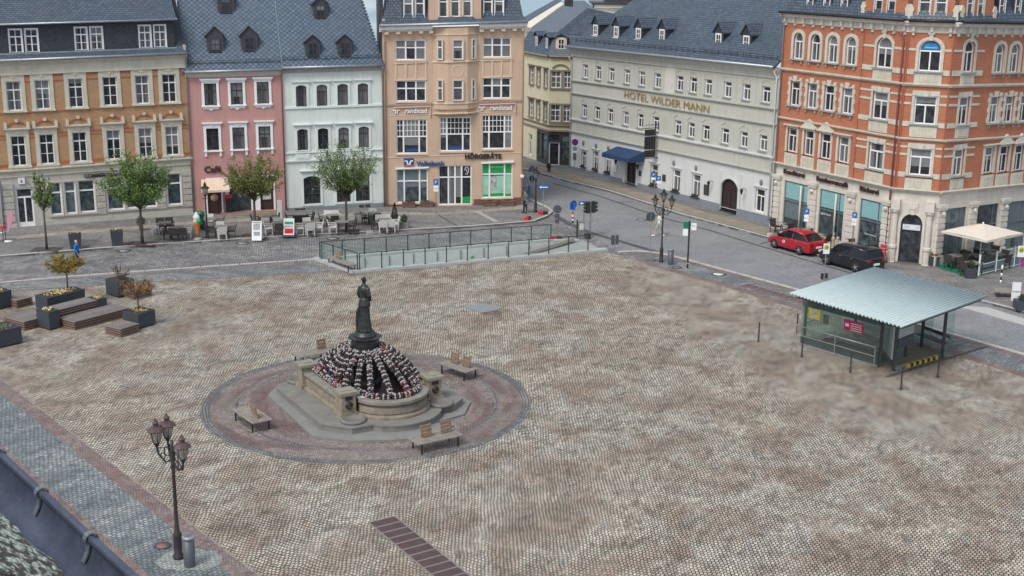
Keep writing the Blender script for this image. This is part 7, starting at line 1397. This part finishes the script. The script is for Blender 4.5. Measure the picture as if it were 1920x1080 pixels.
m = MB(); q = SB(c1.lerp(c2, .17)-ey*.14, 1.6); m.T = Matrix.Translation(q) @ Matrix.Rotation(aa, 4, 'Z'); m.vprism([(-.1, -.06), (.1, -.06), (.1, .06), (.06, .1), (0, .06), (-.06, .1), (-.1, .06)], -.006, .006); m.build('sign_symbol', white, sh)
yl = M('yellow_poster', (.6, .58, .05), .5, var=.3, ns=6); gpane(A_.lerp(B_, .10)-ey*.12, A_.lerp(B_, .25)-ey*.12, 1.45, 1.95, yl, 'yellow_poster', .02); gpane(A_.lerp(B_, .14)-ey*.14, A_.lerp(B_, .21)-ey*.14, 1.5, 1.9, M('notice_print', (.5, .5, .48), var=.7, ns=9), 'notice', .012); gpane(A_.lerp(B_, .29)-ey*.12, A_.lerp(B_, .36)-ey*.12, 1.35, 1.8, M('dark_notice', (.12, .13, .13), var=.7, ns=6), 'notice', .012)
m = MB(); a, b = g(1700, 687, .08), g(1762, 669, .08)
for i in range(12): p, q = a.lerp(b, i/12), a.lerp(b, (i+1)/12); m.m = i % 2; m.bar(SB(p, .1), SB(q, .1), .12, .16)
m.build('hazard_edge', [M('hazard_yellow', (.6, .42, .03), .5, var=0), black], sh); m = MB(); m.bar(SB(g(1676, 694), .08), SB(g(1768, 668), .08), .2, .1); m.build('floor_edge', zinc, sh)
m = MB(); q = [g(1676, 690), g(1764, 667), g(1727, 648), g(1660, 665)]; m.prism([(p.x-bo.x, p.y-bo.y) for p in q], .02, .05); m.build('floor', M('shelter_floor', (.2, .165, .12), .85, var=.2), sh)
a, b = g(1712, 650), g(1757, 668); p = (a+b)/2+Vector((.5, .6, 0)); t = thing('bench', 'dark mesh bench inside the shelter on the road side', 'bench', (p.x, p.y, .03), math.atan2(b.y-a.y, b.x-a.x)); m = MB(); m.box(-.9, .9, -.22, .22, .42, .46); m.build('seat', darksteel, t); m = MB()
for sx in (-.7, .7): m.box(sx-.03, sx+.03, -.03, .03, 0, .42)
m.build('leg', darksteel, t); m = MB(); m.box(-.9, .9, .2, .24, .65, .8); m.build('backrest', darksteel, t)
# ================================================================ cars
def wheel(t, x, y, r, s, rimm):
    m = MB(); m.lathe([(r*.62, -.1), (r*.93, -.1), (r, -.07), (r, .07), (r*.93, .1), (r*.62, .1)], 24); m.v = [(a, c, b) for a, b, c in m.v]; m.f = [tuple(reversed(q)) for q in m.f]; o = m.build('wheel', M('tyre_rubber', (.015, .015, .016), .8), t, Matrix.Translation((x, y, r)))
    m = MB(); m.lathe([(r*.66, 0), (r*.66, .02), (.1*r, .05)], 20); m.v = [(a, s*(.085+c*.6), b) for a, b, c in m.v]; m.build('rim', rimm[1], o); m = MB()
    for k in range(5): a = 2*pi*k/5; m.bar((r*.1*cos(a), s*.118, r*.1*sin(a)), (r*.62*cos(a), s*.105, r*.62*sin(a)), .05, .02, (0, 1, 0))
    m.lathe([(.07, 0), (.05, .02)], 8); m.v = [(q[0], q[1], q[2]) if i < 40 else (q[0], s*(.118+q[2]), q[1]) for i, q in enumerate(m.v)]; m.build('spokes', rimm[0], o)
def car(name, label, p, a, body, L_, Wd, H_, st, rimm, roofm=None, lightm=None, boxy=0.0, plate_='', door=True):
    """st: side outline stations (x, bottom, belt height, roof height or None, half width at belt, half width at roof)"""
    t = thing(name, label, 'car', p, a); m = MB(); m.smooth = True; n = len(st); rows = []
    for x, zb, zs, zr_, wb, wr in st:
        rows.append([(x, -wb*.86, zb), (x, -wb*.985, zb+.08), (x, -wb, zb+(zs-zb)*.45), (x, -wb*.985, zs-.06), (x, -wb*.93, zs), (x, 0, zs+.025 if not zr_ else zs), (x, wb*.93, zs), (x, wb*.985, zs-.06), (x, wb, zb+(zs-zb)*.45), (x, wb*.985, zb+.08), (x, wb*.86, zb)])
    k = len(rows[0]); v = [q for r in rows for q in r]; f = [(i*k+j, (i+1)*k+j, (i+1)*k+j+1, i*k+j+1) for i in range(n-1) for j in range(k-1)]+[((i+1)*k, i*k, i*k+k-1, (i+1)*k+k-1) for i in range(n-1)]+[tuple(range(k)), tuple(reversed(range((n-1)*k, n*k)))]
    m.add(v, f); o = m.build('body', body, t); sb_ = o.modifiers.new('s', 'SUBSURF'); sb_.levels = sb_.render_levels = 2
    cab = [s for s in st if s[3]]; g_ = MB(); r_ = MB(); rows = [[(x, -wb*.90, zs-.02), (x, -wr, zr_-.05), (x, wr, zr_-.05), (x, wb*.90, zs-.02)] for x, zb, zs, zr_, wb, wr in cab]
    g_.smooth = False; v = [q for r in rows for q in r]; c = len(rows); g_.add(v, [(i*4+j, (i+1)*4+j, (i+1)*4+j+1, i*4+j+1) for i in range(c-1) for j in range(3)]+[(0, 1, 2, 3), tuple(reversed(range((c-1)*4, c*4)))]); g_.build('windows', M('car_glass', (.012, .014, .016), .08, var=0), t)
    rr = [s for s in cab if s[3] > s[2]+.12]; r_.smooth = True; v = []
    for x, zb, zs, zr_, wb, wr in rr: v += [(x, -wr*1.03, zr_-.07), (x, -wr*.94, zr_-.005), (x, 0, zr_+.02), (x, wr*.94, zr_-.005), (x, wr*1.03, zr_-.07)]
    c = len(rr); r_.add(v, [(i*5+j, (i+1)*5+j, (i+1)*5+j+1, i*5+j+1) for i in range(c-1) for j in range(4)]); oo = r_.build('roof', roofm or body, t); so_ = oo.modifiers.new('t', 'SOLIDIFY'); so_.thickness = .03; so_.offset = -1
    pm = MB()
    for s in (-1, 1):
        for i in range(len(cab)-1):
            A, B = cab[i], cab[i+1]
            if i in (0, len(cab)-2): pm.bar((A[0], s*A[4]*.905, A[2]) if A[3]-A[2] < .12 else (A[0], s*A[5], A[3]-.05), (B[0], s*B[5], B[3]-.05) if B[3]-B[2] > .12 else (B[0], s*B[4]*.905, B[2]), .06)
        xm = (cab[1][0]+cab[-2][0])/2; C_ = cab[len(cab)//2]; pm.bar((xm, s*C_[4]*.905, C_[2]-.02), (xm-.05, s*C_[5]*1.01, C_[3]-.06), .07, .02, (0, 1, 0))
    pm.build('pillars', body, t)
    x0, x1 = st[0][0], st[-1][0]; return t
carred, carblk = M('red_car_paint', (.34, .010, .02), .25, .0, var=0), M('black_car_paint', (.006, .007, .012), .2, .0, var=0); carred.node_tree.nodes['Principled BSDF'].inputs['Coat Weight'].default_value = .6; carblk.node_tree.nodes['Principled BSDF'].inputs['Coat Weight'].default_value = .7
alloy = M('alloy', (.5, .5, .52), .3, .8, var=0)
w1, w2 = g(1452.6, 465.5), g(1499, 478.5); b1, b2 = g(1550.4, 496.5), g(1605, 511.5)
def place(wf, wr, half, base):
    d = (wf-wr).normalized(); nrm = Vector((-d.y, d.x, 0)); c = (wf+wr)/2; side_ = -nrm if nrm.y < 0 else nrm
    return c+side_*half, math.atan2(d.y, d.x)
def finish(t, L_, Wd, zt, wb, r, rimm, tail, H_, front=1, zb=.0):
    for sx in (-1, 1):
        for sy in (-1, 1): wheel(t, sx*wb/2, sy*(Wd/2-.1), r, sy, rimm)
    for sx in (-1, 1):
        m = MB(); m.smooth = False
        m.box(-L_/2-.0, -L_/2+.18, sx*Wd*.33-.14+sx*.04, sx*Wd*.33+.14+sx*.04, zt, zt+.14); m.build('tail_light', M('tail_light_red', (.35, .01, .015), .2, var=0), t)
        m = MB(); m.box(L_/2-.3, L_/2-.06, sx*Wd*.33-.13, sx*Wd*.33+.13, zt-.08, zt+.06); m.build('headlight', M('headlight_glass', (.5, .52, .55), .1, var=0), t)
        m = MB(); m.box(.62, .8, sx*(Wd/2+.02)-.08, sx*(Wd/2+.02)+.08, H_*.66, H_*.66+.12); m.build('mirror', M('mirror_black', (.02, .02, .02), .3, var=0), t)
        m = MB(); m.box(-L_/2+.02, -L_/2+.02, 0, 0, 0, 0)
    m = MB(); m.box(-L_/2-.035, -L_/2-.01, -.24, .24, .52, .64); m.build('number_plate', white, t); m = MB(); m.box(-L_/2-.0, -L_/2+.3, -Wd*.36, Wd*.36, .24, .36); m.build('bumper', M('mirror_black', (.02, .02, .02)), t)
    m = MB()
    for s in (-1, 1):
        for x in (.02, -.85): m.box(x-.02, x+.1, s*(Wd/2)-.0, s*(Wd/2)+.025, H_*.53, H_*.53+.03)
    m.build('door_handles', body_ if 0 else M('handle_chrome', (.45, .45, .46), .3, .6, var=0), t)
L1 = 3.95; W1 = 1.62
stA = [(-1.95, .3, .62, None, .66, 0), (-1.92, .2, .88, None, .72, 0), (-1.7, .16, .93, .96, .76, .6), (-1.25, .16, .92, 1.3, .8, .56), (-.5, .16, .9, 1.42, .81, .56), (.15, .16, .88, 1.4, .81, .55), (.55, .16, .86, 1.22, .8, .56), (.95, .16, .84, .87, .79, .64), (1.4, .17, .76, None, .76, 0), (1.8, .2, .64, None, .68, 0), (1.98, .28, .48, None, .56, 0)]
p, a = place(w1, w2, .71, 0); p.z = .015; t = car('parked_car', 'parked red hatchback with a small white door emblem in front of the bakery', p, a, carred, L1, W1, 1.45, stA, (alloy, M('mirror_black', (.02, .02, .02)))); finish(t, L1, W1, .74, (w1-w2).length, .31, (alloy, M('mirror_black', (.02, .02, .02))), 0, 1.45)
m = MB(); m.v = []; m.vprism([(.25+x*.6, .62+z*.45) for x, z in disc(.2, 14)], W1/2+.0, W1/2+.012); m.build('door_emblem', white, t); m = MB(); m.vprism([(.25+x*.35, .63+z*.25) for x, z in disc(.2, 14)], W1/2+.006, W1/2+.016); m.build('emblem_centre', carred, t); text('SCENIC', .12, white, t, Matrix.Translation((.2, W1/2+.01, .42)) @ Matrix.Rotation(pi, 4, 'Z'), .003, 'door_lettering') if False else None

stB = [(-1.98, .3, .66, None, .7, 0), (-1.98, .2, .93, None, .76, 0), (-1.88, .16, .95, 1.0, .78, .66), (-1.72, .16, .95, 1.38, .8, .62), (-.7, .16, .94, 1.46, .82, .62), (.3, .16, .93, 1.44, .82, .6), (.55, .16, .92, 1.38, .81, .6), (.98, .16, .9, .94, .8, .66), (1.45, .17, .86, None, .78, 0), (1.85, .2, .76, None, .72, 0), (2.0, .28, .52, None, .6, 0)]
p, a = place(b1, b2, .72, 0); p.z = .015; L2 = 4.0; t = car('parked_car', 'parked black estate car behind the bus shelter roof, nearer than the red car', p, a, carblk, L2, 1.66, 1.48, stB, (alloy, alloy)); finish(t, L2, 1.66, .72, (b1-b2).length, .32, (alloy, M('mirror_black', (.02, .02, .02))), 0, 1.48)
# ================================================================ people
skin = M('skin', (.5, .3, .22), .6, var=.05); hairm = M('dark_hair', (.03, .02, .015), .7)
def limb(m, pts, rs, n=10):
    m.tube(pts, rs, n)
    for p, r in zip(pts, rs): m.ball(p, r, 10)
def rem(o, v=.012): r = o.modifiers.new('r', 'REMESH'); r.mode = 'VOXEL'; r.voxel_size = v; r.use_smooth_shade = True; return o
def person(p, a, label, shirt, legs, sleeve=True, shorts=False, h=1.62, stride=.0, arm=(.12, .05), hair=None, shoes=None, bag=None, helmet=None):
    s = h/1.75; t = thing('person', label, 'person', p, a); hip, sh_ = .93, 1.42; f = stride; hd = Vector((0, -.01, 1.62))
    J = {}
    for sd_, k in ((-1, 1), (1, -1)): J[sd_] = [Vector((sd_*.09, 0, hip)), Vector((sd_*.1, -k*f*.42-.02, .5+abs(f)*.02)), Vector((sd_*.1, -k*f+.02, .085 if k*f >= 0 else .1)), Vector((sd_*.11, -k*f-.13, .04))]
    AR = {sd_: [Vector((sd_*.19, 0, sh_-.02)), Vector((sd_*.25, .03+sd_*f*.3, 1.13)), Vector((sd_*.25, -.1+sd_*f*.5, .9)), Vector((sd_*.25, -.13+sd_*f*.55, .82))] for sd_ in (-1, 1)}
    def S(m): m.v = [(x*s, y*s, z*s) for x, y, z in m.v]; return m
    m = MB(); m.lathe([(.11, hip-.05), (.155, hip+.05), (.13, hip+.22), (.17, sh_-.08), (.15, sh_), (.06, sh_+.05), (.055, sh_+.12)], 16, (0, 0, 0), 1, .66)
    for sd_ in (-1, 1):
        limb(m, J[sd_], [.085, .058, .04, .034]); limb(m, AR[sd_], [.055, .042, .03, .032]); w = AR[sd_][3]
        for q in range(4): m.tube([w+Vector((0, .02-.017*q, -.01)), w+Vector((-sd_*.006, .018-.017*q, -.075+.006*abs(q-1.5))), w+Vector((-sd_*.02, .018-.017*q, -.105+.008*abs(q-1.5)))], [.0095, .0085, .007], 5)
        m.tube([w+Vector((-sd_*.01, -.03, .0)), w+Vector((-sd_*.02, -.055, -.045))], [.011, .008], 5)
    m.ball(hd+Vector((0, 0, .0)), .085, 14, .86, 1.05, 1.3); m.ball(hd+Vector((0, -.095, -.005)), .018, 6); m.ball(hd+Vector((0, -.06, -.07)), .04, 8)
    for sd_ in (-1, 1): m.ball(hd+Vector((sd_*.078, .005, 0)), .022, 6, .5)
    rem(S(m).build('body', skin, t), .01*s)
    m = MB()
    for sd_ in (-1, 1): m.ball(hd+Vector((sd_*.032, -.084, .012)), .009, 6)
    m.box(-.024, .024, -.094, -.086, hd.z-.052, hd.z-.045); S(m).build('face_features', M('face_dark', (.08, .03, .03), var=0), t)
    m = MB(); m.ball(hd+Vector((0, .018, .03)), .095, 14, .9, 1.0, 1.12); m.v = [q for q in m.v]; m.v = [(x, max(y, -.045-(z-hd.z)*.1) if z < hd.z+.07 else y, z) for x, y, z in m.v]; S(m).build('hair' if not helmet else 'cap', hair or hairm, t)
    m = MB(); m.lathe([(.165, hip-.02), (.17, hip+.06), (.15, hip+.24), (.19, sh_-.1), (.17, sh_+.01), (.07, sh_+.055)], 16, (0, 0, 0), 1, .72)
    for sd_ in (-1, 1): k = AR[sd_]; limb(m, k[:3] if sleeve else [k[0], k[0].lerp(k[1], .6)], [.07, .058, .045] if sleeve else [.07, .062])
    rem(S(m).build('shirt', shirt, t), .014*s); m = MB()
    for sd_ in (-1, 1): k = J[sd_]; limb(m, k[:3] if not shorts else [k[0], k[0].lerp(k[1], .9)], [.105, .08, .062] if not shorts else [.11, .095])
    m.lathe([(.12, hip-.08), (.168, hip), (.165, hip+.08)], 14, (0, 0, 0), 1, .74); rem(S(m).build('shorts' if shorts else 'trousers', legs, t), .014*s)
    m = MB()
    for sd_ in (-1, 1): k = J[sd_]; limb(m, [k[2]+Vector((0, .03, -.02)), k[3]+Vector((0, -.02, 0))], [.055, .045])
    rem(S(m).build('shoes', shoes or black, t), .012*s)
    if bag: m = MB(); m.box(-.14, .14, .1, .22, 1.02, 1.34); S(m).build('backpack', bag, t, bevel=.03*s)
    return t
person(g(985, 399, .12), R(-60), 'person in a grey jacket and dark jeans standing behind the sign pole at the corner', M('grey_jacket', (.12, .13, .14), .85), M('dark_jeans', (.012, .016, .035), .85), stride=.1, h=1.6)
person(g(1235, 443, .02), R(-78), 'person in white shirt and shorts with black backpack striding across the street', M('white_shirt', (.62, .62, .62), .85), M('grey_shorts', (.3, .33, .33), .85), sleeve=False, shorts=True, stride=.33, h=1.6, shoes=white, bag=black)
person(g(146, 497), R(80), 'person in a bright blue jacket and pale cap behind the yellow leaved small tree', M('blue_jacket', (.01, .16, .55), .8), M('dark_jeans', (.012, .016, .035)), stride=.15, h=1.5, hair=M('pale_cap', (.5, .45, .42)), helmet=1)
t = thing('garden_sculpture', 'worn pale stone garden figure standing between the two parked cars', 'sculpture', g(1561, 469, .12)); m = MB(); m.lathe([(.16, 0), (.14, .2), (.1, .5), (.12, .75), (.06, .9), (.08, 1.0), (.07, 1.1), (.02, 1.15)], 12, mod=lambda a_, z: 1+.15*sin(a_*3+z*7)); rem(m.build('figure', M('worn_wood_stone', (.36, .31, .23), .9, var=.3, ns=6), t), .02); m = MB(); m.ball((.3, .1, .75), .1, 8); m.lathe([(.09, 0), (.07, .7)], 8, (.3, .1, 0)); m.build('side_figure', M('worn_pale', (.45, .42, .36), .9, var=.3, ns=6), t)
# ================================================================ roof edge and gutter right below the camera
za = 16.6; ga, gb_ = g(-60, 800, za), g(243, 1080, za); gd = (gb_-ga).normalized(); ang_ = math.atan2(gd.y, gd.x); ins_ = Vector((gd.y, -gd.x, 0)); ins_ = -ins_ if (g(0, 1000, za)-ga).dot(ins_) < 0 else ins_
gt = thing('roof_gutter', 'large zinc gutter with strap brackets along the roof edge in the bottom left corner', 'gutter', ga, ang_); sgn = 1 if (Matrix.Rotation(-ang_, 3, 'Z') @ ins_).y > 0 else -1; r = .098; m = MB(); m.smooth = True; v = []; n = 14; Lg = 3.4
for x in (-.6, Lg):
    for k in range(n+1): a = pi*k/n; v.append((x, sgn*(r-r*cos(a)), -r*sin(a)*.95))
    for k in range(n+1): a = pi*k/n; v.append((x, sgn*(r-(r+.004)*cos(a)), -(r+.004)*sin(a)*.95-.001))
q = 2*(n+1); f = [(k, q+k, q+k+1, k+1) for k in range(n)]+[(n+1+k+1, q+n+1+k+1, q+n+1+k, n+1+k) for k in range(n)]; m.add(v, f); m.tube([(-.6, 0, .004), (Lg, 0, .004)], .012, 8); m.build('trough', M('gutter_zinc', (.085, .10, .15), .42, .45, .4, 9), gt)
m = MB(); rnd = random.Random(4); va = []; N_ = 160
for i in range(N_+1):
    x = -.6+(Lg+.6)*i/N_; k0 = pi*(.40+.012*math.sin(i*.11)+rnd.uniform(-.006, .006)); k1 = pi*(.80+.04*math.sin(i*.9)+rnd.uniform(-.03, .03))
    for k in range(5): a = k0+(k1-k0)*k/4; va.append((x, sgn*(r-(r-.003-.006*math.sin(pi*k/4))*cos(a)), -(r-.003-.006*math.sin(pi*k/4))*sin(a)*.95))
m.add(va, [(i*5+k, (i+1)*5+k, (i+1)*5+k+1, i*5+k+1) for i in range(N_) for k in range(4)]); m.build('sediment', M('gutter_sediment', (.15, .19, .195), .9, var=.45, ns=22), gt)
b0 = g(68, 930, za); b1_ = g(153, 1018, za); bx = [(b0-ga).dot(gd), (b1_-ga).dot(gd)]; stp_ = bx[1]-bx[0]; m = MB()
for i in range(-2, 6):
    x = bx[0]+stp_*i; pts = [(x, sgn*(r-(r-.006)*cos(a)), -(r-.006)*sin(a)*.95) for a in [pi*k/10 for k in range(11)]]; mm = MB()
    for A, B in zip(pts[:2], pts[1:3]): mm.bar(A, B, .004, .018, (1, 0, 0))
    [mm.bar((x, sgn*-.017*cos(w), .004+.017*sin(w)), (x, sgn*-.017*cos(w+.5), .004+.017*sin(w+.5)), .003, .018, (1, 0, 0)) for w in (-.6, -.1, .4, .9, 1.4, 1.9, 2.4, 2.9)]; mm.build('bracket', M('bracket_zinc', (.2, .23, .27), .4, .5, .15, 9), gt)
mn, tn, bn = newmat('mossy_slate'); tc = N(tn, 'ShaderNodeTexCoord'); m2_ = N(tn, 'ShaderNodeMapping'); L(tn, tc.outputs['Object'], m2_.inputs[0]); m2_.inputs['Scale'].default_value = (1, 2.2, 1); n1 = noise(tn, m2_.outputs[0], 26, 8, .3); n2 = noise(tn, m2_.outputs[0], 60, 4); n3 = noise(tn, m2_.outputs[0], 6, 4)
cl = mixc(tn, ramp(tn, n1, .46, .56), (.06, .055, .05), mixc(tn, ramp(tn, n2, .4, .6), (.20, .25, .19), (.52, .58, .52))); cl = mixc(tn, ramp(tn, n3, .56, .66), cl, (.10, .115, .03)); L(tn, cl, bn.inputs['Base Color']); bn.inputs['Roughness'].default_value = .95; bump(tn, bn, math_(tn, 'ADD', n1, math_(tn, 'MULTIPLY', n2, .4)), .9, .03)
rt = thing('town_hall_roof', 'mossy slate roof slope behind the gutter in the bottom left corner', 'roof', ga+Vector((0, 0, 0)), ang_); rt2 = R(28); 
for row in range(7):
    m = MB(); rnd = random.Random(row)
    x = -.7-rnd.random()*.1
    while x < Lg:
        w = rnd.uniform(.19, .27); d0 = .135+row*.19+rnd.uniform(-.012, .012); d1 = d0+.3; z0 = .012+rnd.uniform(0, .006)
        P_ = []
        for xx, dd in ((x, d0), (x+w*.5, d0-.02+rnd.uniform(-.01, .01)), (x+w, d0), (x+w, d1), (x, d1)): P_.append(Vector((xx, sgn*dd, -.0+(dd-.135)*math.tan(rt2)+z0-(dd-d0)*.05)))
        k = len(P_); m.add(P_+[p-Vector((0, 0, .012)) for p in P_], [tuple(range(k)) if sgn > 0 else tuple(reversed(range(k))), tuple(range(2*k-1, k-1, -1)) if sgn > 0 else tuple(range(k, 2*k))]+[(i, (i+1) % k, k+(i+1) % k, k+i) for i in range(k)]); x += w+.004
    m.build('slate_course', mn, rt)
m = MB(); m.box(-.7, Lg, min(sgn*.16, sgn*1.8), max(sgn*.16, sgn*1.8), -.12, -.06); m.v = [(x, y, z+(abs(y)-.16)*math.tan(rt2)+.05) for x, y, z in m.v]; m.build('roof_deck', M('deck_dark', (.04, .04, .04)), rt)
m = MB(); m.box(-.7, Lg, min(sgn*.22, sgn*.5), max(sgn*.22, sgn*.5), -16.6, -.2); m.build('facade', offwhite, rt)
